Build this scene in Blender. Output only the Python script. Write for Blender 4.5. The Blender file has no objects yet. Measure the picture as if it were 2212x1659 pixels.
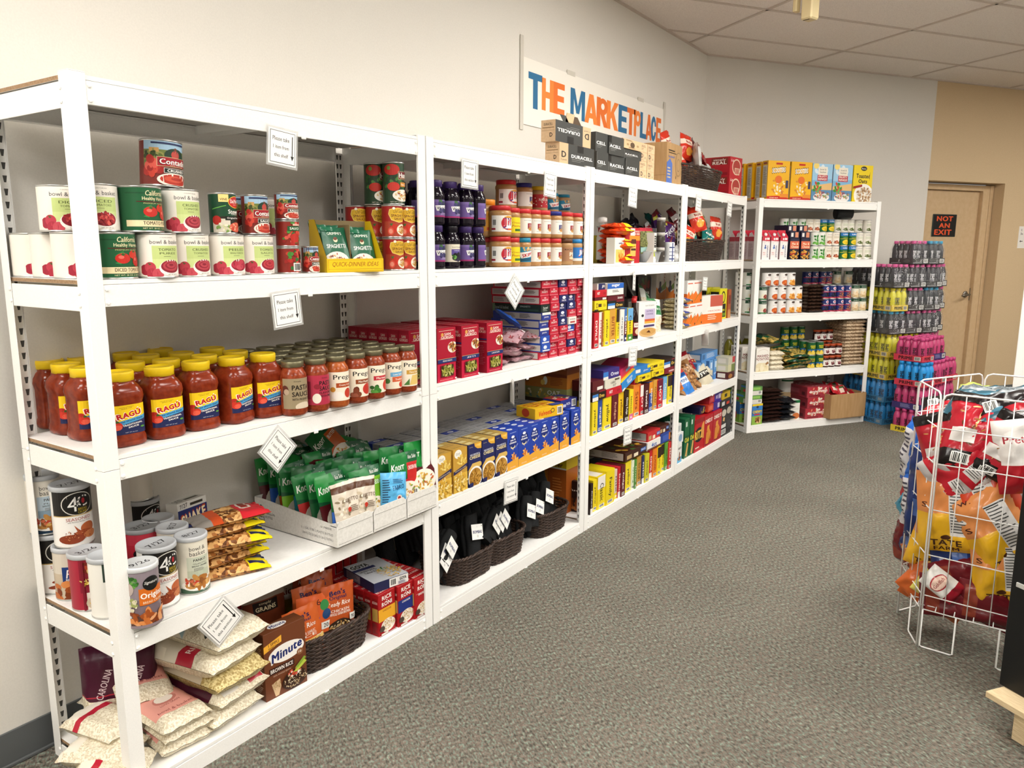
import bpy, math, random
from mathutils import Vector, noise
PI = math.pi
SC = bpy.context.scene
COL = SC.collection
# ---------------------------------------------------------------- camera
CAMP = Vector((-0.9397, -1.8121, 1.4476)); FPX = 1664.5
YAW, PIT, ROL = 0.5903, 0.1735, 0.0030
fw = Vector((math.cos(YAW)*math.cos(PIT), math.sin(YAW)*math.cos(PIT), -math.sin(PIT)))
r0 = Vector((math.sin(YAW), -math.cos(YAW), 0)); u0 = r0.cross(fw)
rt = r0*math.cos(ROL)+u0*math.sin(ROL); up = u0*math.cos(ROL)-r0*math.sin(ROL)
cd = bpy.data.cameras.new('camera'); cam = bpy.data.objects.new('camera', cd); COL.objects.link(cam)
cd.sensor_width = 36; cd.lens = FPX/2212*36; cd.clip_start = .02
from mathutils import Matrix
cam.matrix_world = Matrix(((rt.x, up.x, -fw.x, CAMP.x), (rt.y, up.y, -fw.y, CAMP.y), (rt.z, up.z, -fw.z, CAMP.z), (0, 0, 0, 1)))
SC.camera = cam
# ---------------------------------------------------------------- world, exposure
w = bpy.data.worlds.new('world'); SC.world = w; w.use_nodes = True
w.node_tree.nodes['Background'].inputs[0].default_value = (1, .96, .9, 1)
w.node_tree.nodes['Background'].inputs[1].default_value = .3
SC.view_settings.view_transform = 'Standard'; SC.view_settings.look = 'None'
SC.view_settings.exposure = 0.0; SC.view_settings.gamma = 1; SC.view_settings.use_curve_mapping = False
TROFFER_POWER = 24.0
# ---------------------------------------------------------------- measured places
PITCH = 1.2204; WU = 1.2150; DEP = .41                    # four shelf units along the left wall, front plane y = 0
LV = [1.83, 1.3725, .9475, .4908, .0600]                   # board tops
O5 = Vector((5.0979, -.0307, 0)); TH5 = -(PI/2-.9615)      # corner unit, turned with the far wall
D5 = Vector((math.sin(.9615), -math.cos(.9615), 0)); N5 = Vector((math.cos(.9615), math.sin(.9615), 0))
WALLY = .462; CEIL = 2.934
def g5(a, dep, z=0): return O5+D5*a+N5*dep+Vector((0, 0, z))
def gvec(px): return rt-fw*((px-1106)/FPX)
def xs(px, y, z):                                          # x on the row (y, z) that the photo shows at column px
    g = gvec(px); return CAMP.x-((y-CAMP.y)*g.y+(z-CAMP.z)*g.z)/g.x
def a5(px, dep, z):
    g = gvec(px); return -((g5(0, dep, z)-CAMP).dot(g))/D5.dot(g)
def rayd(px, py): return fw+rt*((px-1106)/FPX)-up*((py-829.5)/FPX)
def onz(px, py, z):
    d = rayd(px, py); return CAMP+d*((z-CAMP.z)/d.z)
def ony(px, py, y):
    d = rayd(px, py); return CAMP+d*((y-CAMP.y)/d.y)
# ---------------------------------------------------------------- materials
def lin(h):
    o = []
    for i in (0, 2, 4):
        c = int(h[i:i+2], 16)/255; o.append(c/12.92 if c <= .04045 else ((c+.055)/1.055)**2.4)
    return (*o, 1)
MATS = {}
def M(h, rough=.45, metal=0, coat=0, trans=0, alpha=1):
    k = (h, rough, metal, coat, trans, alpha)
    if k not in MATS:
        m = bpy.data.materials.new('ink_'+h); m.use_nodes = True; b = m.node_tree.nodes['Principled BSDF']
        b.inputs['Base Color'].default_value = lin(h); b.inputs['Roughness'].default_value = rough
        b.inputs['Metallic'].default_value = metal; b.inputs['Coat Weight'].default_value = coat
        b.inputs['Transmission Weight'].default_value = trans; b.inputs['Alpha'].default_value = alpha
        b.inputs['Specular IOR Level'].default_value = .35
        MATS[k] = m
    return MATS[k]
def MN(name, c1, c2, scale=20, rough=.6, bump=0, detail=4, lo=.35, hi=.65, kind='noise', stretch=(1, 1, 1), c3=None, spec=.35, dist=.002):
    if name in MATS: return MATS[name]
    m = bpy.data.materials.new(name); m.use_nodes = True; nt = m.node_tree; b = nt.nodes['Principled BSDF']
    tc = nt.nodes.new('ShaderNodeTexCoord'); mp = nt.nodes.new('ShaderNodeMapping'); mp.inputs['Scale'].default_value = stretch
    nt.links.new(tc.outputs['Object'], mp.inputs[0])
    if kind == 'noise':
        n = nt.nodes.new('ShaderNodeTexNoise'); n.inputs['Scale'].default_value = scale; n.inputs['Detail'].default_value = detail; out = n.outputs['Fac']
    else:
        n = nt.nodes.new('ShaderNodeTexVoronoi'); n.inputs['Scale'].default_value = scale; out = n.outputs['Distance'] if kind == 'vor' else n.outputs['Color']
    nt.links.new(mp.outputs[0], n.inputs['Vector'])
    r = nt.nodes.new('ShaderNodeValToRGB'); e = r.color_ramp.elements
    e[0].position = lo; e[1].position = hi; e[0].color = lin(c1); e[1].color = lin(c2)
    if c3: x = e.new((lo+hi)/2); x.color = lin(c3)
    nt.links.new(n.outputs['Color'] if kind == 'vor' else out, r.inputs[0]); nt.links.new(r.outputs[0], b.inputs['Base Color'])
    b.inputs['Roughness'].default_value = rough; b.inputs['Specular IOR Level'].default_value = spec
    if bump:
        bp = nt.nodes.new('ShaderNodeBump'); bp.inputs['Strength'].default_value = bump; bp.inputs['Distance'].default_value = dist
        nt.links.new(out, bp.inputs['Height']); nt.links.new(bp.outputs[0], b.inputs['Normal'])
    MATS[name] = m; return m
WHITE = MN('white_powder_coat', 'f2f1ee', 'f7f6f3', 300, .35, .03)
BOARD = MN('white_laminate', 'efeeeb', 'f4f3f0', 60, .5)
MDF = MN('particle_board_edge', '8f7256', 'a88a6a', 200, .8)
PAINT = MN('cream_wall_paint', 'e0dcd4', 'e4e0d8', 180, .7, .12)
PAINT2 = MN('tan_wall_paint', 'c9b08c', 'cfb793', 180, .6, .1)
PAINT3 = MN('grey_wall_paint', 'd3cec6', 'd7d2ca', 180, .7, .12)
TIN = MN('tin', 'b9b9b6', 'cfcfcc', 40, .3)
MATS['tin'].node_tree.nodes['Principled BSDF'].inputs['Metallic'].default_value = .85
TILE = MN('ceiling_tile_fissured', 'd6ccc4', 'efe7df', 260, .9, .5, 8, .3, .55)
KRAFT = MN('corrugated_kraft', 'a88458', 'b39065', 90, .8, .1, stretch=(1, 1, .1))
KRAFT2 = MN('pale_kraft', 'd3b28d', 'dcbc97', 90, .8, .1)
WCARD = MN('white_corrugated', 'dcdad4', 'e8e6e1', 120, .75, .08)
WICKER = MN('dark_wicker', '2c201b', '4b3a31', 60, .5, .1)
RICE = MN('rice_grain', 'cdbfa2', 'f1e9d4', 230, .4, .5, kind='vor', lo=.25, hi=.7, dist=.003)
RICEY = MN('parboiled_rice_grain', '9c8448', 'd9c890', 210, .4, .5, kind='vor', lo=.25, hi=.7, dist=.003)
NUTS = MN('walnut_pieces', '5d3416', 'e0b070', 95, .5, .6, kind='vor', lo=.25, hi=.7, c3='a8692f', dist=.005)
PBEAN = MN('pinto_beans', '8b6f55', 'd9c3a5', 110, .45, .6, kind='vor', lo=.25, hi=.7, dist=.004)
LENT = MN('dark_beans', '1b120e', '4d3528', 120, .4, .6, kind='vor', lo=.25, hi=.7, dist=.004)
PEAG = MN('mixed_pasta_in_film', '4a4a1c', 'c7a95a', 70, .35, .5, kind='vor', lo=.25, hi=.7, dist=.004)
PINE = MN('pine_lumber', 'cdb48c', 'e3cfa9', 30, .7, .1, stretch=(1, 12, 12))
WIRE = M('f0f0ee', .35)
SAUCE = MN('tomato_sauce', '6e2411', '8a3419', 60, .18, 0)
SAUCE2 = MN('pasta_sauce', '7c2f17', '9c4526', 80, .18, 0)
SAUCE3 = MN('creamy_sauce', '9a481d', 'b3602e', 80, .18, 0)
GRAPE = M('120a18', .12)
PBUT = MN('peanut_butter', 'a97c4b', 'b98c5a', 30, .25)
PBDK = M('b08a5c', .3)
SOCK = MN('black_knit', '0c0d0e', '1c1e20', 400, .9, .4)
# ---------------------------------------------------------------- mesh builder
class MB:
    def __init__(s): s.v = []; s.f = []; s.m = []; s.mats = []; s.sm = []
    def mi(s, mat):
        if mat not in s.mats: s.mats.append(mat)
        return s.mats.index(mat)
    def face(s, ids, mat, smooth=False): s.f.append(tuple(ids)); s.m.append(s.mi(mat)); s.sm.append(smooth)
    def poly(s, pts, mat, smooth=False):
        n = len(s.v); s.v += [tuple(p) for p in pts]; s.face(range(n, n+len(pts)), mat, smooth)
    def box(s, x0, y0, z0, x1, y1, z1, mat, c=0, mats=None, xf=None):
        # mats: optional dict of face name -> material ('-y','+y','-x','+x','+z','-z')
        if c <= 0:
            n = len(s.v); P = [(x, y, z) for x in (x0, x1) for y in (y0, y1) for z in (z0, z1)]
            if xf: P = [tuple(xf(Vector(p))) for p in P]
            s.v += P
            for nm, q in (('-x', (0, 1, 3, 2)), ('+x', (4, 6, 7, 5)), ('-y', (0, 4, 5, 1)), ('+y', (2, 3, 7, 6)), ('-z', (0, 2, 6, 4)), ('+z', (1, 5, 7, 3))):
                s.face([n+i for i in q], (mats or {}).get(nm, mat))
            return
        n = len(s.v); X = (x0, x1); Y = (y0, y1); Z = (z0, z1); idx = {}
        for i in (0, 1):
            for j in (0, 1):
                for k in (0, 1):
                    sx, sy, sz = 1-2*i, 1-2*j, 1-2*k
                    for a, p in enumerate(((X[i], Y[j]+sy*c, Z[k]+sz*c), (X[i]+sx*c, Y[j], Z[k]+sz*c), (X[i]+sx*c, Y[j]+sy*c, Z[k]))):
                        idx[i, j, k, a] = len(s.v); s.v.append(tuple(xf(Vector(p))) if xf else p)
        g = lambda a, *q: [idx[(*t, a)] for t in q]
        F = s.face; mm = mats or {}
        F(g(0, (0, 0, 0), (0, 0, 1), (0, 1, 1), (0, 1, 0)), mm.get('-x', mat)); F(g(0, (1, 0, 0), (1, 1, 0), (1, 1, 1), (1, 0, 1)), mm.get('+x', mat))
        F(g(1, (0, 0, 0), (1, 0, 0), (1, 0, 1), (0, 0, 1)), mm.get('-y', mat)); F(g(1, (0, 1, 0), (0, 1, 1), (1, 1, 1), (1, 1, 0)), mm.get('+y', mat))
        F(g(2, (0, 0, 0), (0, 1, 0), (1, 1, 0), (1, 0, 0)), mm.get('-z', mat)); F(g(2, (0, 0, 1), (1, 0, 1), (1, 1, 1), (0, 1, 1)), mm.get('+z', mat))
        for j in (0, 1):
            for k in (0, 1): F([idx[0, j, k, 1], idx[1, j, k, 1], idx[1, j, k, 2], idx[0, j, k, 2]], mat)
        for i in (0, 1):
            for k in (0, 1): F([idx[i, 0, k, 0], idx[i, 1, k, 0], idx[i, 1, k, 2], idx[i, 0, k, 2]], mat)
            for j in (0, 1): F([idx[i, j, 0, 0], idx[i, j, 1, 0], idx[i, j, 1, 1], idx[i, j, 0, 1]], mat)
        for i in (0, 1):
            for j in (0, 1):
                for k in (0, 1): F([idx[i, j, k, a] for a in (0, 1, 2)], mat)
    def lathe(s, prof, mat, n=24, sq=0, cx=0, cy=0, smooth=True, sharp=True):
        # prof: list of (r, z) or (r, z, mat-of-segment-above); sq 0..1 makes the plan a rounded square
        def rad(a):
            if not sq: return 1
            p = 2+6*sq; return 1/((abs(math.cos(a))**p+abs(math.sin(a))**p)**(1/p))
        rings = []
        for q in prof:
            base = len(s.v)
            if q[0] < 1e-6: s.v.append((cx, cy, q[1])); rings.append((base, 1))
            else:
                for i in range(n):
                    a = 2*PI*i/n; k = rad(a)*q[0]; s.v.append((cx+k*math.sin(a), cy-k*math.cos(a), q[1]))
                rings.append((base, n))
        for t in range(len(prof)-1):
            (a, na), (b, nb) = rings[t], rings[t+1]; mt = prof[t][2] if len(prof[t]) > 2 and prof[t][2] else mat
            for i in range(n):
                j = (i+1) % n
                if na == 1 and nb == 1: continue
                if na == 1: s.face((a, b+j, b+i), mt, smooth)
                elif nb == 1: s.face((a+i, a+j, b), mt, smooth)
                else: s.face((a+i, a+j, b+j, b+i), mt, smooth)
    def tube(s, pts, r, mat, n=6, closed=False, caps=True):
        pts = [Vector(p) for p in pts]; L = len(pts); rings = []; pu = None
        for i, p in enumerate(pts):
            a = pts[(i-1) % L] if (closed or i) else pts[0]; b = pts[(i+1) % L] if (closed or i < L-1) else pts[-1]
            t = (b-a).normalized()
            if pu is None: pu = t.orthogonal().normalized()
            pu = (pu-t*pu.dot(t)); pu = pu.normalized() if pu.length > 1e-6 else t.orthogonal().normalized(); q = t.cross(pu)
            base = len(s.v)
            for k in range(n):
                an = 2*PI*k/n; s.v.append(tuple(p+(pu*math.cos(an)+q*math.sin(an))*r))
            rings.append(base)
        for i in range(L if closed else L-1):
            a, b = rings[i], rings[(i+1) % L]
            for k in range(n): s.face((a+k, a+(k+1) % n, b+(k+1) % n, b+k), mat, True)
        if caps and not closed:
            s.face([rings[0]+k for k in range(n)][::-1], mat); s.face([rings[-1]+k for k in range(n)], mat)
    def grid(s, P, mat, smooth=True, flip=False, tri=False):
        base = len(s.v); R = len(P); C = len(P[0])
        for row in P: s.v += [tuple(p) for p in row]
        for i in range(R-1):
            for j in range(C-1):
                q = (base+i*C+j, base+i*C+j+1, base+(i+1)*C+j+1, base+(i+1)*C+j)
                mt = mat(i, j) if callable(mat) else mat
                for t in (((q[0], q[1], q[2]), (q[0], q[2], q[3])) if tri else (q,)): s.face(t[::-1] if flip else t, mt, smooth)
    def build(s, name):
        me = bpy.data.meshes.new(name); me.from_pydata(s.v, [], s.f)
        for m in s.mats: me.materials.append(m)
        me.polygons.foreach_set('material_index', s.m); me.polygons.foreach_set('use_smooth', s.sm)
        me.update(); return me
# ---------------------------------------------------------------- objects
ST_ = ('woven_wall', 'stakes')
def tag(o, label=None, cat=None, group=None, kind=None):
    if label: o['label'] = label
    if cat: o['category'] = cat
    if group: o['group'] = group
    if kind: o['kind'] = kind
    return o
def obj(name, me, parent=None, loc=(0, 0, 0)):
    if isinstance(me, MB): me = me.build(name)
    o = bpy.data.objects.new(name, me); COL.objects.link(o); o.location = loc
    if parent: o.parent = parent
    return o
def struct(name, mb, parent=None, kind='structure'):
    o = obj(name, mb, parent)
    if not parent: o['kind'] = kind
    return o
class Spec:                                                # a kind of thing: name, category and its parts (name, mesh, sub-parts)
    def __init__(s, name, cat, parts): s.name, s.cat, s.parts = name, cat, parts
SEEN = {}
def put(spec, label, loc, rz=0, group=None, rot=None, sc=None):
    single = len(spec.parts) == 1 and len(spec.parts[0]) == 2
    r = bpy.data.objects.new(spec.name, spec.parts[0][1] if single else None); COL.objects.link(r)
    r.location = loc; r.rotation_euler = rot if rot else (0, 0, rz)
    if sc: r.scale = sc
    SEEN[label] = SEEN.get(label, 0)+1
    tag(r, label, spec.cat, group)
    if not single:
        for p in spec.parts:
            c = bpy.data.objects.new(p[0], p[1]); COL.objects.link(c); c.parent = r
            if p[0] in ST_: c['kind'] = 'stuff'
            if len(p) > 3 and p[3]: c['label'] = p[3]
            if len(p) > 2 and p[2]:
                for q in p[2]:
                    d = bpy.data.objects.new(q[0], q[1]); COL.objects.link(d); d.parent = c
    return r
# ---------------------------------------------------------------- flat print (letters, panels, pictures) laid on real surfaces
TX = {}
def text_tris(t, bold, shear):
    k = (t, bold, shear)
    if k not in TX:
        c = bpy.data.curves.new('t', 'FONT'); c.body = t; c.resolution_u = 2; c.shear = shear; c.space_character = 1+max(0, bold)*1.6; c.align_x = 'CENTER'
        o = bpy.data.objects.new('t', c); m = o.to_mesh(); m.calc_loop_triangles()
        tr = [[(m.vertices[i].co.x, m.vertices[i].co.y) for i in q.vertices] for q in m.loop_triangles]
        o.to_mesh_clear(); bpy.data.objects.remove(o); bpy.data.curves.remove(c)
        d = bold*.75; sh = [(0, 0)]                         # heavier strokes: the same letters laid again, shifted a little
        if bold > .012: sh += [(d, 0), (-d, 0)]
        if bold > .035: sh += [(0, d*.7), (0, -d*.7)]
        if bold > .07: sh += [(d*.7, d*.7), (-d*.7, d*.7), (d*.7, -d*.7), (-d*.7, -d*.7)]
        st = [[[(x+dx, y+dy) for x, y in q] for q in tr] for dx, dy in sh]; X = [p[0] for tr in st for q in tr for p in q]; Y = [p[1] for tr in st for q in tr for p in q]
        x0, x1, y0, y1 = min(X), max(X), min(Y), max(Y)
        TX[k] = ([[[((x-x0)/(x1-x0)-.5, (y-y0)/(y1-y0)-.5) for x, y in q] for q in tr] for tr in st], (x1-x0)/(y1-y0))
    return TX[k]
# all coordinates are fractions of the printed area, origin bottom left
def R(x0, y0, x1, y1, c): return ('P', [(x0, y0), (x1, y0), (x1, y1), (x0, y1)], c)
def P(pts, c): return ('P', pts, c)
def E(cx, cy, rx, ry, c, n=18): return ('P', [(cx+rx*math.cos(2*PI*i/n), cy+ry*math.sin(2*PI*i/n)) for i in range(n)], c)
def T(t, cx, cy, w, h, c, bold=.025, rot=0, sh=0, o=None, ow=.05): return ('T', t, cx, cy, w, h, c, bold, rot, sh, o, ow)
def B(cx, cy, rx, ry, n, s, cols, seed=1, el=1.6): return ('B', cx, cy, rx, ry, n, s, cols, seed, el)
def LN(x0, y0, x1, y1, n, c, fill=.45, seed=3):
    rnd = random.Random(seed); h = (y1-y0)/n
    return [R(x0, y1-h*(i+fill), x0+(x1-x0)*rnd.uniform(.6, 1), y1-h*i, c) for i in range(n)]
def BC(x0, y0, x1, y1, c='222222', bg='f4f4f0'):
    q = [R(x0, y0, x1, y1, bg)]; d = (x1-x0)/12
    return q+[R(x0+d*(i+.8), y0+(y1-y0)*.12, x0+d*(i+.8)+d*(.7 if i % 3 else .35), y1-(y1-y0)*.1, c) for i in range(10)]
def flat(items):
    for q in items:
        if isinstance(q, list): yield from flat(q)
        else: yield q
def clip(poly, ax, lo, hi):
    for sgn, lim in ((1, lo), (-1, hi)):
        out = []
        for i in range(len(poly)):
            a, b = poly[i-1], poly[i]; da, db = sgn*(a[ax]-lim), sgn*(b[ax]-lim)
            if (da >= 0) != (db >= 0):
                t = da/(da-db); out.append((a[0]+(b[0]-a[0])*t, a[1]+(b[1]-a[1])*t))
            if db >= 0: out.append(b)
        poly = out
        if len(poly) < 3: return []
    return poly
def dice(poly, ax, step):
    v = [p[ax] for p in poly]; a, b = math.floor(min(v)/step+1e-7), math.ceil(max(v)/step-1e-7)
    if b-a <= 1: return [poly]
    return [q for q in (clip(poly, ax, i*step, (i+1)*step) for i in range(a, b)) if len(q) >= 3]
INK = .4
def art(mb, items, w, h, fmap, us=None, vs=None, eps=.00006, rough=None):
    """fmap(u, v, lift) -> point; u, v in metres."""
    k = 0
    for q in flat(items):
        if q[0] == 'P': groups = [([[(x*w, y*h) for x, y in q[1]]], q[2])]
        elif q[0] == 'T':
            _, t, cx, cy, tw, th, c, bold, rot, sh, o, ow = q
            groups = []
            for b, cc in (([(bold+ow, o)] if o else [])+[(bold, c)]):
                tr, asp = text_tris(t, bold, sh); H = th*h*(1+(.28 if cc is o and o else 0)); W = tw*w*(1+(.06 if cc is o and o else 0)) if tw else H*asp
                cs, sn = math.cos(rot), math.sin(rot)
                for tr1 in tr: groups.append(([[(cx*w+x*W*cs-y*H*sn, cy*h+x*W*sn+y*H*cs) for x, y in g] for g in tr1], cc))
        else:
            _, cx, cy, rx, ry, n, s, cols, seed, el = q; rnd = random.Random(seed); groups = []
            for i in range(n):
                a = rnd.uniform(0, 2*PI); d = math.sqrt(rnd.random()); x, y = (cx+rx*d*math.cos(a))*w, (cy+ry*d*math.sin(a))*h
                r1 = s*w*rnd.uniform(.7, 1.2); r2 = r1/el; an = rnd.uniform(0, PI); c = math.cos(an); sn = math.sin(an); m = 8
                pts = [(x+r1*math.cos(t*2*PI/m)*c-r2*math.sin(t*2*PI/m)*sn, y+r1*math.cos(t*2*PI/m)*sn+r2*math.sin(t*2*PI/m)*c) for t in range(m)]
                pts = clip(clip(pts, 0, 0, w), 1, 0, h) if True else pts
                if len(pts) >= 3: groups.append(([pts], cols[i % len(cols)]))
        for polys, c in groups:
            k += .25 if q[0] == 'T' else 1; mat = c if not isinstance(c, str) else M(c, rough or INK)
            for p in polys:
                if min(x for x, _ in p) < 0 or max(x for x, _ in p) > w: p = clip(p, 0, 0, w)
                if p and (min(y for _, y in p) < 0 or max(y for _, y in p) > h): p = clip(p, 1, 0, h)
                if len(p) < 3: continue
                L = dice(p, 0, us) if us else [p]
                if vs: L = [z for y in L for z in dice(y, 1, vs)]
                for y in L: mb.poly([fmap(a, b, eps*k) for a, b in y], mat, us is not None)
def fl(o, U, V, N):
    o, U, V, N = Vector(o), Vector(U), Vector(V), Vector(N)
    return lambda u, v, l: o+U*u+V*v+N*(l+.0003)
def cyl(r, w, z0, rot=0):
    return lambda u, v, l: ((r+l)*math.sin((u-w/2)/r+rot), -(r+l)*math.cos((u-w/2)/r+rot), z0+v)
# ================================================================ the setting
def carpet():
    m = bpy.data.materials.new('loop_carpet'); m.use_nodes = True; nt = m.node_tree; b = nt.nodes['Principled BSDF']; L = nt.links.new
    tc = nt.nodes.new('ShaderNodeTexCoord'); mp = nt.nodes.new('ShaderNodeMapping'); mp.inputs['Rotation'].default_value = (0, 0, .62); L(tc.outputs['Object'], mp.inputs[0])
    def tex(t, s, st=(1, 1, 1)):
        q = nt.nodes.new('ShaderNodeMapping'); q.inputs['Scale'].default_value = st; L(mp.outputs[0], q.inputs[0])
        n = nt.nodes.new(t); n.inputs['Scale'].default_value = s; L(q.outputs[0], n.inputs['Vector']); return n
    yarn = tex('ShaderNodeTexNoise', 150, (1, .45, 1)); yarn.inputs['Detail'].default_value = 3
    r = nt.nodes.new('ShaderNodeValToRGB'); e = r.color_ramp.elements; e[0].position = .3; e[1].position = .72; e[0].color = lin('504d47'); e[1].color = lin('a3a894')
    for p, c in ((.42, '6b6a60'), (.5, '84746a'), (.6, '76857a')): x = e.new(p); x.color = lin(c)
    L(yarn.outputs['Fac'], r.inputs[0])
    wv = nt.nodes.new('ShaderNodeTexWave'); wv.wave_type = 'BANDS'; wv.inputs['Scale'].default_value = 12; wv.inputs['Distortion'].default_value = 3.5; wv.inputs['Detail'].default_value = 2; wv.inputs['Detail Scale'].default_value = 3; L(mp.outputs[0], wv.inputs['Vector'])
    wv2 = nt.nodes.new('ShaderNodeTexWave'); wv2.wave_type = 'BANDS'; wv2.bands_direction = 'Y'; wv2.inputs['Scale'].default_value = 12; wv2.inputs['Distortion'].default_value = 3.5; wv2.inputs['Detail'].default_value = 2; wv2.inputs['Detail Scale'].default_value = 3; L(mp.outputs[0], wv2.inputs['Vector'])
    mu = nt.nodes.new('ShaderNodeMath'); mu.operation = 'MULTIPLY'; L(wv.outputs['Fac'], mu.inputs[0]); L(wv2.outputs['Fac'], mu.inputs[1])
    big = tex('ShaderNodeTexNoise', 2.2); ad = nt.nodes.new('ShaderNodeMath'); ad.operation = 'MULTIPLY_ADD'; L(mu.outputs[0], ad.inputs[0]); ad.inputs[1].default_value = .35; 
    ad2 = nt.nodes.new('ShaderNodeMath'); ad2.operation = 'MULTIPLY_ADD'; L(big.outputs['Fac'], ad2.inputs[0]); ad2.inputs[1].default_value = .35; ad2.inputs[2].default_value = .62
    L(ad2.outputs[0], ad.inputs[2])
    mx = nt.nodes.new('ShaderNodeVectorMath'); mx.operation = 'SCALE'; L(r.outputs[0], mx.inputs[0]); L(ad.outputs[0], mx.inputs['Scale']); L(mx.outputs[0], b.inputs['Base Color'])
    b.inputs['Roughness'].default_value = .95; b.inputs['Specular IOR Level'].default_value = .1
    sm = nt.nodes.new('ShaderNodeMath'); sm.operation = 'ADD'; L(yarn.outputs['Fac'], sm.inputs[0]); L(mu.outputs[0], sm.inputs[1])
    bp = nt.nodes.new('ShaderNodeBump'); bp.inputs['Strength'].default_value = .9; bp.inputs['Distance'].default_value = .006; L(sm.outputs[0], bp.inputs['Height']); L(bp.outputs[0], b.inputs['Normal'])
    return m
b = MB(); b.box(-4, -6, -.05, 11, 4, 0, carpet()); struct('floor', b)
b = MB(); b.box(-4, WALLY, 0, 5.1626+.1, WALLY+.1, CEIL+.12, PAINT); struct('wall_left', b)
def slab5(mb, a0, a1, d0, d1, z0, z1, mat): mb.box(a0, d0, z0, a1, d1, z1, mat, xf=lambda p: g5(p.x, p.y, p.z))
WD = .44
b = MB(); slab5(b, -.24, 2.21, WD, WD+.2, 0, CEIL+.12, PAINT3); wb = struct('wall_back', b)
b = MB(); slab5(b, 2.21, 3.2, WD, WD+.2, 2.075, CEIL+.12, PAINT2); slab5(b, 3.2, 6.5, WD, WD+.2, 0, CEIL+.12, PAINT2); struct('wall_right', b)
b = MB(); b.box(-4, -6.1, 0, 11, -6, CEIL+.12, PAINT); struct('wall_front', b)
b = MB(); b.box(-4.1, -6, 0, -4, WALLY, CEIL+.12, PAINT); struct('wall_near', b)
BASEM = M('5c5f60', .55)
b = MB(); b.box(-4, WALLY-.006, 0, 5.15, WALLY, .105, BASEM, .002); b.box(-4, WALLY-.014, 0, 5.15, WALLY-.006, .012, BASEM, .003); struct('baseboard_left', b)
b = MB(); slab5(b, -.22, 2.21, WD-.006, WD, 0, .105, BASEM); slab5(b, 3.2, 6.5, WD-.006, WD, 0, .105, BASEM); struct('baseboard_back', b)
# ceiling: lay-in tiles on a grid of runners turned with the far wall
RUN = M('cbbfb4', .6)
b = MB(); b.box(-4, -6, CEIL+.05, 11, 4, CEIL+.12, RUN); ceil = struct('ceiling', b)
G0 = Vector((4.62, .255)); SA, SB = 1.222, .62
d2, n2 = Vector((D5.x, D5.y)), Vector((N5.x, N5.y))
def hclip(poly, nrm, lim):                                  # keep p.nrm <= lim
    out = []
    for i in range(len(poly)):
        p, q = poly[i-1], poly[i]; a, c = p.dot(nrm)-lim, q.dot(nrm)-lim
        if (a <= 0) != (c <= 0): out.append(p+(q-p)*(a/(a-c)))
        if c <= 0: out.append(q)
    return out
wl = (n2, n2.dot(Vector((O5.x, O5.y)))+WD)
LIGHTS = {(-4, 6): 'to the left behind the camera', (-2, 6): 'over the aisle before the second rack', (-1, 3): 'over the aisle before the third rack', (1, 3): 'over the aisle before the corner rack', (-2, 9): 'behind the camera to the right', (0, 7): 'deep in the room to the right', (2, 6): 'deepest in the room, far right', (-4, 10): 'far behind the camera', (-5, 7): 'left of the camera', (3, 2): 'past the far door, out to the right', (0, 4): 'right of the aisle above the wire bin'}
def cell(i, j, g): 
    o = G0+d2*(i*SA)-n2*(j*SB); return [o+d2*g-n2*g, o+d2*(SA-g)-n2*g, o+d2*(SA-g)-n2*(SB-g), o+d2*g-n2*(SB-g)]
for i in range(-5, 6):
    for j in range(-1, 11):
        c = cell(i, j, .011); mid = sum(c, Vector((0, 0)))/4
        if not (-3.5 < mid.x < 10 and -5.5 < mid.y < 2): continue
        q = hclip(hclip(c, Vector((0, 1)), WALLY-.012), wl[0], wl[1]-.012)
        if len(q) < 3: continue
        if (i, j) in LIGHTS:
            t = bpy.data.objects.new('ceiling_light', None); COL.objects.link(t); t.location = (mid.x, mid.y, CEIL); t.rotation_euler = (0, 0, TH5)
            tag(t, 'recessed fluorescent ceiling panel '+LIGHTS[i, j], 'light', 'ceiling light panels')
            f = MB(); hw, hh = SA/2-.012, SB/2-.012
            for x0, y0, x1, y1 in ((-hw, -hh, hw, -hh+.03), (-hw, hh-.03, hw, hh), (-hw, -hh+.03, -hw+.03, hh-.03), (hw-.03, -hh+.03, hw, hh-.03)): f.box(x0, y0, -.002, x1, y1, .03, WHITE)
            obj('light_frame', f, t)
            em = bpy.data.materials.get('lit_diffuser')
            if not em:
                em = bpy.data.materials.new('lit_diffuser'); em.use_nodes = True; nt = em.node_tree; nt.nodes.clear()
                o = nt.nodes.new('ShaderNodeOutputMaterial'); e = nt.nodes.new('ShaderNodeEmission'); e.inputs[0].default_value = (1, .962, .90, 1); e.inputs[1].default_value = TROFFER_POWER
                nt.links.new(e.outputs[0], o.inputs[0])
            f = MB(); f.box(-hw+.03, -hh+.03, .004, hw-.03, hh-.03, .012, em); obj('diffuser', f, t)
            continue
        f = MB(); n = len(q); zz = CEIL+.006
        f.poly([(p.x, p.y, zz) for p in q][::-1], TILE)
        for k in range(n): p, r = q[k-1], q[k]; f.poly([(p.x, p.y, zz), (r.x, r.y, zz), (r.x, r.y, zz+.015), (p.x, p.y, zz+.015)], TILE)
        obj('ceiling_tile', f, ceil)
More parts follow.
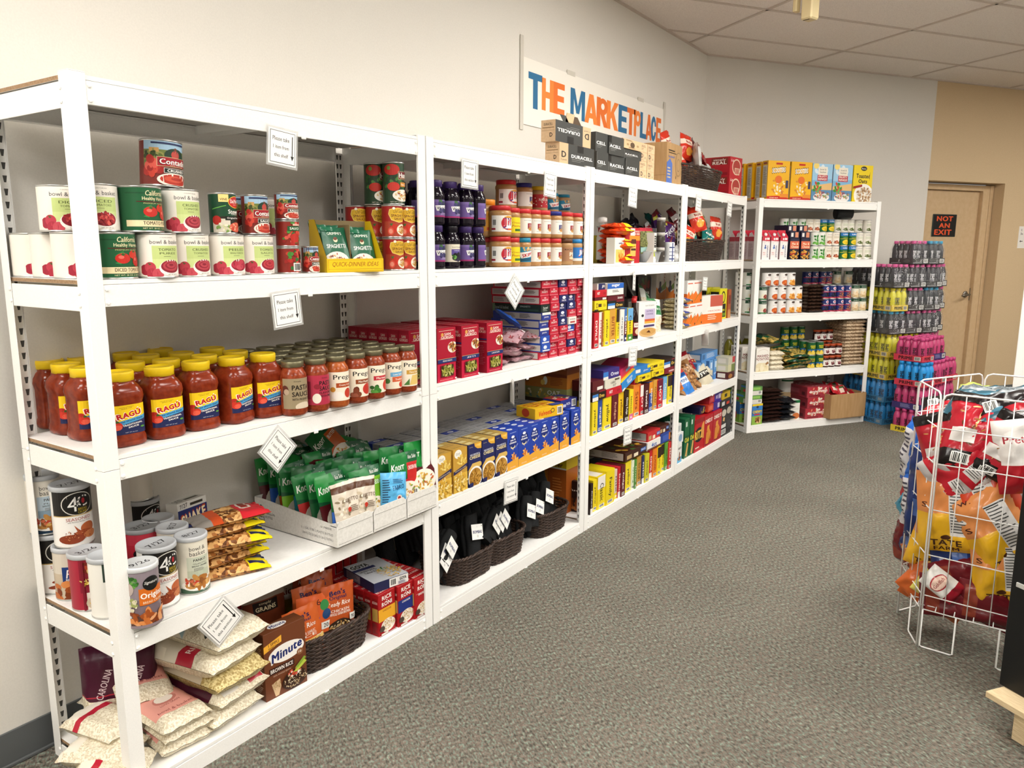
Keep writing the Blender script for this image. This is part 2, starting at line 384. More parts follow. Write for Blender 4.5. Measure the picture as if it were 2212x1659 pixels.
def runner(p, dr, L):
    sd = Vector((-dr.y, dr.x))*.010
    q = [p-dr*L+sd, p+dr*L+sd, p+dr*L-sd, p-dr*L-sd]
    q = hclip(hclip(q, Vector((0, 1)), WALLY-.002), wl[0], wl[1]-.002)
    for nv, lm in ((Vector((1, 0)), 10.5), (Vector((-1, 0)), 3.9), (Vector((0, -1)), 5.9)): q = hclip(q, nv, lm)
    if len(q) < 3: return
    f = MB(); n = len(q); f.poly([(a.x, a.y, CEIL) for a in q], RUN)
    for k in range(n): a, c = q[k-1], q[k]; f.poly([(a.x, a.y, CEIL), (c.x, c.y, CEIL), (c.x, c.y, CEIL+.05), (a.x, a.y, CEIL+.05)], RUN)
    obj('ceiling_runner', f, ceil)
for i in range(-4, 6): runner(G0+d2*(i*SA), n2, 14)
for j in range(-1, 11): runner(G0-n2*(j*SB), d2, 14)
b = MB(); b.box(-4, WALLY-.02, CEIL-.003, 5.16, WALLY, CEIL+.03, RUN); struct('trim_1', b)
b = MB(); slab5(b, -.22, 6.5, WD-.02, WD, CEIL-.003, CEIL+.03, RUN); struct('trim_2', b)
# the far door in its recess
DOORM = MN('tan_door_paint', 'c3a680', 'c9ad88', 25, .5, .05)
dr = bpy.data.objects.new('door_1', None); COL.objects.link(dr); dr['kind'] = 'structure'
o = g5(2.21, WD+.11); dr.location = o; dr.rotation_euler = (0, 0, TH5)
f = MB(); f.box(.06, .035, .005, .85, .08, 2.005, DOORM, .002); dl = obj('door_leaf', f, dr)
f = MB()
for x0, x1, z0, z1 in ((0, .06, 0, 2.06), (.85, .99, 0, 2.06), (.06, .85, 2.008, 2.06)):
    f.box(x0, 0, z0, x1, .09, z1, DOORM, .003)
f.box(.85, -.004, 0, .9, .0, 2.0, DOORM, .002); f.box(.94, -.006, 0, .985, .0, 2.06, DOORM, .002)
obj('door_frame', f, dr)
f = MB(); ST = M('8b8780', .25, .9)
f.lathe([(0, 0), (.033, 0), (.033, .006), (.026, .012), (0, .014)], ST, 20); q = f.v[:]; f.v = [(x+.79, .035-z, y+1.02) for x, y, z in q]
f.tube([(.79, .02, 1.02), (.79, -.02, 1.02), (.775, -.028, 1.02), (.70, -.03, 1.015), (.675, -.028, 1.01)], .0095, ST, 8)
f.box(.845, .028, .96, .853, .035, 1.08, ST, .001)
obj('door_handle', f, dl)
f = MB(); f.box(.26, .028, 1.575, .57, .0345, 1.785, M('2a3a36', .4), .003)
art(f, [R(.025, .03, .975, .97, '141414'), T('NOT', .5, .8, .68, .23, 'e0562c', .05), T('AN', .5, .5, .46, .22, 'e0562c', .05), T('EXIT', .46, .2, .72, .24, 'e0562c', .05)], .31, .21, fl((.26, .028, 1.575), (1, 0, 0), (0, 0, 1), (0, -1, 0)))
sg = obj('exit_sign', f); sg.location = o; sg.rotation_euler = (0, 0, TH5); tag(sg, 'black sign with orange letters reading not an exit on the tan door', 'sign')
f = MB(); f.box(0, -.002, 0, .216, -.0002, .21, M('e9e4dc', .4))
art(f, [T('S', .17, .83, .06, .10, '222222', .04), T('Do', .2, .66, .14, .10, '222222', .04), R(.12, .3, .3, .33, '222222'), P([(.1, .31), (.17, .37), (.17, .26)], '222222')], .216, .21, fl((0, -.002, 0), (1, 0, 0), (0, 0, 1), (0, -1, 0)))
pn = obj('paper_notice', f); pn.location = g5(3.46, WD, 1.47); pn.rotation_euler = (0, 0, TH5); tag(pn, 'white paper notice on the tan wall right of the door', 'notice')
# ---------------------------------------------------------------- boltless shelving
def keyholes(mb, x0, x1, z0, z1, mp, mat):
    """strip of metal pierced by two columns of tapered keyholes; mp(x, z) -> point"""
    p = .0325; n = int((z1-z0)/p); p = (z1-z0)/n; w = x1-x0
    for k in range(n):
        a = z0+k*p; h0, h1 = a+p*.28, a+p*.80
        q = lambda *pts: mb.poly([mp(x0+u*w, z) for u, z in pts], mat)
        q((0, a), (1, a), (1, h0), (0, h0)); q((0, h1), (1, h1), (1, a+p), (0, a+p))
        L0, L1, R0, R1 = (.22, .14), (.36, .42), (.64, .58), (.78, .86)
        q((0, h0), (L0[0], h0), (L0[1], h1), (0, h1)); q((L1[0], h0), (R0[0], h0), (R0[1], h1), (L1[1], h1)); q((R1[0], h0), (1, h0), (1, h1), (R1[1], h1))
PW = .04
def post_mesh(left, front):
    m = MB(); X = lambda v: v if left else -v; Y = lambda v: v if front else -v
    def bx(x0, y0, z0, x1, y1, z1): m.box(min(X(x0), X(x1)), min(Y(y0), Y(y1)), z0, max(X(x0), X(x1)), max(Y(y0), Y(y1)), z1, WHITE, .0006)
    for z0, z1 in ((0, .9135), (.9145, 1.834)):
        bx(0, 0, z0, PW, .0018, z1) if front else None
        bx(0, .0018, z0, .0018, PW, z1)
        bx(PW-.002, .0018, z0, PW, .008, z1)
    if not front: m.box(min(X(.002), X(PW)), min(Y(.0005), Y(.0012)), .03, max(X(.002), X(PW)), max(Y(.0005), Y(.0012)), 1.8, M('4c4c4a', .5))  # dark-coloured backing behind the keyholes stands in for shade inside the hollow post
    elif not left: m.box(min(X(.0022), X(.003)), .004, .03, max(X(.0022), X(.003)), PW-.002, 1.8, M('4c4c4a', .5))
    if front:
        if not left: keyholes(m, .004, PW-.002, .03, 1.80, lambda u, z: (X(.0045), Y(u), z), WHITE)
    else: keyholes(m, .002, PW, .03, 1.80, lambda u, z: (X(u), Y(.003), z), WHITE)
    m.box(min(X(0), X(PW)), min(Y(0), Y(PW)), 1.834, max(X(0), X(PW)), max(Y(0), Y(PW)), 1.8365, WHITE, .001)
    return m.build('post')
def rivet(m, x, z, y, s=-1):
    n = len(m.v); k = 6
    for r, d in ((.0055, 0), (.0055, .002), (.003, .0035)):
        for i in range(k): a = 2*PI*i/k; m.v.append((x+r*math.cos(a), y+s*d, z+r*math.sin(a)))
    for t in (0, 1):
        for i in range(k): m.face((n+t*k+i, n+t*k+(i+1) % k, n+(t+1)*k+(i+1) % k, n+(t+1)*k+i), WHITE)
    m.face([n+2*k+i for i in range(k)], WHITE)
def beam_mesh(front):
    m = MB(); x0, x1 = PW+.0005, WU-PW-.0005; y = .0012 if front else DEP-.0042
    m.box(x0, y, -.063, x1, y+.003, -.0115, WHITE, .0008); ya, yb = (y+.003, .028) if front else (DEP-.028, y)
    m.box(x0, ya, -.0145, x1, yb, -.0125, WHITE); m.box(x0, ya, -.063, x1, ya+.006 if front else yb, -.061, WHITE)
    if front:
        m.box(WU/2+.05, -.003, -.069, WU/2+.068, .0012, -.058, WHITE, .002)
        for x in (.048, WU-.048):
            for z in (-.022, -.054): rivet(m, x, z, .0012)
    return m.build('front_beam' if front else 'rear_beam')
def side_mesh(left):
    m = MB(); x = .0018 if left else WU-.0048
    m.box(x, PW, -.073, x+.003, DEP-PW, -.0155, WHITE, .0008)
    if left:
        for yy in (DEP-PW+.006, PW-.006):
            for z in (-.03, -.06):
                n = len(m.v); rivet(m, 0, z, 0)
                for t in range(n, len(m.v)): a, b_, c = m.v[t]; m.v[t] = (b_+.0005, yy+a, c)
    return m.build('side_beam')
def board_mesh():
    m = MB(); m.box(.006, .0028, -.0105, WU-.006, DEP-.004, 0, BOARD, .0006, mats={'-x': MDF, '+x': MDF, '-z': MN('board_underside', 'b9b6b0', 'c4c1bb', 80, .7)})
    return m.build('shelf_board')
def brace_mesh():
    m = MB(); x = WU/2
    m.box(x-.03, .02, -.013, x+.03, DEP-.02, -.011, WHITE); m.box(x-.03, .02, -.036, x-.028, DEP-.02, -.013, WHITE); m.box(x+.028, .02, -.036, x+.03, DEP-.02, -.013, WHITE)
    return m.build('centre_brace')
PM = {(l, f): post_mesh(l, f) for l in (1, 0) for f in (1, 0)}
BF, BR, SL, SR, BD, CB = beam_mesh(1), beam_mesh(0), side_mesh(1), side_mesh(0), board_mesh(), brace_mesh()
def shelf_unit(label, loc, rz):
    t = bpy.data.objects.new('shelving_unit', None); COL.objects.link(t); t.location = loc; t.rotation_euler = (0, 0, rz)
    tag(t, label, 'shelf', 'white shelving units')
    for l in (1, 0):
        for f in (1, 0): obj('post', PM[l, f], t, (0 if l else WU, 0 if f else DEP, 0))
    for z in LV:
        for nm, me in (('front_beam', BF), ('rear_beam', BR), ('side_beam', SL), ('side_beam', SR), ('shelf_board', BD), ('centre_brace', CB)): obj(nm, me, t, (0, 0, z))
    return t
UL = ['white metal five-shelf rack nearest the camera, holding cans, tomato sauce and rice bags', 'white metal five-shelf rack holding jelly, peanut butter, boxed pasta and sock baskets',
      'white metal five-shelf rack full of cake and cookie box spines, third along the wall', 'white metal five-shelf rack at the room corner with crackers on its lowest shelf']
for k in range(4): shelf_unit(UL[k], (k*PITCH, 0, 0), 0)
shelf_unit('white metal five-shelf rack set across the corner below the cereal boxes', g5(-.004, 0), TH5)
# tomorrow's pieces hang on these: banner on the wall
f = MB(); x0, x1, z0, z1 = 2.525, 4.365, 2.085, 2.415; yb = WALLY-.003
f.box(x0, yb-.002, z0, x1, yb, z1, M('f3efe6', .4))
n = 0
L1 = [('T', .036, .108, '2b6f9c'), ('H', .108, .172, 'f5893c'), ('E', .172, .237, 'e8752f'), ('M', .275, .366, '2b6f9c'), ('A', .366, .452, 'f5893c'), ('R', .447, .525, 'e8752f'), ('K', .518, .605, 'f5893c'),
      ('E', .607, .672, '2b6f9c'), ('T', .668, .738, 'e8752f'), ('P', .731, .785, 'f5893c'), ('L', .783, .836, '2b6f9c'), ('A', .832, .885, 'e8752f'), ('C', .878, .923, '2b6f9c'), ('E', .925, .968, 'e8752f')]
def block(ch, c, bg='f3efe6'):
    q = lambda *p: P(list(p), c)
    return {'T': [R(0, .81, 1, 1, c), R(.33, 0, .67, .82, c)], 'H': [R(0, 0, .33, 1, c), R(.67, 0, 1, 1, c), R(.3, .4, .7, .6, c)], 'E': [R(0, 0, .38, 1, c), R(.3, .81, 1, 1, c), R(.3, .41, .94, .6, c), R(.3, 0, 1, .19, c)], 'L': [R(0, 0, .4, 1, c), R(.3, 0, 1, .19, c)],
            'M': [R(0, 0, .23, 1, c), R(.77, 0, 1, 1, c), q((.1, 1), (.28, 1), (.6, .2), (.4, .2)), q((.9, 1), (.72, 1), (.4, .2), (.6, .2))], 'A': [q((0, 0), (.3, 0), (.64, 1), (.34, 1)), q((1, 0), (.7, 0), (.36, 1), (.66, 1)), R(.24, .18, .76, .36, c)],
            'K': [R(0, 0, .33, 1, c), q((.3, .32), (.3, .56), (.64, 1), (1, 1)), q((.36, .5), (.6, .64), (1, 0), (.66, 0))], 'P': [R(0, 0, .36, 1, c), E(.58, .7, .42, .3, c), E(.56, .7, .14, .12, bg)], 'R': [R(0, 0, .34, 1, c), E(.56, .71, .42, .29, c), E(.54, .71, .15, .11, bg), q((.3, .48), (.66, .48), (1, 0), (.66, 0))], 'C': [E(.5, .5, .5, .5, c, 26), E(.54, .5, .19, .29, bg), R(.6, .39, 1.02, .61, bg)]}[ch]
for c, a, e, k in L1:
    u0, v0 = a*(x1-x0), (.29 if c not in 'T' or a > .4 else .27)*(z1-z0); art(f, block(c, k), (e-a)*(x1-x0)+.004, (.54 if c == 'T' and a < .4 else .5)*(z1-z0), fl((x0+u0, yb-.002, z0+v0), (1, 0, 0), (0, 0, 1), (0, -1, 0)))
bn = obj('wall_banner', f); tag(bn, 'white paper banner reading the marketplace in blue and orange letters on the wall', 'banner')
TAPE = M('e6e1d6', .2, alpha=.75)
for x, z, w_, h_ in ((x0-.012, z0-.03, .03, .46), (x1-.02, z0, .035, .38), (2.99, z1-.006, .09, .024), (3.92, z1-.006, .09, .024)):
    f = MB(); f.box(x, yb-.0035, z, x+w_, yb-.0022, z+h_, TAPE); obj('tape_strip', f, bn)
# ceiling-mounted detector
DET = M('d9c79a', .5)
t = bpy.data.objects.new('motion_detector', None); COL.objects.link(t); p = onz(1736, 22, 2.77); t.location = (p.x, p.y, CEIL); t.rotation_euler = (0, 0, -.35)
tag(t, 'cream plastic detector on a bracket hanging from the tiled ceiling', 'detector')
f = MB(); f.box(-.02, .035, -.165, .02, .06, 0, DET, .004); f.box(-.02, .01, -.10, .012, .04, -.085, DET, .002); obj('bracket', f, t)
f = MB(); f.box(-.02, -.065, -.22, .055, .005, -.10, DET, .008); sh = obj('sensor_head', f, t); f = MB(); f.box(-.012, -.045, -.223, -.006, -.008, -.219, M('4b3a22', .4)); obj('sensor_slot', f, sh)
# ================================================================ builders for the goods
TOM = ['b02a24', 'c8402f', '98211e', 'd8584a']; PAS = ['d9b35a', 'c99a40', 'ecd490', 'b98432']; GRN = ['3d7a2e', '6aa04a', '2c5a24']; BRN = ['8a4a20', 'b0703a', '6b3514']; CHK = ['c06a30', '9c4c1e', 'd88a4c', '7d3814']; NUTC = ['c08a4a', '8a5a2a', 'dbb27a', '6b4320']
ORD = ['first', 'second', 'third', 'fourth', 'fifth', 'sixth', 'seventh', 'eighth', 'ninth', 'tenth', 'eleventh', 'twelfth', 'thirteenth', 'fourteenth', 'fifteenth', 'sixteenth', 'seventeenth', 'eighteenth', 'nineteenth', 'twentieth']
def sqr(a, sq):
    if not sq: return 1
    p = 2+6*sq; return 1/((abs(math.cos(a))**p+abs(math.sin(a))**p)**(1/p))
def wrapmap(r, w, z0, sq=0, lift=0):
    def f(u, v, l):
        a = (u-w/2)/r; k = r*sqr(a, sq)+l+lift; return (k*math.sin(a), -k*math.cos(a), z0+v)
    return f
def can(name, r, h, base, items, aw=None, cat='can', paper=True, n=28):
    m = MB(); m.lathe([(0, .003), (r-.004, .003), (r-.002, 0), (r, .001), (r, .003), (r-.0012, .0045), (r-.0012, h-.0045), (r, h-.003), (r, h-.001), (r-.0016, h), (r-.003, h-.004), (r-.012, h-.0045), (r-.014, h-.0035), (0, h-.0035)], TIN, n)
    L = MB(); L.lathe([(r-.0009, .0048), (r-.0009, h-.0048)], M(base, .35), n)
    w = aw or 2.6*r
    art(L, items, w, h-.0096, wrapmap(r-.0008, w, .0048), us=.0075)
    return Spec(name, cat, [('tin_body', m.build('tin_body')), ('paper_label', L.build('paper_label'))])
def canister(name, r, h, base, items, lid='c9ccd0', aw=None, rim=None, top=None, cat='canister'):
    n = 28; m = MB(); m.lathe([(0, .003), (r-.003, .003), (r-.001, 0), (r, .001), (r, .004), (r-.001, .005), (r-.001, h-.012), (0, h-.012)], TIN, n)
    L = MB(); L.lathe([(r-.0007, .0055), (r-.0007, h-.012)], M(base, .35), n); w = aw or 2.6*r
    art(L, items, w, h-.0175, wrapmap(r-.0006, w, .0055), us=.0075)
    k = MB(); k.lathe([(r+.0002, h-.013), (r+.0014, h-.012), (r+.0014, h-.002), (r, h), (r-.004, h), (r-.006, h-.0025), (0, h-.0025)], M(lid, .35), n)
    if top: art(k, [T(top, .5, .5, .6, .22, '222228', .01, rot=.25)], 2*r, 2*r, lambda u, v, l: (u-r, v-r, h-.0022+l))
    return Spec(name, cat, [('tin_body', m.build('tin_body')), ('paper_label', L.build('paper_label')), ('plastic_lid', k.build('plastic_lid'))])
def jar(name, prof, mat, lidprof, lidmat, lab, cat='jar', sq=0, n=24, strip=None):
    """lab: (r, z0, z1, width, base, items)"""
    m = MB(); m.lathe(prof, mat, n, sq=sq)
    k = MB(); k.lathe(lidprof, lidmat, n)
    parts = [('jar_body', m.build('jar_body')), ('screw_lid', k.build('screw_lid'))]
    if lab:
        r, z0, z1, w, base, items = lab; L = MB(); fm = wrapmap(r, w, z0, sq, .0003)
        art(L, [R(0, 0, 1, 1, base)]+items, w, z1-z0, fm, us=.006); parts.append(('paper_label', L.build('paper_label')))
    return Spec(name, cat, parts)
def carton(name, w, d, h, base, front=None, left=None, top=None, cat='box', right=None, c=.0008, mats=None, rough=None, eps=.00006):
    m = MB(); bm = M(base, .4) if isinstance(base, str) else base
    m.box(-w/2, -d/2, 0, w/2, d/2, h, bm, c, mats=mats)
    if front: art(m, front, w, h, fl((-w/2, -d/2, 0), (1, 0, 0), (0, 0, 1), (0, -1, 0)), eps=eps)
    if left: art(m, left, d, h, fl((-w/2, d/2, 0), (0, -1, 0), (0, 0, 1), (-1, 0, 0)), eps=eps)
    if right: art(m, right, d, h, fl((w/2, -d/2, 0), (0, 1, 0), (0, 0, 1), (1, 0, 0)), eps=eps)
    if top: art(m, top, w, d, fl((-w/2, -d/2, h), (1, 0, 0), (0, 1, 0), (0, 0, 1)), eps=eps)
    # glued flap seam across the top
    m.box(-w/2+.001, -.0006, h-.0002, w/2-.001, .0006, h+.00025, bm)
    return Spec(name, cat, [('carton', m.build('carton'))])
def pillow(name, w, h, t, base, items=None, seed=1, wr=.12, cat='bag', seal=.06, nx=12, ny=16, sag=0, back=None, area=(0, 0, 1, 1), pinch=.06, ends=None, rough=.3, bend=0, belly=None, full=4):
    """filled film bag standing on its lower seal: x width, z height, front to -y"""
    bm = M(base, rough) if isinstance(base, str) else base; m = MB(); so = Vector((seed*7.3, seed*3.1, seed*1.7))
    def half(u, v):
        e = max(0, min(1, (v-seal*.4)/(1-seal*.8))); a = max(0, 1-abs(2*u-1)**full)**.55; b = (max(0, 1-abs(2*e-1)**full)**.6 if full > 4 else max(0, math.sin(PI*e))**.45) if 0 < e < 1 else 0
        if belly: b *= 1-belly*(v-.35)
        return t/2*a*b
    def S(u, v, side):
        T_ = half(u, v); x = (u-.5)*w*(1-pinch*math.sin(PI*v)**2*(1 if T_ else 0)); nz = noise.noise(Vector((u*4.2, v*5.1, side*3))+so)*.6+noise.noise(Vector((u*9, v*11, side*5))+so)*.4
        y = side*(T_+.0006)+side*nz*wr*t*min(1, T_/(t*.2+1e-6))+bend*(v-.5)**2*h
        z = v*h+noise.noise(Vector((u*3, v*2, 9))+so)*.012*h*(1 if v > .5 else 0)
        if sag: y += sag*math.sin(PI*u)*t
        if v > 1-seal or v < seal: y += math.sin(u*PI*7+seed)*.0025*min(1, abs(wr)*8)
        return Vector((x, y, z))
    us = [i/nx for i in range(nx+1)]; vs = sorted(set([0, seal*.5, seal]+[seal+(1-2*seal)*j/ny for j in range(ny+1)]+[1-seal*.5, 1]))
    G = {}
    for side in (-1, 1):
        G[side] = [[S(u, v, side) for u in us] for v in vs]
        em = (lambda i, j: (M(ends, rough) if (vs[i] < seal*1.01-.001 or vs[i] > 1-seal*1.01-.001) else bm)) if ends else bm
        if side == 1 and back: em = M(back, rough)
        m.grid(G[side], em, flip=(side == 1), tri=True)
    if items:
        import bisect
        g = G[-1]; NR = []
        for j in range(len(vs)):
            row = []
            for i in range(nx+1):
                n_ = (g[j][min(i+1, nx)]-g[j][max(i-1, 0)]).cross(g[min(j+1, len(vs)-1)][i]-g[max(j-1, 0)][i]); row.append(n_.normalized() if n_.length > 1e-9 else Vector((0, -1, 0)))
            NR.append(row)
        def tri(A, i, j, a, b): return A[j][i]+(A[j][i+1]-A[j][i])*a+(A[j+1][i+1]-A[j][i+1])*b if a >= b else A[j][i]+(A[j+1][i]-A[j][i])*b+(A[j+1][i+1]-A[j+1][i])*a
        def fm(u, v, l, i, j):
            a = min(1, max(0, u/w*nx-i)); b = min(1, max(0, (v/h-vs[j])/(vs[j+1]-vs[j])))
            return tri(g, i, j, a, b)+tri(NR, i, j, a, b).normalized()*(l+.0004)
        art_on_grid(m, items, w, h, fm, w/nx, [v*h for v in vs], rough, nx)
    return Spec(name, cat, [('film_bag', m.build('film_bag'))])
def art_on_grid(mb, items, w, h, fm, us, vl, rough, nx):
    tmp = MB(); art(tmp, items, w, h, lambda u, v, l: (u, v, l), us=us, rough=rough); seen = {}
    def hp(q, f):
        o = []
        for k in range(len(q)):
            p, r = q[k-1], q[k]; fp, fr = f(p), f(r)
            if (fp >= 0) != (fr >= 0): t = fp/(fp-fr); o.append((p[0]+(r[0]-p[0])*t, p[1]+(r[1]-p[1])*t))
            if fr >= 0: o.append(r)
        return o
    for f, mi in zip(tmp.f, tmp.m):
        poly = [(tmp.v[i][0], tmp.v[i][1]) for i in f]; l = tmp.v[f[0]][2]; vv = [p[1] for p in poly]; lo, hi = min(vv), max(vv)
        i = max(0, min(nx-1, int(sum(p[0] for p in poly)/len(poly)/us)))
        for j in range(len(vl)-1):
            a, b = vl[j], vl[j+1]
            if b <= lo or a >= hi: continue
            q = clip(poly, 1, a, b) if (lo < a or hi > b) else poly
            if len(q) < 3: continue
            dg = lambda p: (p[0]/us-i)-(p[1]-a)/(b-a)
            for sg in (1, -1):
                t = hp(q, lambda p: sg*dg(p))
                if len(t) < 3: continue
                ids = []
                for u, v in t:
                    k = (round(u, 5), round(v, 5), round(l, 6))
                    if k not in seen: seen[k] = len(mb.v); mb.v.append(tuple(fm(u, v, l, i, j)))
                    if seen[k] not in ids: ids.append(seen[k])
                if len(ids) >= 3: mb.face(ids, tmp.mats[mi], True)
def basket(name, w, d, h, seed=1, flare=.88, rows=None, label=None):
    """oval basket of woven strands round upright stakes"""
    def ring(t, k=1.0, off=0):
        s = flare+(1-flare)*t; return lambda a: Vector(((w/2*s+off)*abs(math.cos(a))**.55*(1 if math.cos(a) >= 0 else -1), (d/2*s+off)*abs(math.sin(a))**.55*(1 if math.sin(a) >= 0 else -1), h*t))
    ns = 34; rows = rows or 15; st = (h-.012)/rows
    wv = MB()
    for r_ in range(rows):
        t = (r_+.7)*st/h; f0 = ring(t); pts = []
        for i in range(ns*2):
            a = PI*i/ns; p = f0(a); o = Vector((p.x/w**2, p.y/d**2, 0)).normalized()*(.0024 if ((i//1)+r_) % 2 else -.0024)*(1 if i % 2 == 0 else .1)
            o = Vector((p.x/w**2, p.y/d**2, 0)).normalized()*(.0026*math.sin(PI*(i/2.0+r_)+.78)); pts.append(p+o+Vector((0, 0, .0008*math.sin(i*2.1+r_))))
        wv.tube(pts, st*.50, WICKER, 5, True)
    sk = MB()
    for i in range(ns):
        a = 2*PI*(i+.5)/ns; sk.tube([ring(0)(a), ring(.5)(a), ring(.99)(a)], .0026, WICKER, 4)
    rm = MB()
    for ph in (0, PI):
        f0 = ring(1); rm.tube([f0(2*PI*i/96)+Vector((0, 0, .004*math.sin(i*1.3+ph)))+Vector((f0(2*PI*i/96).x, f0(2*PI*i/96).y, 0)).normalized()*.004*math.cos(i*1.3+ph) for i in range(96)], .0055, WICKER, 6, True)
    bt = MB(); bt.poly([ring(.03)(2*PI*i/40) for i in range(40)], WICKER)
    bt.poly([ring(0)(2*PI*i/40) for i in range(40)][::-1], WICKER)
    return Spec(name, 'basket', [('woven_wall', wv.build('woven_wall')), ('stakes', sk.build('stakes')), ('braided_rim', rm.build('braided_rim')), ('basket_floor', bt.build('basket_floor'))])
def base(px, py, z, r):
    p = onz(px, py, z); d = Vector((p.x-CAMP.x, p.y-CAMP.y, 0)).normalized(); return p+d*r
def sign(px, py, rot, txt='shelf', size=.098, y=-.004, yaw=0, label=''):
    q = ony(px, py, y); s = size; m = MB()
    m.box(-s/2-.006, -.0004, -s/2-.006, s/2+.006, .0004, s/2+.006, M('d8d8d6', .15, alpha=.35))
    lam = m.build('laminate'); p = MB(); p.box(-s/2, -.0007, -s/2, s/2, .0005, s/2, M('f6f5f2', .35))
    art(p, [R(.05, .05, .95, .95, '3a3a3a'), R(.065, .065, .935, .935, 'f6f5f2'), T('Please take', .44, .73, .60, .115, '222222', .015), T('1 item from', .44, .50, .56, .10, '222222', .015), T('this '+txt, .45, .27, .5 if txt == 'shelf' else .58, .10, '222222', .015),
            R(.835, .28, .865, .86, '1a1a1a'), P([(.79, .30), (.91, .30), (.85, .17)], '1a1a1a')], s, s, fl((-s/2, -.0008, -s/2), (1, 0, 0), (0, 0, 1), (0, -1, 0)))
    r = put(Spec('shelf_sign', 'sign', [('laminate', lam), ('printed_card', p.build('printed_card'))]), label, q, rot=(0, rot, yaw), group='please take one item signs')
    return r
# ---------------------------------------------------------------- kinds of tins and jars
def bb_art(t1, t2, food, seed=1):
    return [T('bowl & basket', .5, .83, .62, .095, '4a4a4a', -.005), T('A SHOPRITE BRAND', .5, .935, .26, .022, '8a8680', 0),
            R(.22, .20, .80, .74, 'cfdc96'), R(.22, .42, .80, .74, 'c3d388'), T(t1, .52, .645, .38, .065, '5f6b3a', .03), T(t2, .52, .555, .34, .05, '5f6b3a', .02), LN(.42, .46, .62, .49, 1, '8a9460'),
            [E(x, y, .10, .13, c) for x, y, c in ((.08, .16, '9c2438'), (.17, .22, 'b83a4a'), (.2, .07, 'a82c3e'), (.3, .06, 'c24a56'))], [P([(.13, .34), (.2, .30), (.16, .27)], '4d5a2c')],
            E(.56, .20, .235, .20, 'f3efe8', 26), E(.56, .24, .205, .16, '8c1f30', 24)] + food + [T('NET WT 28 OZ', .58, .045, .2, .03, '6a6660', .01)]
def swirl(c1='b8404c', c2='8c1f30'): return [E(.56, .25, .17, .12, c1), E(.55, .26, .12, .085, c2), E(.56, .265, .095, .065, c1), E(.555, .275, .05, .03, c2)]
BBP = can('tomato_can', .0515, .112, 'ece6dc', bb_art('TOMATO', 'PUREE', swirl()))
BBC = can('tomato_can', .0515, .112, 'ece6dc', bb_art('CRUSHED', 'TOMATOES', swirl('bb4450')))
BBW = can('tomato_can', .0515, .112, 'ece6dc', bb_art('PEELED', 'WHOLE TOMATOES', [E(.46, .25, .10, .09, 'b83248'), E(.6, .29, .09, .10, 'c23c50'), E(.67, .21, .10, .075, 'a82840'), E(.55, .18, .09, .07, 'c84a5a')]))
BBS = can('tomato_can', .0515, .112, 'ece6dc', bb_art('TOMATO', 'SAUCE', swirl('c03c44', '9a2430')))
BBD = can('tomato_can', .0515, .112, 'ece6dc', bb_art('DICED', 'TOMATOES', [B(.56, .25, .17, .13, 40, .04, ['c03a3a', 'a82a30', 'd65a52', '8c1c24'], 4)]))
def chh(t, s2):
    return [R(0, .86, 1, .89, '174a2b'), T('California', .56, .88, .40, .12, 'f1e6b8', .015, sh=.25), T('Healthy Harvest', .56, .74, .52, .105, 'f1e6b8', .02), R(.2, .665, .95, .685, '5a1714'), T('PREMIUM QUALITY', .57, .635, .5, .03, 'd8c888', .01),
            P([(.3, .5), (.45, .62), (.5, .5), (.4, .42)], '2f7a3e'), P([(.6, .62), (.8, .6), (.7, .5)], '2f7a3e'), P([(.3, .33), (.42, .4), (.4, .3)], '3a8a48'), P([(.62, .3), (.75, .36), (.7, .26)], '3a8a48'), E(.44, .44, .135, .12, 'c2281e'), E(.41, .47, .05, .04, 'e0685a'), E(.66, .53, .105, .10, 'c9301f'), E(.73, .37, .10, .12, 'b9231c'), E(.70, .42, .03, .04, 'e0685a'),
            P([(.40, .53), (.44, .56), (.49, .53), (.44, .50)], '2a5a24'), P([(.63, .60), (.66, .63), (.70, .6), (.66, .57)], '2a5a24'),
            R(0, .09, 1, .24, 'ecdcb0'), T(t, .58, .175, .58, .085, '3a2a18', .03)] + ([T(s2, .58, .112, .2, .03, '3a2a18', .01)] if s2 else []) + [T('NET WT. 28 OZ. (1 LB 12 OZ)', .58, .045, .6, .045, 'f1e6b8', .01)]
CHP = can('tomato_can', .0515, .112, '1d5a36', chh('TOMATO PUREE', ''))
CHD = can('tomato_can', .0515, .112, '1d5a36', chh('DICED TOMATOES', 'In Tomato Juice'))
def cont(t, sz=1):
    return [R(0, .78, 1, 1, '9fc0d8'), R(0, .42, 1, .80, '6d7a3e'), P([(0, .7), (.2, .82), (.42, .7), (.5, .6), (0, .55)], '8a8a4a'), R(.12, .74, .3, .84, 'c79a5a'), B(.2, .68, .2, .08, 14, .03, ['3c4a20', '56642c', '2f3a1a'], 3, .7), R(.16, .93, .84, .97, '23305a'),
            B(.18, .40, .16, .18, 9, .09, TOM, 5, 1.1), E(.60, .68, .21, .17, '1f3a2a', 22), E(.6, .70, .085, .1, 'b8443a'), E(.6, .83, .03, .035, '6a3a22'),
            R(.26, .42, 1, .64, 'c9b98a'), R(.27, .43, 1, .63, 'a01c28'), T('Contadina', .64, .535, .66, .125, 'fbf6ee', .035, o='5a0c14', ow=.04), T('ROMA TOMATOES', .64, .452, .3, .026, 'e8b8a0', .01), R(.38, .27, .88, .39, 'd8d8d0'), R(.39, .28, .87, .38, '15241c'), T(t, .63, .33, .38, .065, 'fbf6ee', .04),
            E(.62, .12, .36, .16, 'e8ded2', 24), E(.62, .13, .31, .125, 'b03324'), E(.58, .14, .2, .07, 'c9503a'), E(.62, .145, .12, .035, 'a82c20')]
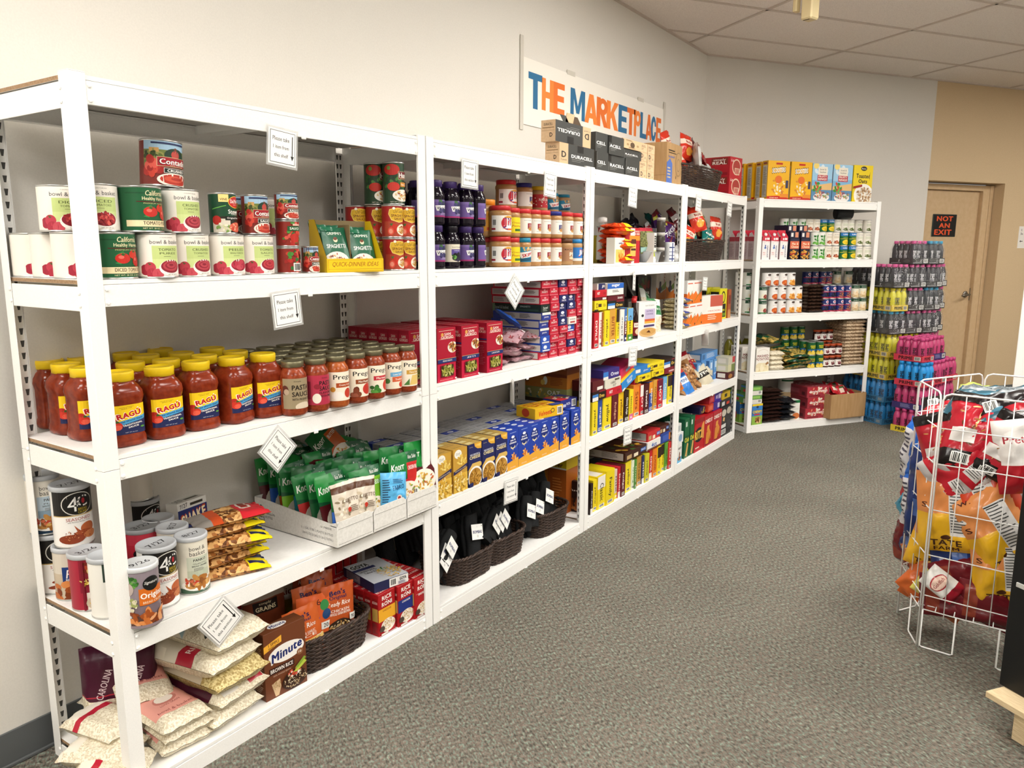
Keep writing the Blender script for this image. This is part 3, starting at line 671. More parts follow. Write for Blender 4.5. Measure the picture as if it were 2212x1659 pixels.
COC = can('tomato_can', .0515, .117, '7a2a22', cont('CRUSHED'))
COS = can('tomato_can', .037, .111, '7a2a22', cont('SAUCE'))
COS2 = can('tomato_can', .034, .078, '7a2a22', cont('SAUCE'))
COPA = can('tomato_paste_can', .0265, .082, '7a2a22', cont('PASTE'))
DM = can('tomato_can', .037, .111, '17442c', [R(0, 0, 1, .42, '2a2418'), R(0, 0, .5, .36, 'd8d0c0'), R(.2, .80, .48, 1, 'f2d98a'), T('VINE', .34, .87, .2, .06, '5a2a1a', .02), P([(0, .62), (.4, .72), (.4, .70), (0, .60)], '6ab04a'), E(.72, .80, .26, .16, 'e8c23c', 22), E(.72, .80, .24, .145, 'c3201f', 22), T('Del Monte', .72, .82, .38, .10, 'fbf6ee', .03), T('Quality', .72, .73, .2, .05, 'e8b0a0', .01), T('Stewed', .68, .55, .46, .11, 'fbf6ee', .035), T('TOMATOES', .66, .475, .26, .03, 'fbf6ee', .01), R(.36, .32, .98, .43, '101a12'), T('Original Recipe', .66, .375, .5, .055, 'fbf6ee', .015), E(.12, .32, .13, .12, 'b3261f'), B(.3, .13, .25, .12, 14, .05, ['cfd0a0', '7a9a50', 'e6e2c8'], 4), E(.7, .14, .24, .13, 'd6604a'), B(.7, .14, .18, .09, 12, .05, ['e88a6a', 'c9442e', 'f0b090'], 8)])
def hunt(c2, t2): return [R(0, 0, 1, 1, '27402a'), B(.4, .6, .5, .35, 26, .09, ['2f5a2c', '1f3a20', '4a7a3a'], 2), E(.3, .84, .28, .14, 'b62a22'), E(.36, .42, .22, .11, 'c23428'), E(.2, .88, .06, .05, '6a8a3a'), R(.52, .60, 1, .80, 'd8c8a0'), R(.53, .605, 1, .795, '6a1218'), T("Hunt's", .80, .71, .5, .13, 'fbf6ee', .03), T('PASTA SAUCE', .78, .635, .4, .03, 'f0d0a0', .01), R(.60, .42, 1, .53, c2), T(t2, .82, .475, .36, .05, 'fbf6ee', .01), E(.70, .20, .38, .15, 'efe9dd', 24), B(.70, .20, .30, .11, 40, .045, ['c9a050', 'e0c070', 'a83a22', 'd8b060'], 6, 2.5), T('NET WT 24 OZ', .45, .035, .4, .025, 'e8e0d0', .01)]
HU1 = can('pasta_sauce_can', .038, .143, '27402a', hunt('1f5a34', 'Traditional')); HU2 = can('pasta_sauce_can', .038, .143, '27402a', hunt('d08a2a', 'Four Cheese'))
CHEF = can('pasta_sauce_can', .037, .111, '9c1f1a', [R(0, .0, 1, .5, 'a8402a'), P([(.2, .9), (.5, .95), (.9, .92), (.95, .7), (.88, .52), (.55, .46), (.26, .54), (.16, .74)], 'f0d878'), P([(.22, .88), (.5, .93), (.88, .9), (.93, .7), (.86, .54), (.55, .48), (.28, .56), (.18, .74)], 'd8ac2c'), T('Chef Gustos', .56, .84, .44, .13, '6a4a10', .0, sh=.3), E(.36, .93, .05, .045, 'f6f0e0'), T('SPAGHETTI', .56, .69, .60, .085, '5a1a10', .035), T('SAUCE', .56, .585, .38, .075, '5a1a10', .035), E(.36, .27, .14, .14, 'c2301f'), E(.24, .17, .11, .13, 'd8503a'), E(.24, .17, .07, .08, 'e8907a'), P([(.2, .42), (.32, .44), (.28, .34)], '3a6a2a'), E(.70, .22, .25, .19, 'efe3cf', 22), B(.70, .23, .19, .13, 36, .05, ['d9a850', 'e8c880', 'b85a2a', 'c98a3a'], 3, 2.6)])
STS = can('tomato_sauce_can', .034, .078, '8a2a22', [B(.5, .5, .5, .5, 40, .08, TOM+['2f6a30', '4a8a3a'], 9, 1.2), R(.25, .62, .75, .82, '1f5a30'), T('SAUCE', .5, .72, .36, .1, 'fbf6ee', .03), E(.5, .32, .17, .2, 'b82a20'), R(.42, .84, .72, .92, 'e0b0a0')])
STS2 = can('tomato_sauce_can', .034, .078, '8a2a22', [B(.5, .5, .5, .5, 40, .08, TOM+['2f6a30', '4a8a3a'], 19, 1.2), R(.62, .55, .95, .75, '1f5a30'), T('SAUCE', .8, .65, .28, .09, 'fbf6ee', .03), BC(.28, .05, .6, .4), E(.85, .3, .14, .18, 'b82a20')])
OC = ['first', 'second', 'third', 'fourth', 'fifth', 'sixth']
Z2 = LV[1]
def at(px, y, z): return (xs(px, y, z), y, z)
# ---------------------------------------------------------------- rack 1, second shelf: tins
cans28 = 'large tomato cans on the second shelf'
for y, rz, k in ((.36, .9, 'rearmost'), (.255, .55, 'middle'), (.15, .9, 'foremost')):
    put(BBD, 'cream tomato can at the shelf end, %s of three left of the corner post' % k, (.058, y, Z2), rz*.55, cans28)
put(CHD, 'green label diced tomato can on the shelf right beside the corner post', (xs(250, .06, Z2), .06, Z2), .05, cans28)
for px, y, s, l in ((340, .045, BBP, 'cream can labelled tomato puree at the shelf edge, green panel and red bowl'), (412, .06, BBC, 'cream can labelled crushed tomatoes on the shelf under the other crushed can'), (489, .06, BBW, 'cream can labelled peeled whole tomatoes under the small stewed tomato can'), (554, .06, BBS, 'cream can labelled tomato sauce, last big can before the small stack')):
    put(s, l, at(px, y, Z2), .03, cans28)
put(BBC, 'cream tomato can half hidden behind the green diced can and the puree can', at(300, .17, Z2), .1, cans28)
put(BBP, 'cream tomato can in the second row behind the crushed tomatoes', at(388, .17, Z2), .1, cans28)
put(BBW, 'cream tomato can in the second row behind the peeled tomatoes', at(455, .17, Z2), .1, cans28)
T2 = Z2+.1125
put(BBD, 'cream diced tomato can on the upper tier, left of the corner post', at(137, .20, T2), -.1, cans28)
put(BBD, 'cream diced tomato can on the upper tier, cut off by the corner post', at(210, .075, T2), -.25, cans28)
put(CHP, 'green label tomato puree can on the upper tier under the leaning can', at(307, .055, T2), .1, cans28)
put(BBC, 'cream crushed tomatoes can on the upper tier, right of the green can', at(390, .065, T2), .05, cans28)
put(COC, 'red and blue label crushed tomato can leaning on top of the pile', (xs(349, .09, T2+.1125), .09, T2+.1155), 0, cans28, rot=(0, .055, -.12))
sm = 'small tomato cans on the second shelf'
put(DM, 'green stewed tomato can standing on the peeled tomato can', at(484, .06, T2), -.1, sm)
put(COS, 'red and blue tomato sauce can standing on the cream tomato sauce can', at(553, .05, T2), -.15, sm)
put(COS, 'red tomato sauce can half hidden between the stewed and front sauce cans', at(517, .13, T2), -.1, sm)
put(BBS, 'cream tomato can on the second row below the hidden sauce can', at(530, .17, Z2), 0, cans28)
put(BBS, 'cream tomato can peeking out behind the sauce can and the triple stack', at(575, .16, T2), .3, cans28)
xq = xs(621, .05, Z2+.1)
put(STS2, 'small tomato sauce can with barcode at the bottom of the stack of three', (xq, .05, Z2), .3, sm)
put(STS, 'small tomato sauce can in the middle of the stack of three', (xq, .05, Z2+.0785), .0, sm)
put(COS2, 'small tomato sauce can with blue sky label on top of the stack of three', (xq, .05, Z2+.157), -.25, sm)
put(COPA, 'narrow tomato paste can squeezed beside the yellow display tray', at(671, .045, Z2), -.2, sm)
sp = 'pasta sauce cans at the right end of the second shelf'
for i, (px, y) in enumerate(((772, .19), (815, .135), (850, .05), (877, .05))):
    put(CHEF, 'red and gold spaghetti sauce can, %s from the left in the bottom tier' % OC[i], at(px, y, Z2), -.35+.05*i, sp)
    put(CHEF, 'red and gold spaghetti sauce can, %s from the left in the upper tier' % OC[i], at(px-2, y+.002, Z2+.1115), -.38+.05*i, sp)
put(HU1, 'tall pasta sauce can with green band on top of the red spaghetti cans', at(811, .13, Z2+.223), -.4, sp)
put(HU2, 'tall pasta sauce can with orange band beside the green-banded one', at(851, .055, Z2+.223), -.45, sp)
# yellow display tray with seasoning packets
YEL = M('e8c318', .4)
t = bpy.data.objects.new('display_tray', None); COL.objects.link(t); t.location = (xs(752, .05, Z2), .052, Z2); t.rotation_euler = (0, 0, -.22)
tag(t, 'yellow cardboard display tray lettered quick dinner ideas holding green packets', 'tray')
f = MB(); hw, hd = .105, .052
f.box(-hw, -hd, 0, hw, -hd+.0015, .043, YEL); f.box(-hw, -hd, 0, hw, hd, .0015, YEL); f.box(-hw, hd-.0015, 0, hw, hd, .165, M('7a6a4a', .8))
for s_ in (-hw, hw-.0015):
    for x_, mt in ((s_, YEL), (s_+.0015, M('7a6a4a', .8))):
        f.poly([(x_, -hd, 0), (x_, hd, 0), (x_, hd, .165), (x_, hd-.035, .165), (x_, -hd, .043)], mt)
art(f, [R(.02, .08, .98, .92, 'b8781a'), R(.026, .1, .974, .9, 'e8c318'), R(.02, .22, .98, .245, 'b8781a'), T('QUICK-DINNER IDEAS', .5, .57, .82, .38, '9a4a10', -.005, sh=.25)], .21, .043, fl((-hw, -hd, 0), (1, 0, 0), (0, 0, 1), (0, -1, 0)))
obj('tray_shell', f, t); f = MB(); f.box(-.001, -.02, .0, .0008, hd, .15, M('8a7550', .8)); obj('divider', f, t)
GRV = pillow('seasoning_packet', .088, .135, .012, '155c40', [T("GRIMMI'S", .5, .84, .6, .07, 'e8efe4', .02), E(.5, .68, .09, .06, 'f0d8b8'), E(.5, .71, .08, .04, '6a3a20'), T('SPAGHETTI', .5, .53, .8, .095, 'f4f4ee', .03), E(.45, .18, .5, .22, 'e8e0d6', 20), B(.45, .18, .36, .16, 30, .06, ['a03a2a', 'c9a070', 'e8d8b0', '7a2a20'], 4, 2), R(0, .9, .5, 1, '1d6a4a')], 3, .25, cat='packet', nx=8, ny=10)
gp = 'green seasoning packets in the yellow tray'
for i, (dx, dy, dz, k) in enumerate(((-.05, -.035, .012, 'front packet in the left pocket'), (-.052, 0, .02, 'middle packet in the left pocket'), (-.054, .03, .03, 'rear packet in the left pocket'), (.052, -.03, .006, 'front packet in the right pocket'), (.05, .005, .016, 'middle packet in the right pocket'), (.048, .035, .022, 'rear packet in the right pocket'))):
    c, s_ = math.cos(-.22), math.sin(-.22)
    put(GRV, 'green spaghetti seasoning packet, %s of the yellow tray' % k, (t.location.x+dx*c-dy*s_, t.location.y+dx*s_+dy*c, Z2+dz), 0, gp, rot=(-.3, 0, -.22))
# ---------------------------------------------------------------- rack 1, third shelf: sauce jars
Z3 = LV[2]
RAG = [R(0, 0, 1, 1, 'f0c818'), P([(0, .42), (1, .62), (1, .48), (0, .28)], '4a9ccc'), P([(0, 0), (1, 0), (1, .48), (0, .28)], '1c2450'),
       T('CRAFTED WITH PASSION', .42, .93, .4, .022, '5a3a10', .0, rot=.05), T('SINCE 1937', .42, .885, .3, .035, '5a3a10', .01, rot=.05),
       T('RAGÚ', .47, .69, .66, .235, 'b8181c', .07, rot=.16, o='fbf4e6', ow=.05), T('Old World Style', .52, .46, .66, .075, '15204a', .02, rot=.15, sh=.2),
       T('TRADITIONAL', .55, .33, .55, .06, 'fbf6ee', .04, rot=.12), T('SAUCE', .57, .245, .3, .058, 'fbf6ee', .04, rot=.12),
       E(.06, .48, .10, .09, 'b02418'), E(.12, .31, .155, .15, 'c8301f'), E(.16, .26, .1, .09, 'de5a44'), P([(.05, .44), (.16, .5), (.22, .42), (.13, .41)], '3a5a22'), E(.82, .2, .06, .03, '5a9a3a'), T('NET WT 45 OZ', .5, .06, .34, .025, 'd8d8e0', .01)]
YL = M('e6c21a', .35)
RAGU = jar('sauce_jar', [(0, .001), (.043, .001), (.0475, .005), (.049, .014), (.0475, .026), (.0455, .031), (.0455, .112), (.047, .117), (.049, .128), (.047, .142), (.039, .156), (.0335, .161), (.0335, .168)], SAUCE,
           [(.0345, .166), (.0365, .167), (.0365, .176), (.0372, .178), (.0372, .188), (.0355, .191), (.0335, .191), (.0325, .1885), (0, .1885)], YL, (.0456, .034, .109, .086, 'f0c818', RAG), sq=.3, n=32)
gr = 'big yellow-lidded sauce jars'
def jt(px, py, h): return onz(px, py, Z3+h)
ragu = [((106, 776), 1.5, 'rearmost of the three by the left rack end'), ((142, 784), .0, 'middle one of the three by the left rack end'), ((183, 792), .0, 'foremost of the three left of the corner post'),
        ((254, 801), -.05, 'front row, directly right of the corner post'), ((343, 790), -.1, 'front row, second right of the corner post'), ((422, 779), -.05, 'front row, third right of the corner post'), ((499, 770), .22, 'front row, fourth right of the corner post, grip side turned out'), ((567, 762), -.1, 'front row, last before the glass jars'),
        ((281, 781), .3, 'second row, first right of the corner post'), ((358, 775), .1, 'second row, second right of the corner post'), ((440, 766), 0, 'second row, third right of the corner post'), ((508, 757), 0, 'second row, last one'),
        ((315, 765), .3, 'third row, first right of the corner post'), ((391, 760), 0, 'third row, second right of the corner post'), ((458, 750), .0, 'third row, last one'), ((272, 761), 0, 'back row, first right of the corner post'), ((346, 752), 0, 'back row, second right of the corner post'), ((176, 770), 0, 'second row, lid showing just left of the corner post')]
for (px, py), rz, k in ragu:
    p = jt(px, py+1, .19); put(RAGU, 'yellow-lidded tomato sauce jar, '+k, (p.x, p.y, Z3), rz, gr)
JP = [(0, .002), (.034, .001), (.0385, .005), (.0405, .012), (.0405, .118), (.039, .128), (.032, .140), (.0305, .144), (.0305, .151)]
LP = [(.0315, .148), (.0335, .149), (.0335, .164), (.0325, .1655), (.029, .1658), (.027, .1645), (0, .1645)]
LID = M('8a8468', .3, .7)
def prego(c, t, food, base='ece3cf'): return [T('Prego', .55, .80, .66, .21, '1c1a18', .02), R(.30, .46, 1, .62, c), T(t, .60, .54, .42, .075, 'fbf4e6', .015)]+food
PJ = {
 'mush': jar('pasta_sauce_jar', JP, SAUCE2, LP, LID, (.0407, .024, .116, .105, '9a8a6c', [T('Simply', .45, .9, .22, .045, '2a2418', .02), T('PASTA', .56, .70, .56, .17, '2a2018', .05), T('SAUCE', .56, .48, .56, .16, '2a2018', .05), T('WITH MUSHROOM', .58, .31, .6, .08, '2a2018', .03), E(.08, .62, .11, .16, '5a2a22'), E(.12, .56, .08, .1, 'b8a088'), E(.62, .06, .26, .15, 'd8c8b0')])),
 'meat': jar('pasta_sauce_jar', JP, SAUCE2, LP, LID, (.0407, .024, .116, .105, 'b03048', [T('Simply', .6, .9, .22, .045, '2a1418', .02), T('PASTA', .66, .73, .5, .15, '2a1418', .05), T('SAUCE', .66, .55, .5, .15, '2a1418', .05), T('FLAVORED', .66, .4, .5, .08, '2a1418', .03), T('WITH MEAT', .66, .29, .5, .08, '2a1418', .03), E(.35, .62, .1, .09, '8a2030'), E(.33, .22, .13, .17, 'e8e0d0'), R(.02, .2, .16, .8, '7a1c30')])),
 'cream': jar('pasta_sauce_jar', JP, SAUCE3, LP, LID, (.0407, .024, .116, .105, 'ece3cf', prego('a8481c', 'Creamy Vodka', [E(.7, .25, .14, .17, 'c23c28'), E(.35, .18, .18, .14, 'efe9df'), E(.2, .4, .08, .09, 'c08a30')]))),
 'mini': jar('pasta_sauce_jar', JP, SAUCE2, LP, LID, (.0407, .024, .116, .105, 'ece3cf', prego('8a4420', 'Mini-Meatball', [E(.72, .26, .2, .2, 'c0342a'), B(.32, .18, .2, .15, 8, .09, ['7a3a22', '94503a', '6a2e1a'], 3, 1.1)]))),
 'mari': jar('pasta_sauce_jar', JP, SAUCE2, LP, LID, (.0407, .024, .116, .105, 'ece3cf', prego('c02a3a', 'Marinara', [E(.8, .25, .18, .2, 'c8382a'), B(.4, .14, .22, .12, 10, .08, ['3a7a2e', '5a9a40', '2c5a24'], 3, 1.2)]))),
 'low': jar('pasta_sauce_jar', JP, SAUCE2, LP, LID, (.0407, .024, .116, .105, 'ece3cf', prego('6aa8d0', 'Lower Sodium', [R(.36, .26, 1, .45, 'd0603a'), T('Traditional', .66, .35, .4, .07, 'fbf4e6', .015), E(.75, .14, .14, .12, 'c8382a'), E(.2, .3, .09, .1, '4a7a3a')]))),
 'cheese': jar('pasta_sauce_jar', JP, SAUCE2, LP, LID, (.0407, .024, .116, .105, 'ece3cf', prego('c89a40', 'Three Cheese', [P([(.4, .05), (.9, .05), (.9, .42), (.5, .42)], 'e0c070'), P([(.2, .05), (.4, .05), (.4, .3)], '4a7a3a')])))}
gj = 'glass pasta sauce jars'
nm = {'mush': 'olive-tan label with black lettering', 'meat': 'crimson label with black lettering', 'cream': 'cream label with orange-brown band, paler sauce', 'mini': 'cream label with brown band and meatballs', 'mari': 'cream label with red band and basil', 'low': 'cream label with blue and orange bands', 'cheese': 'cream label with golden band and cheese'}
tops = [('mush', 631, 779), ('meat', 680, 773), ('cream', 724, 767), ('mini', 766, 761), ('mari', 804.5, 755), ('low', 840.5, 749), ('cheese', 875, 745)]
for i, (k, px, py) in enumerate(tops):
    p = onz(px, py, Z3+.1655); put(PJ[k], 'pasta sauce jar in the front row, '+nm[k], (p.x, p.y, Z3), -.25, gj)
    for r_ in range(1, 5):
        q = .086*r_; y = p.y+q
        if y > DEP-.046: continue
        put(PJ[['mush', 'cream', 'mini', 'mari', 'low'][(i+r_) % 5]], 'pasta sauce jar, %s row from the front, %s from the left' % (ORD[r_], ORD[i]), (p.x+.004*r_-.01, y, Z3), .1*r_, gj)
for r_ in (1, 2, 3):
    put(PJ['mini'], 'pasta sauce jar standing behind the last yellow-lidded jar, %s row' % ORD[r_], (onz(631, 779, Z3+.1655).x-.09, .1+.087*r_, Z3), .2, gj)
# ---------------------------------------------------------------- rack 1, fourth shelf: bread crumbs
Z4 = LV[3]
def crumb4(food, s): return [R(0, .56, 1, 1, '1a1816'), E(.54, .76, .33, .21, 'd8d4cc', 28), E(.54, .76, .31, .195, '141210', 28), T('4', .43, .76, .19, .26, 'f4f2ee', -.005), T('C', .62, .80, .22, .20, 'f4f2ee', -.005), E(.64, .80, .035, .05, 'a8202a'), T('BREAD', .62, .66, .19, .045, 'b8a02a', .02), T('CRUMBS', .62, .605, .2, .045, 'b8a02a', .02), R(0, .545, 1, .56, 'c8a860'), T(s, .53, .485, .5, .055, 'a03a34', .0), T('with Pecorino Romano Cheese', .54, .435, .46, .022, '4a4440', .0)]+food
WING = [P([(.42, .38), (.5, .3), (.62, .2), (.5, .2)], 'a8502c'), E(.70, .3, .16, .10, 'b86034'), E(.60, .2, .2, .08, 'a04a26'), E(.36, .13, .26, .085, '8a3a1e'), E(.75, .17, .16, .07, 'c47848'), B(.5, .2, .3, .1, 40, .014, ['d08a58', '7a2e14'], 7)]
STRP = [E(.5, .10, .3, .045, '8a3a20'), E(.56, .2, .28, .045, '96452a'), E(.62, .29, .22, .04, 'a2502e')]
C4 = canister('bread_crumb_canister', .05, .172, 'f2efea', crumb4(WING, 'SEASONED'), lid='b9bcc0', top='7/27')
C4b = canister('bread_crumb_canister', .05, .172, 'f2efea', crumb4(STRP, 'SEASONED'), lid='b9bcc0')
def bbpan(c1, c2, t2, fc): return [R(.22, .30, .80, .70, c1), R(.22, .44, .80, .70, c2), T('bowl &', .5, .86, .4, .075, '4a4a46', -.003), T('basket', .5, .765, .4, .085, '4a4a46', -.003), T('PANKO', .54, .635, .32, .05, '3a3a38', .03), T(t2, .54, .565, .34, .028, '3a3a38', .01), T('BREAD CRUMBS', .54, .52, .40, .03, '3a3a38', .02), LN(.38, .42, .7, .48, 3, '7a7a70'), R(0, 0, 1, .09, fc), E(.5, .15, .46, .105, 'f3efe8', 26), B(.5, .20, .36, .10, 14, .13, ['c08a48', 'a86a2c', 'd8a860', '8a5224'], 5, 2), B(.3, .24, .16, .06, 8, .05, ['c0402a', 'd06a4a'], 2), T('NET WT 8 OZ', .7, .04, .3, .028, 'e8e8e0', .01)]
PANB = canister('bread_crumb_canister', .042, .168, 'e6e0d4', bbpan('8aa4b8', 'b9cad6', 'PLAIN', '1f3a52'), lid='b9bcc0')
PANI = canister('bread_crumb_canister', .043, .168, 'e6e0d0', bbpan('b8bfa8', 'c6cbb8', 'ITALIAN STYLE', '3f5c48'), lid='c3c6ca', top='8/27')
PROG = canister('bread_crumb_canister', .046, .15, 'c8b8a0', [R(0, .55, 1, 1, 'd8cfc0'), R(.3, .35, 1, .7, '1c3a7a'), T('P', .44, .55, .12, .18, 'fbf6ee', .02, sh=.2), T('BREAD', .5, .42, .25, .05, 'fbf6ee', .02), B(.5, .16, .5, .2, 24, .12, CHK, 3, 1.5)], lid='c3c6ca')
PINK = canister('pasta_canister', .046, .158, 'a8283c', [R(.3, .0, 1, .34, 'efe6da'), R(.18, .34, .82, 1, '8a1c30'), B(.5, .84, .26, .14, 26, .07, ['7a2418', 'd8b070', 'e8d8b0', 'b04a2a'], 3, 2), B(.48, .52, .3, .10, 30, .06, ['e0c060', 'd0a840', 'f0dc90'], 4, 4), E(.58, .14, .3, .15, 'c9b8a0'), B(.58, .14, .24, .11, 30, .06, ['e0c878', 'd8b050', 'b8482a'], 5, 4), R(.24, .0, .28, 1, '7a1828')], lid='b9bcc0', top='3/26')
GRN2 = canister('bread_crumb_canister', .044, .165, 'efece4', [R(0, .66, 1, 1, '2a3a30'), LN(.1, .1, .6, .6, 14, '8a8a84')], lid='b9bcc0')
SIGN = canister('bread_crumb_canister', .0435, .165, '7a6a72', [R(0, .5, 1, 1, '8c8088'), B(.16, .84, .18, .12, 18, .06, GRN, 4), E(.1, .7, .14, .12, 'b9a8a0'), R(.34, .40, 1, .70, 'd06a1c'), E(.62, .77, .19, .13, '141414', 22), T('Signature', .62, .785, .32, .065, 'f4f2ee', .0, sh=.3), T('Original', .66, .55, .58, .135, 'fbf6ee', .04), T('BREAD CRUMBS', .66, .445, .5, .04, 'f2d8b8', .02), B(.14, .42, .16, .13, 26, .05, ['d8d0b0', '9aa060', 'f0ead0'], 6, 1.5), E(.52, .11, .5, .11, '5a3a30', 26), B(.5, .19, .42, .12, 18, .14, CHK+['e0a070'], 3, 2.6), R(0, 0, 1, .05, '8a7a80')], lid='cfd2d4', top='9/26')
COLO = canister('bread_crumb_canister', .05, .165, 'b8283a', [R(0, .78, 1, 1, 'c2384a'), E(.55, .6, .42, .16, '141214', 24), T('Colonna', .55, .6, .66, .16, 'f2efe8', .02, sh=.25)], lid='9a9da0', top='3/27')
gc = 'round bread crumb canisters'
z5 = lambda x, y: (40+x*.2772, 960+y*.2772)
pa = base(*z5(312, 1166), Z4, .05)
put(C4b, 'black and white bread crumb canister at the back left, under the blue one', pa, -.1, gc); put(PANB, 'cream and blue bread crumb canister stacked at the back left under the upper shelf', (pa.x-.01, pa.y+.005, Z4+.1722), -.1, gc)
pb = base(*z5(445, 1216), Z4, .046)
put(PROG, 'blue-panelled bread crumb canister with breaded meat picture, left of the pink one', pb, -.5, gc); put(C4, 'black and white seasoned bread crumb canister stacked on the blue-panelled one', (pb.x+.012, pb.y-.004, Z4+.1502), -.2, gc)
put(PINK, 'pink and white canister with noodle pictures standing left of the corner post', base(*z5(572, 1300), Z4, .046), -.1, gc)
put(GRN2, 'white canister with dark green top hidden behind the corner post', base(*z5(722, 1362), Z4, .044), .6, gc)
put(SIGN, 'mauve canister with orange panel lettered original, foremost on the shelf', base(*z5(985, 1442), Z4, .0435), -.25, gc)
put(C4, 'black and white bread crumb canister behind the orange-panelled one', base(*z5(1112, 1288), Z4, .05), .0, gc)
put(PANI, 'cream and sage bread crumb canister at the right end of the group', base(*z5(1375, 1176), Z4, .043), -.2, gc)
def lidc(X, Y, h): p = onz(*z5(X, Y), Z4+h); return (p.x, p.y, Z4)
put(COLO, 'red canister with black oval behind the corner post, grey lid', lidc(955, 628, .165), -.1, gc)
put(PANI, 'pale-lidded canister dated in pen behind the cream and sage one', lidc(1195, 628, .168), .5, gc)
put(GRN2, 'grey-lidded canister behind the red one, against the wall side', lidc(1085, 565, .165), .5, gc)
pm = lidc(962, 415, .172)
put(C4, 'black bread crumb canister at the back carrying the cream one', pm, .1, gc); put(PANB, 'cream canister with nutrition panel turned out, on the rear black canister', (pm[0]-.01, pm[1], Z4+.1722), 2.4, gc)
SHK = carton('coating_mix_box', .13, .045, .165, 'e9e6e0', [R(0, 0, 1, .72, 'd8541c'), R(.0, .46, 1, .86, '1f2a6a'), T('SHAKE', .52, .68, .84, .2, 'fbe9c0', .06, rot=.12, o='c2401c'), T('7/27', .2, .93, .26, .08, '222222', .01, rot=.1), R(.42, .9, .86, .95, '3a3428')], [R(0, 0, 1, .7, 'c24a1a')], [T('5/27', .25, .6, .3, .5, '222222', .01, rot=.1), R(.45, .4, .9, .7, '3a3428')])
p = onz(*z5(1345, 455), Z4+.165); put(SHK, 'white and orange coating mix box leaning behind the canisters', (p.x, p.y+.02, Z4+.004), .25, rot=(-.08, .06, .28))
# walnut bags lying in a pile
WB = pillow('walnut_bag', .12, .21, .034, NUTS, [R(0, .70, 1, 1, 'e2cf1a'), R(.1, .80, .4, 1, '1c2450'), R(.62, .72, .84, .94, '1c2450'), R(0, .0, 1, .08, 'd8b048'), P([(0, .12), (.4, .08), (.2, .24), (0, .24)], '1c2450')], 4, .22, rough=.2)
WBR = pillow('walnut_bag', .12, .22, .034, NUTS, [R(0, .60, 1, 1, 'cc2a34'), R(.1, .66, .55, .82, 'e8dcd0'), R(.14, .69, .5, .79, '9a2a24'), R(0, 0, 1, .22, '9a938c'), R(.0, .2, 1, .34, 'd0542a')], 6, .22, rough=.2)
p = onz(*z5(1560, 1070), Z4)
for k in range(6):
    s_ = WB if k < 5 else WBR
    lab = 'walnut bag with yellow end, %s from the bottom of the pile' % ORD[k] if k < 5 else 'walnut bag with red end on top of the pile of bags'
    put(s_, lab, (p.x-.03+.01*(k % 2), p.y+.075+.006*((k*7) % 3), Z4+.014+.0295*k), 0, 'walnut bags piled beside the canisters', rot=(-PI/2+.02*((k % 3)-1), 0, -PI/2-.25+.12*((k*5) % 3-1)))
# white bottle tray with seasoned rice and pasta packets
t = bpy.data.objects.new('bottle_tray', None); COL.objects.link(t); t.location = (.961, .175, Z4); tag(t, 'white corrugated bottle tray full of green packets, overhanging the shelf edge', 'tray')
f = MB(); hw, y0, y1 = .251, -.205, .205
f.box(-hw, y0, 0, hw, y1, .002, WCARD); f.box(-hw, y1-.003, 0, hw, y1, .10, WCARD)
for x in (-hw, hw-.003): f.poly([(x, y0, 0), (x, y1, 0), (x, y1, .10), (x, y1-.05, .10), (x, y0+.03, .078), (x, y0, .086)], WCARD); f.poly([(x+.003, y0, 0), (x+.003, y1, 0), (x+.003, y1, .10), (x+.003, y1-.05, .10), (x+.003, y0+.03, .078), (x+.003, y0, .086)], WCARD)
art(f, [E(.09, .62, .042, .22, '6a6a68', 14), E(.09, .62, .035, .19, 'dedcd6', 14), R(.055, .25, .125, .72, '6a6a68'), R(.062, .28, .118, .72, 'dedcd6'), T('3', .085, .48, .035, .24, '4a4a48', .03), T('x', .11, .40, .016, .1, '4a4a48', .02), R(.075, .83, .1, .9, '6a6a68'), T('1 GALLON', .2, .60, .12, .10, '5a5a58', .01), T('BOTTLE', .185, .44, .09, .10, '5a5a58', .01),
        T('3 - 1 GAL (3.785 L) PLASTIC BOTTLES', .77, .46, .37, .12, '6a6a68', .005), T('(384 FL OZ (3 GAL) [11.36 L] TOTAL)', .775, .26, .355, .12, '6a6a68', .005), T('U  PAREVE', .88, .70, .12, .08, '5a5a58', .01)], y1-y0, .086, fl((-hw, y1, 0), (0, -1, 0), (0, 0, 1), (-1, 0, 0)))
obj('tray_shell', f, t)
for a, b_ in ((-hw, -.087), (-.083, .083), (.087, hw)):
    f = MB(); c = .014
    f.poly([(a, y0, 0), (b_, y0, 0), (b_, y0, .072), (b_-c, y0, .086), (a+c, y0, .086), (a, y0, .072)], WCARD); f.poly([(a, y0+.003, 0), (a, y0+.003, .072), (a+c, y0+.003, .086), (b_-c, y0+.003, .086), (b_, y0+.003, .072), (b_, y0+.003, 0)], WCARD)
    f.poly([(a+c, y0, .086), (b_-c, y0, .086), (b_-c, y0+.003, .086), (a+c, y0+.003, .086)], WCARD)
    f.box(a+.006, y0-.0008, .010, b_-.006, y0-.0001, .0112, M('9a9892', .6)); f.box(a+.006, y0-.0008, .062, b_-.006, y0-.0001, .0632, M('9a9892', .6)); f.box(a, y0+.003, .07, b_, y0+.03, .0725, WCARD)
    obj('front_flap', f, t)
def knorr(c, t1, t2, food, c2='1f7a3a'): return [P([(0, .58), (.5, .5), (.62, .72), (.58, 1), (0, 1)], c2), T('Knorr', .26, .76, .44, .13, 'f6f6f0', .03, sh=.3, rot=.06), T(t1, .78, .9, .30, .07, 'f6f6f0', .015, sh=.25), R(.56, .50, 1, .80, c), T(t2, .78, .70, .36, .075, 'f6f6f0', .03), R(0, .0, 1, .5, c), food, BC(.05, .03, .3, .13)]
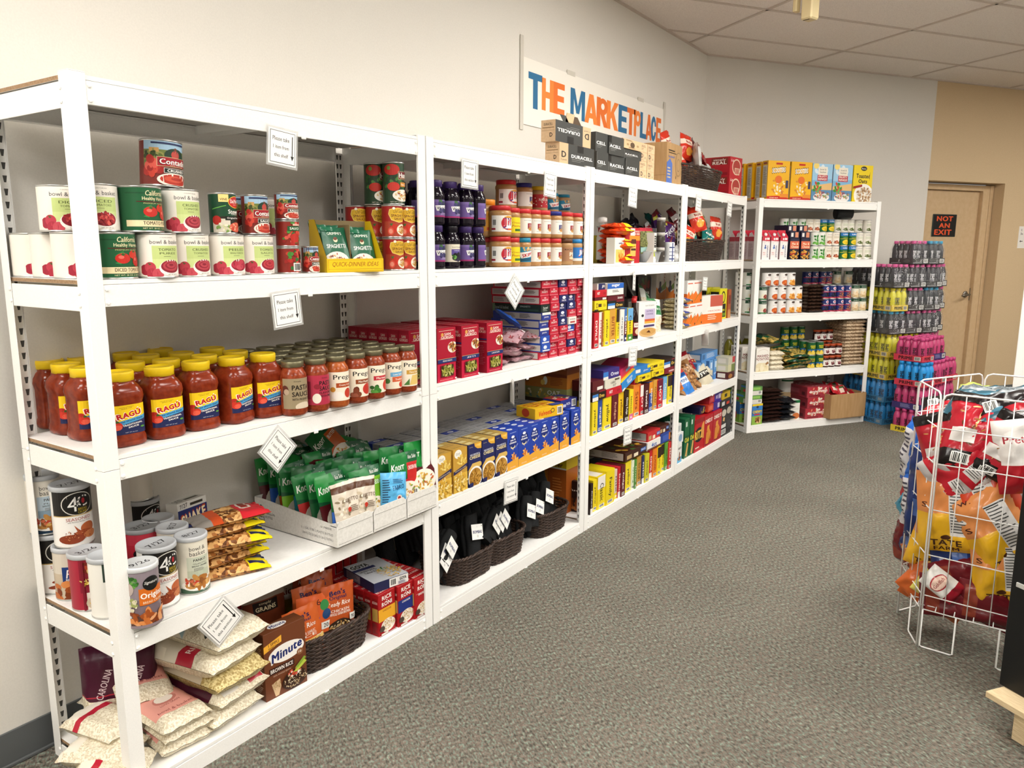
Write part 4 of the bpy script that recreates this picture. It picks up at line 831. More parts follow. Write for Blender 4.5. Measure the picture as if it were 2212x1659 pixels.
pf = lambda s: [E(.55, .24, .46, .22, 'efe6d6', 20), B(.55, .24, .36, .17, 40, .05, PAS+['7a9a40', 'b85a2a'], s, 2)]
KN = [pillow('rice_packet', .135, .195, .020, '155a34', knorr(c, a, b_, pf(i), g), 20+i, .3, cat='packet', nx=8, ny=10, seal=.05, back='1a5c38') for i, (c, a, b_, g) in enumerate((('2a58a8', 'Pasta Sides', 'ALFREDO', '1f7a3a'), ('7ab82a', 'Rice Sides', 'CHEDDAR', '1f7a3a'), ('c22a2a', 'Rice Sides', 'CHICKEN FRIED', '1f7a3a'), ('5a1a20', 'Rice Sides', 'SPANISH', '1f8a3a'), ('c8602a', 'Pasta Sides', 'BUTTER', '17642e'), ('2a8a9a', 'Pasta Sides', 'HERB', '17642e'), ('1e6a3c', 'Rice Sides', 'BROCCOLI', '248a42')))]
gk = 'green rice and pasta packets standing in the white tray'
rnd = random.Random(5)
ZT = Z4+.003
cols = [(-.165, 9, 'left'), (-.02, 9, 'middle'), (.13, 7, 'right')]
for ci, (cx, n, cn) in enumerate(cols):
    for k in range(n):
        y = -.165+.345*k/(n-1) if n > 1 else 0; ki = (k*3+ci*2) % 7
        if k == 0: ki = (0, 1, 2)[ci]
        lift = (.0, .012, .03)[ci] if k == 0 else rnd.uniform(0, .02)+(.012 if k > n-4 else 0)
        put(KN[ki], 'green dinner packet in the white tray, %s column, %s from the front' % (cn, ORD[k]), (.961+cx+rnd.uniform(-.012, .012), .175+y, ZT+lift), 0, gk, rot=(-.18+rnd.uniform(-.1, .1), rnd.uniform(-.12, .12), rnd.uniform(-.12, .12)-.1))
put(KN[3], 'maroon and green rice packet leaning out at the right end of the white tray', (1.165, -.004, Z4+.062), 0, gk, rot=(-.2, .05, -.15))
put(KN[2], 'red and green fried rice packet standing tall near the right end of the tray', (1.075, .05, Z4+.05), 0, gk, rot=(-.15, .1, -.2))
for k, (x, y, z, rx, ry, rz, i) in enumerate(((.98, .30, .13, -.9, .3, .4, 5), (1.08, .29, .14, -.5, -.5, .2, 4), (.86, .27, .125, -1.0, .5, -.3, 2), (.92, .2, .13, -1.1, -.3, .2, 3), (1.12, .22, .115, -1.0, .35, -.2, 6))):
    put(KN[i], 'green dinner packet tossed on top of the standing ones, %s from the left' % ORD[(1, 3, 0, 2, 4).index(k) if False else sorted(range(5), key=lambda q: (.98, 1.08, .86, .92, 1.12)[q]).index(k)], (x, y, Z4+z), 0, gk, rot=(rx, ry, rz))
RIS = pillow('risotto_pouch', .10, .145, .03, 'ddd2c2', [R(0, .78, 1, .92, '5a3a28'), B(.3, .45, .28, .25, 26, .07, ['c8b9a0', 'efe6d6', '8a7a62'], 3), T('RISOTTO', .64, .58, .55, .09, '5a4030', .01), E(.5, .36, .08, .06, 'c23a2a'), LN(.56, .28, .9, .44, 4, '8a7a6a'), R(0, 0, 1, .16, 'e8e2d8'), BC(.5, .02, .9, .12)], 8, .35, cat='packet')
put(RIS, 'cream risotto pouch with brown band at the front of the white tray, right one', (.86, -.005, Z4+.05), 0, 'small pouches at the front of the white tray', rot=(-.15, .05, -.2))
put(RIS, 'cream risotto pouch with brown band at the front of the white tray, left one', (.795, .0, Z4+.052), 0, 'small pouches at the front of the white tray', rot=(-.15, -.06, -.15))
FAR = pillow('grain_pouch', .105, .12, .035, '5aaede', [T('FARRO', .62, .56, .5, .14, '1c3a6a', .02, rot=.15), LN(.04, .1, .3, .8, 10, '2a4a6a'), E(.66, .25, .1, .09, 'f0e8dc'), E(.66, .25, .06, .055, 'c04a3a'), LN(.4, .66, .9, .8, 3, '2a5a8a')], 9, .35, cat='packet')
put(FAR, 'sky blue grain pouch leaning on the tray front between green packets', (1.005, -.005, Z4+.055), 0, 'small pouches at the front of the white tray', rot=(-.2, .12, -.3))
# ---------------------------------------------------------------- rack 1, bottom shelf: rice
Z5 = LV[4]
RB = lambda nm, mat, it, seed, w=.19, h=.36, t=.072: pillow(nm, w, h, t, mat, it, seed, .10, rough=.25, seal=.035, full=7, pinch=.0)
W1 = RB('rice_bag', RICE, [], 31); 
CAR = RB('rice_bag', RICE, [R(0, .15, 1, .86, '4a1228'), P([(0, .15), (1, .15), (.7, .1), (.3, .1)], '4a1228'), T('CAROLINA', .4, .2, .62, .07, 'd8c4c8', .02), T('GOLD RICE', .5, .64, .3, .04, 'c8b0b8', .01), R(.12, .04, .42, .12, 'e8e4dc'), R(.62, .03, .9, .1, 'b82a3a'), R(0, .86, 1, .93, 'e6e0d6')], 32)
PBL = RB('rice_bag', RICEY, [R(0, .22, 1, .95, 'c8bda6'), T('LONG GRAIN', .5, .75, .4, .04, '5a5a58', .01), P([(.3, .36), (.7, .36), (.8, .5), (.4, .56)], 'a8b4bc')], 33)
RED5 = RB('rice_bag', RICE, [R(0, .24, 1, 1, 'dfd6c4'), R(.0, .24, .5, .42, 'b01f34'), T('RICE', .25, .33, .3, .06, 'f2e6dc', .02), T('Mahatma', .55, .66, .5, .06, '8a4a58', .0, sh=.3)], 34)
BLU5 = RB('rice_bag', RICE, [R(0, .42, 1, 1, 'd8d0c0'), P([(.0, .44), (.5, .42), (.6, .55), (.1, .6)], '9ab4bc'), T('6/27', .2, .2, .3, .05, '222222', .01, rot=.1)], 35)
p = onz(450, 1586, Z5); gx = .352
for k, (s_, l, dy, dz, rz) in enumerate(((W1, 'plain clear rice bag at the bottom of the tall stack', 0, .036, 0), (CAR, 'maroon-labelled rice bag, second from the bottom of the tall stack', -.005, .092, .03), (PBL, 'golden parboiled rice bag in the middle of the tall stack', -.02, .15, -.04), (RED5, 'white rice bag with red patch, second from the top of the tall stack', -.01, .208, .05), (BLU5, 'clear rice bag with blue print on top of the tall stack', -.015, .266, -.03))):
    put(s_, l, (gx+.012*((k*2) % 3-1), .01+dy, Z5+dz), 0, 'tall stack of rice bags on the bottom shelf', rot=(-PI/2-.02, 0, rz+.1))
PNK = lambda i: pillow('rice_bag', .15, .235, .052, RICE, [R(.05, .20, .95, .80, 'e8a396'), R(.05, .68, .95, .8, 'f0d8cf'), E(.5, .5, .24, .10, 'c97f74', 16), E(.5, .52, .19, .075, 'f2e6da', 16), T('bowl & basket', .5, .26, .7, .045, '8a3a3a', .0), T('LONG GRAIN', .5, .38, .4, .035, '8a3a3a', .01), R(.1, .7, .2, .76, '2a2a3a')], 40+i, .12, rough=.25, full=7, seal=.04)
gp = 'pink-labelled rice bags piled at the front of the bottom shelf'
for k in range(3):
    put(PNK(k), 'pink-labelled rice bag in the front pile, %s from the bottom' % ORD[k], (.178+.008*(k % 2), .022-.004*k, Z5+.022+.034*k), 0, gp, rot=(-PI/2, 0, -.12+.05*k))
put(PNK(5), 'pink-labelled rice bag resting on the rear pile, tilted up', (.15, .16, Z5+.118), 0, gp, rot=(-PI/2+.22, .1, -.3))
for k in range(2): put(PNK(6), 'pink-labelled rice bag in the rear pile, %s from the bottom' % ORD[k], (.165, .19, Z5+.022+.037*k), 0, gp, rot=(-PI/2, 0, .15-.1*k))
SMR = lambda i: pillow('rice_bag', .13, .19, .055, RICE, [R(.0, .62, 1, .72, 'b01f34') if i % 2 else R(0, .9, 1, .95, 'e6ddcc'), R(.1, .72, .9, .9, 'e8e0d2')], 50+i, .12, rough=.25, full=6, seal=.04)
for k, (x, y, z, rz, rx) in enumerate(((.058, .01, .03, .75, -PI/2), (.06, .075, .048, .5, -PI/2), (.07, .125, .085, .2, -PI/2))):
    put(SMR(k+1), 'small clear rice bag at the left rack end, %s of the three from the bottom' % ORD[k], (x, y, Z5+z), 0, 'small rice bags at the left end of the bottom shelf', rot=(rx, 0, rz))
CST = pillow('rice_bag', .12, .26, .075, RICE, [R(0, .48, 1, 1, '45122a'), P([(0, .48), (1, .48), (.85, .42), (.15, .42)], '45122a'), R(0, .46, 1, .475, 'a8283a'), T('CAROLINA', .5, .6, .75, .075, 'd8c4c8', .02, rot=1.2), R(.05, .06, .95, .3, 'e6e2da'), T('Extra Long', .5, .22, .5, .04, '333333', .01), T('Enriched Rice', .5, .16, .6, .035, '333333', .01), R(.2, .0, .4, .05, '22203a')], 60, .12, full=6, seal=.04)
for k, (x, y, rz) in enumerate(((.105, .30, -.55), (.165, .245, -.4), (.235, .30, -.35), (.29, .335, -.2))):
    put(CST, 'maroon and white rice bag standing upright at the back left, %s from the left' % ORD[k], (x, y, Z5+.002), 0, 'standing maroon rice bags', rot=(-.06, 0, rz))
def minute(bg, bot): return [R(0, 0, 1, 1, bg), P([(0, .82), (.42, .90), (.42, .80), (0, .72)], 'f2b23a'), T('1 SIMPLE', .24, .825, .26, .045, '3a1a14', .03, rot=.12), T('INGREDIENT', .24, .775, .26, .03, '3a1a14', .02, rot=.12), E(.53, .62, .43, .135, 'f4f0ea', 28), T('Minute', .53, .63, .76, .135, '1c2a6a', .06, rot=.16, sh=.2, o='f4f0ea'), E(.85, .52, .08, .05, '8a5a3a'), T('10', .85, .52, .07, .035, 'f0e0d0', .02), R(.1, .36, .7, .46, '3a1a10'), T('BROWN RICE', .40, .41, .54, .058, 'f4efe8', .03, rot=.0), T('100% WHOLE GRAIN', .4, .33, .42, .022, 'd8b8a0', .01)]+bot
MBR = carton('rice_box', .155, .055, .222, '6a3a20', minute('6e3c22', [P([(.14, .22), (.34, .26), (.36, .14), (.30, .02), (.22, .02)], 'd8b890'), B(.25, .19, .10, .06, 40, .02, ['c8a878', 'e6d0a8', 'a8885a'], 3, 3), E(.68, .15, .30, .14, '3a2014', 24), B(.68, .16, .28, .12, 90, .022, ['e0cba0', 'c8a878', 'efe0c0'], 5, 3), B(.66, .27, .16, .05, 30, .03, ['b8402a', 'd8604a', 'f0e8dc'], 6, 1.2), P([(.62, .28), (.9, .40), (.96, .36), (.72, .27)], 'b8c84a'), P([(.66, .33), (.9, .45), (.95, .42), (.74, .32)], '8aa83a')]), [LN(.1, .1, .9, .8, 26, 'd8b8a0'), R(0, .86, 1, .97, '4a2412')], [E(.45, .5, .22, .3, 'f4f0ea'), T('Minute', .45, .5, .36, .34, '1c2a6a', .05, sh=.2)])
x0, x1 = xs(492*1.0+85, .03, Z5), .62
put(MBR, 'brown box of brown rice standing at the shelf edge between rice bags and basket', (.53, .055, Z5), -.06)
MWH = carton('rice_box', .155, .055, .222, '9a1a22', minute('a31c26', [R(0, .25, 1, .36, '3a3a6a'), T('WHITE RICE', .5, .30, .6, .06, 'f4efe8', .03), E(.6, .12, .35, .11, 'e8e0d0')]))
put(MWH, 'red white-rice box standing at the back behind the brown rice box', (.475, .30, Z5), -.1)
# wicker basket with ready rice pouches
BK1 = basket('wicker_basket', .345, .20, .118)
bx, by = .762, .122
put(BK1, 'dark oval wicker basket of orange rice pouches beside the brown rice box', (bx, by, Z5), 0)
def bens(sub, food, bg='c25a24', x=''): return [T("Ben's", .45, .865, .5, .09, '2a2450', .05), T('Original', .45, .775, .54, .075, '2a2450', .03), T('Ready Rice', .47, .665, .74, .10, 'fbf2e6', .02, sh=.2), T(sub, .5, .56, .6, .045, 'fbf2e6', .02), T('WHOLE GRAIN BROWN' if not x else x, .5, .505, .66, .045, 'fbf2e6', .02), E(.5, .22, .44, .19, '3a2a20', 24), B(.5, .23, .37, .16, 90, .035, food, 3, 2.4), R(.78, .36, .96, .47, 'e8e4dc'), T('90', .87, .415, .1, .06, '2a2a2a', .03), R(.7, .05, .8, .12, 'e8e4dc'), R(.84, .05, .94, .12, 'e8e4dc')]
RF = ['e0c890', 'c8a060', 'f0e0b8', 'b88848']
BEN1 = pillow('rice_pouch', .135, .205, .026, 'bf5626', bens('CHICKEN', RF), 70, .22, cat='pouch'); BEN2 = pillow('rice_pouch', .135, .205, .026, 'd0622a', bens('BUTTER & GARLIC', ['e6d08a', 'd8b860', 'f2e6b8'], x='RICE')+[R(0, .36, 1, .46, 'ecc878'), T('BUTTER & GARLIC', .5, .41, .8, .06, '6a3010', .03)], 71, .22, cat='pouch')
BEN3 = pillow('rice_pouch', .135, .205, .026, 'd8602c', [T('4/26', .4, .85, .5, .09, '3a1a10', .01, rot=.15), P([(.3, .58), (.6, .62), (.5, .5), (.6, .42), (.34, .46)], '3a4a9a'), E(.75, .8, .13, .09, '3a8a4a'), E(.8, .64, .13, .09, '2a4a7a'), R(.62, .40, .92, .52, 'e8e4dc'), T('20', .77, .46, .16, .07, '2a2a2a', .03), R(.3, .1, .9, .34, '3a2a24'), LN(.34, .12, .86, .32, 6, 'c8b8a8')], 72, .22, cat='pouch')
GRA = pillow('grain_pouch', .16, .21, .03, '7a3a22', [R(.2, .70, .8, .88, '241a16'), T('simply', .5, .84, .3, .05, 'e8d8b0', 0), T('GRAINS', .5, .76, .5, .07, 'e8d8b0', .04), R(0, .9, 1, 1, 'a89888')], 73, .22, cat='pouch')
YEB = pillow('rice_pouch', .17, .23, .03, 'a89a1c', [T('3/27', .7, .86, .4, .09, '2a1a10', .01, rot=.12), E(.55, .55, .36, .13, 'e8e4dc'), T('Rice', .55, .55, .4, .1, '7a2a20', .03)], 74, .22, cat='pouch')
gb = 'rice pouches standing in the wicker basket'
for s_, l, x, y, z, rx, ry, rz in ((BEN1, 'orange chicken rice pouch at the basket front, right side', .805, .085, .03, -.12, .1, -.12), (BEN2, 'orange butter and garlic rice pouch at the basket front, left side', .66, .075, .012, -.12, -.05, -.1), (BEN3, 'orange rice pouch dated in pen, turned to its back, middle of the basket', .715, .10, .022, -.1, .06, -.2), (BEN2, 'orange rice pouch in the second row of the basket', .745, .14, .035, -.2, .05, -.1), (BEN1, 'orange rice pouch at the rear of the basket', .80, .165, .05, -.25, .12, -.1)):
    put(s_, l, (x, y, Z5+z), 0, gb, rot=(rx, ry, rz))
put(GRA, 'brown grain pouch with clear top standing behind the brown rice box', (.615, .23, Z5+.03), 0, rot=(-.1, .04, -.1))
put(BEN1, 'orange rice pouch lying on its side behind the basket', (.80, .235, Z5+.06), 0, rot=(-.35, .3, -.2)); put(YEB, 'yellow-green rice pouch at the back of the shelf behind the basket', (.75, .30, Z5+.05), 0, rot=(-.15, .1, -.15))
def roni(c, c2, s_): return [T('RICE', .5, .885, .56, .1, 'f6f0e8', .04, rot=.02), E(.5, .81, .03, .016, 'f6f0e8'), T('RONI', .5, .735, .60, .1, 'f6f0e8', .04, rot=.02), R(.0, .34, 1, .64, c) if c != 'b0181e' else R(.1, .6, .9, .61, 'd8a0a0'), T(s_, .5, .58, .5, .045, 'f6f0e8' if c != 'e8a82a' else '7a2010', .02), E(.55, .2, .42, .16, 'efe6d8', 22), B(.55, .22, .36, .12, 60, .04, RF, 5, 2.6), E(.16, .17, .15, .07, '4a3a30'), R(.1, .01, .5, .06, 'd8d0c8'), R(0, 0, 1, .012, '6a1014')]
RS = [R(.15, .68, .85, .9, '8a1418'), T('RICE RONI', .5, .80, .7, .06, 'f0d8d0', .02), R(.1, .35, .9, .66, 'c8a050'), LN(.1, .05, .9, .3, 8, '7a3a38')]
RT = [T('RICE-A-RONI', .5, .5, .8, .36, 'f0d8d0', .03)]
RON = [carton('rice_mix_box', .088, .034, .160, 'a8161c', roni(c, c2, s_), RS, RT) for c, c2, s_ in (('e8a82a', 0, 'CHEDDAR'), ('1c2f7a', 0, 'CHICKEN'), ('b0181e', 0, 'BEEF'))]
gr2 = 'red boxed rice mixes on the bottom shelf'
for i, x in enumerate((.990, .087*1+.997, 1.166)):
    for k in range(8):
        if i == 2 and k > 6: continue
        put(RON[(i+(k % 2)*2) % 3 if k else i], 'red rice mix box, %s column, %s from the front' % (('left', 'middle', 'right')[i], ORD[k]), (x, .044-.009*i+.0355*k, Z5), 0, gr2)
for k in range(4): put(RON[k % 3], 'red rice mix box lying on the rear boxes, %s from the left' % ORD[k], (.965+.05*k, .28+.012*k, Z5+.162+.002*k), 0, gr2, rot=(0, PI/2, PI/2+.1))
GOYA = carton('yellow_rice_box', .15, .205, .036, '2a2f5a', [R(0, 0, .44, 1, '24284e'), R(.44, .04, 1, .96, 'e8e6e2'), BC(.46, .12, .66, .9), T('GOYA', .84, .66, .2, .34, '1a1a1a', .06), LN(.7, .1, .96, .4, 4, '4a4a7a')],
              [R(0, 0, 1, 1, '2a2f5a'), R(.1, .1, .55, .9, '9a9aa8'), LN(.12, .14, .52, .86, 8, '3a3a4a')], [R(0, 0, 1, 1, 'b9bcc2'), T('GOYA', .3, .82, .5, .16, '1a1a1a', .08, o='f0f0ee'), R(0, .62, .62, .72, '2a2f5a'), T('CHICKEN FLAVOR', .3, .56, .46, .08, '333333', .02), T('Yellow Rice', .34, .46, .4, .07, '333333', .02), B(.7, .26, .3, .24, 120, .03, ['e0b030', 'f0cc58', 'c8982a'], 6, 2.4), B(.6, .4, .2, .08, 10, .03, GRN, 3)])
put(GOYA, 'grey and navy yellow rice box lying crosswise on the red rice mixes', (1.048, .135, Z5+.1612), 0, rot=(0, 0, -.22))
# date cards hanging from the rack 1 beams
sign(610, 319, .08, label='please take card hanging under the top beam of the nearest rack')
sign(620, 667, -.08, label='please take card hanging under the second beam of the nearest rack')
sign(600, 970, .85, y=-.002, size=.092, label='please take card turned diamond-wise above the white packet tray')
sign(478, 1342, -.62, 'section', y=-.002, label='please take card tilted above the stack of rice bags')
# ================================================================ rack 2
def rim(px, r, y, z):                                       # centre of a round thing whose right-hand edge the photo shows at column px
    x = xs(px, y, z); d = (Vector((x, y, z))-CAMP).dot(fw); return (xs(px-r*FPX/d*1.03, y, z), y, z)
JLY = [(0, .001), (.030, .001), (.034, .004), (.0355, .012), (.0345, .024), (.0345, .090), (.0355, .098), (.0345, .110), (.029, .124), (.0235, .133), (.0235, .138)]
JLD = [(.0245, .136), (.0265, .137), (.0265, .157), (.0255, .160), (.023, .161), (0, .161)]
PUR = M('3d2a63', .35)
WEL = [R(0, 0, 1, 1, '6c5596'), R(0, .86, 1, 1, '7d67a6'), R(0, 0, 1, .09, 'a02a6a'), B(.6, .78, .24, .16, 10, .09, ['2c2a52', '3a3a6a', '3f6a3a'], 4, 1.1), P([(.3, .66), (.98, .70), (.94, .40), (.36, .36)], 'f4f2f0'), T("Welch's", .64, .54, .56, .2, '22203a', .03, rot=.06), B(.62, .36, .22, .08, 9, .08, ['2c2a52', '43406e'], 8, 1.1), T('CONCORD', .7, .22, .3, .04, 'e0d8ea', .02), T('GRAPE JELLY', .7, .15, .36, .04, 'e0d8ea', .02)]
JEL = jar('jelly_bottle', JLY, GRAPE, JLD, PUR, (.0348, .028, .090, .092, '6c5596', WEL), n=20)
JEB = jar('jelly_bottle', JLY, GRAPE, JLD, M('14101a', .3), (.0348, .026, .092, .092, 'e4dcc8', [T('bowl & basket', .58, .84, .5, .09, '4a4a4a', 0), R(.3, .38, 1, .72, '5a4a94'), T('CONCORD GRAPE', .66, .64, .5, .05, 'e8e4f0', .02), B(.65, .3, .26, .16, 14, .11, ['1c1428', '2c2440', '0e0a16'], 3, 1.1), B(.4, .28, .12, .1, 6, .06, GRN, 4)]), n=20)
gj2 = 'purple-lidded grape jelly bottles'
for i, px in enumerate((962, 994, 1024, 1050)):
    for tier in (0, 1):
        for row in range(3):
            y = .045+.078*row; z = Z2+.1615*tier
            c = rim(px, .035, .045, Z2+.06); c = (c[0]-.012*row, y, z)
            s_ = JEB if (i == 1 and tier == 0 and row == 0) else JEL
            l = 'grape jelly bottle with cream label and dark lid, front of the lower tier' if s_ is JEB else 'purple-lidded jelly bottle, %s tier, %s row, %s from the left' % (('lower', 'upper')[tier], ('front', 'middle', 'back')[row], ORD[i])
            put(s_, l, c, (-.35, -.3, -.25, .5)[i]+.2*row, gj2)
for row in range(2):
    for tier in (0, 1): put(JEL, 'purple-lidded jelly bottle at the left rack end, %s tier, %s' % (('lower', 'upper')[tier], ('seen past the corner post', 'deepest one by the wall')[row]), (1.282, .21+.085*row, Z2+.1615*tier), .3, gj2)
def pbprof(r, h): return [(0, .001), (r*.86, .001), (r*.97, .005), (r, .012), (r*.965, .02), (r*.965, h*.66), (r, h*.72), (r*.985, h*.79), (r*.9, h*.84), (r*.82, h*.855)]
def pblid(r, h): return [(r*.84, h*.845), (r*.92, h*.85), (r*.92, h*.985), (r*.88, h), (r*.8, h), (0, h*.998)]
def pb(r, h, lid, basec, items, body=PBUT): return jar('peanut_butter_jar', pbprof(r, h), body, pblid(r, h), M(lid, .35), (r*.972, h*.16, h*.68, 2.5*r, basec, items), n=22)
BBPB = lambda c: [T('bowl & basket', .6, .86, .4, .07, '5a5a58', 0), R(.56, .28, .98, .66, c), T('PEANUT', .78, .56, .26, .06, 'f0e0d8', .03), T('BUTTER', .78, .47, .26, .06, 'f0e0d8', .03), E(.74, .28, .15, .13, 'c89a60'), E(.72, .30, .09, .07, 'a8743c'), LN(.5, .08, .8, .13, 1, '8a8a84')]
JIF = [BC(.04, .35, .2, .78), R(.0, .1, .16, .22, '9a1a34'), E(.62, .52, .26, .42, 'c01f30', 22), E(.68, .44, .22, .34, '24408a', 20), R(.42, .2, .84, .84, 'f2efe8'), R(.42, .2, .5, .84, 'c01f30'), T('Jif', .63, .55, .38, .52, 'f6f4f0', .06, o='24408a', ow=.09), T('Jif', .63, .55, .38, .52, 'c01f30', .03), P([(.45, .9), (.6, .98), (.85, .95), (.86, .86), (.5, .86)], 'd89a2a'), R(.6, .1, .95, .2, 'e05a1a')]
SKP = [R(0, 0, 1, 1, '2a8ab0'), P([(.1, 0), (1, .1), (1, .32), (.2, .22)], '14506a'), P([(.28, .24), (1, .42), (1, .78), (.16, .62)], 'f4f2ee'), T('SKIPPY', .64, .5, .66, .24, 'b01f2a', .07, rot=.18), B(.6, .88, .3, .1, 12, .06, ['e0c890', 'c89a60'], 3)]
YLB = [R(0, 0, 1, 1, 'e8d41c'), R(.0, .6, .28, 1, '6a9a3a'), T('Creamy', .62, .64, .5, .14, 'b0481a', .02, sh=.2), T('Peanut', .62, .45, .5, .14, 'b0481a', .02, sh=.2), R(.5, .1, .9, .26, '3a6a2a')]
PBJ = {'jif': pb(.048, .125, 'c32a30', 'f0ede6', JIF), 'yel': pb(.041, .122, 'cc3034', 'e8d41c', YLB), 'bbr': pb(.041, .122, 'd4343a', 'eee9e0', BBPB('8e1c28')), 'bbb': pb(.041, .122, '2a2f86', 'eee9e0', BBPB('2a3470')),
       'skp': pb(.041, .122, '1f86aa', '2a8ab0', SKP), 'brn': pb(.041, .122, '5f3a26', 'a87c5c', [T('RICH', .5, .84, .4, .1, '3a2010', .04), T('PB', .72, .5, .36, .3, 'f0e4d0', .05), E(.72, .22, .2, .1, 'e0c8a0')], PBDK), 'jfb': pb(.041, .122, '2f86c8', '2f78c4', [R(0, 0, 1, .2, 'e8e4dc'), T('Jif', .7, .6, .4, .44, 'f2efe8', .06, o='c01f30')], PBDK),
       'big': pb(.05, .155, 'd98a22', 'dd9a2c', [P([(.2, .6), (.9, .75), (.9, .45), (.2, .3)], 'e8b03a'), T('PB', .6, .6, .3, .2, '3a5a2a', .04), R(.1, .05, .6, .2, 'c8502a')]), 'yl2': pb(.046, .115, 'e0c422', 'b8232c', [T('NATURAL', .6, .6, .6, .2, 'e8d8c8', .03), B(.5, .5, .5, .4, 14, .03, ['f0e8d8'], 3)], PBDK), 'tls': pb(.038, .092, '2a93b8', '2a7a94', SKP, PBDK)}
gp2 = 'peanut butter jars on the second shelf'
top = ['jif', 'yel', 'bbr', 'bbr', 'bbr', 'bbb', 'bbr', 'bbr']; bot = ['jif', 'yel', 'skp', 'bbr', 'bbr', 'bbr', 'brn', 'jfb']
des = {'jif': 'big white-label', 'yel': 'yellow-label', 'bbr': 'red-lidded cream-label', 'bbb': 'blue-lidded cream-label', 'skp': 'teal-label', 'brn': 'brown-lidded', 'jfb': 'blue-label'}
for i, px in enumerate((1106, 1125, 1149, 1170, 1191, 1215, 1239, 1260)):
    r = .048 if i == 0 else .041; c = rim(px, r, .05, Z2+.06)
    for tier, nmq in ((0, bot), (1, top)):
        put(PBJ[nmq[i]], '%s peanut butter jar, front row %s tier, %s from the left' % (des[nmq[i]], ('lower', 'upper')[tier], ORD[i]), (c[0], .052, Z2+.1255*tier if i == 0 else Z2+.1227*tier), -.5, gp2)
        put(PBJ['bbr'], 'red-lidded peanut butter jar, second row %s tier, %s from the left' % (('lower', 'upper')[tier], ORD[i]), (c[0]+.006, .147, Z2+.1227*tier), .1, gp2)
c = xs(1045, .17, Z2+.2)
put(PBJ['bbr'], 'red-lidded peanut butter jar between the jelly and the big white-label jars', (xs(1052, .13, Z2+.06), .13, Z2), .2, gp2); put(PBJ['big'], 'tall orange-lidded peanut butter jar above the gap between jelly and peanut butter', (xs(1046, .13, Z2+.2), .13, Z2+.1227), .3, gp2)
for k, (s_, px, l) in enumerate((('jif', 1093, 'big red-lidded peanut butter jar on the third tier at the back'), ('bbb', 1131, 'blue-lidded peanut butter jar on the third tier at the back'), ('yl2', 1162, 'yellow-lidded peanut butter jar with red label on the third tier'), ('tls', 1190, 'teal-lidded small jar on the third tier, left of the other teal lid'), ('tls', 1215, 'teal-lidded small jar on the third tier, rightmost and lowest'))):
    put(PBJ[s_], l, at(px, .15, Z2+.246), -.4, gp2)
# third shelf: boxed pasta
SGW = [B(.5, .14, .36, .10, 40, .10, ['8a8a2c', 'a8a848', 'c8c070', '6a6a20'], 3, 2.6)]
def sang(t): return [R(0, .36, 1, 1, 'a8142e'), R(0, .0, 1, .34, 'c41a40'), R(.1, .945, .9, .952, 'e8d8c0'), R(.14, .80, .92, .92, 'b01a30'), R(.14, .795, .92, .8, 'e8c8b0'), R(.12, .68, .2, .7, 'a8142e'), T('SAN', .56, .885, .34, .05, 'f4ece0', .03), T('GIORGIO', .54, .825, .66, .055, 'f4ece0', .03), E(.28, .88, .07, .035, 'd8a050'), E(.82, .63, .26, .105, 'f0e6d8', 22), B(.82, .63, .21, .085, 36, .06, ['e0b870', 'c89048', '5a3a20', 'a83a20'], 4, 2), R(0, .355, 1, .425, '26306c'), R(0, .425, 1, .432, 'c8b070'), T(t, .52, .39, .5, .03, 'e8e4dc', .02), R(.16, .09, .86, .315, '7a1022'), P([(.19, .105), (.83, .105), (.83, .30), (.19, .30)], '3a3a14'), [('B', .51, .2, .32, .09, 60, .085, ['8f8f34', 'b0ac50', 'c8c078', '76762a'], 5, 3)], T('ENRICHED MACARONI PRODUCT', .42, .045, .7, .018, 'e8b8a8', .01), R(.88, .03, .97, .055, 'e8e0e0')]
SGL = [R(0, 0, 1, 1, '8f1428'), R(.08, .78, .92, .93, 'a01a30'), T('SAN', .5, .885, .4, .05, 'd8c0b0', .02), T('GIORGIO', .5, .825, .8, .05, 'd8c0b0', .02), R(0, .66, 1, .69, '1f2858'), R(.0, .62, 1, .63, 'c8a0a0'), LN(.15, .15, .85, .55, 12, 'b05a68', .25)]
SG = [carton('pasta_box', .112, .05, .205, 'a8162e', sang(t), SGL, [R(.1, .1, .9, .9, '9c1228'), T('SAN GIORGIO', .5, .5, .7, .3, 'c88a88', .02)]) for t in ('PENNE RIGATE', 'ZITI', 'CAVATAPPI')]
gs = 'red boxes of short pasta'
for i, px in enumerate((985.5, 1032.5, 1081.5)):
    x1 = xs(px, .012, Z3+.1)
    for k in range(6):
        put(SG[i], 'red short pasta box with cellophane window, %s column, %s from the front' % (('left', 'middle', 'right')[i], ORD[k]), (x1-.056, .04-.006*i+.0525*k, Z3), .0, gs)
for k in range(6): put(SG[2], 'red short pasta box in the end column beside the glass jars, %s from the front' % ORD[k], (xs(944, .012, Z3+.1)-.046, .085+.0515*k, Z3), 0, gs)
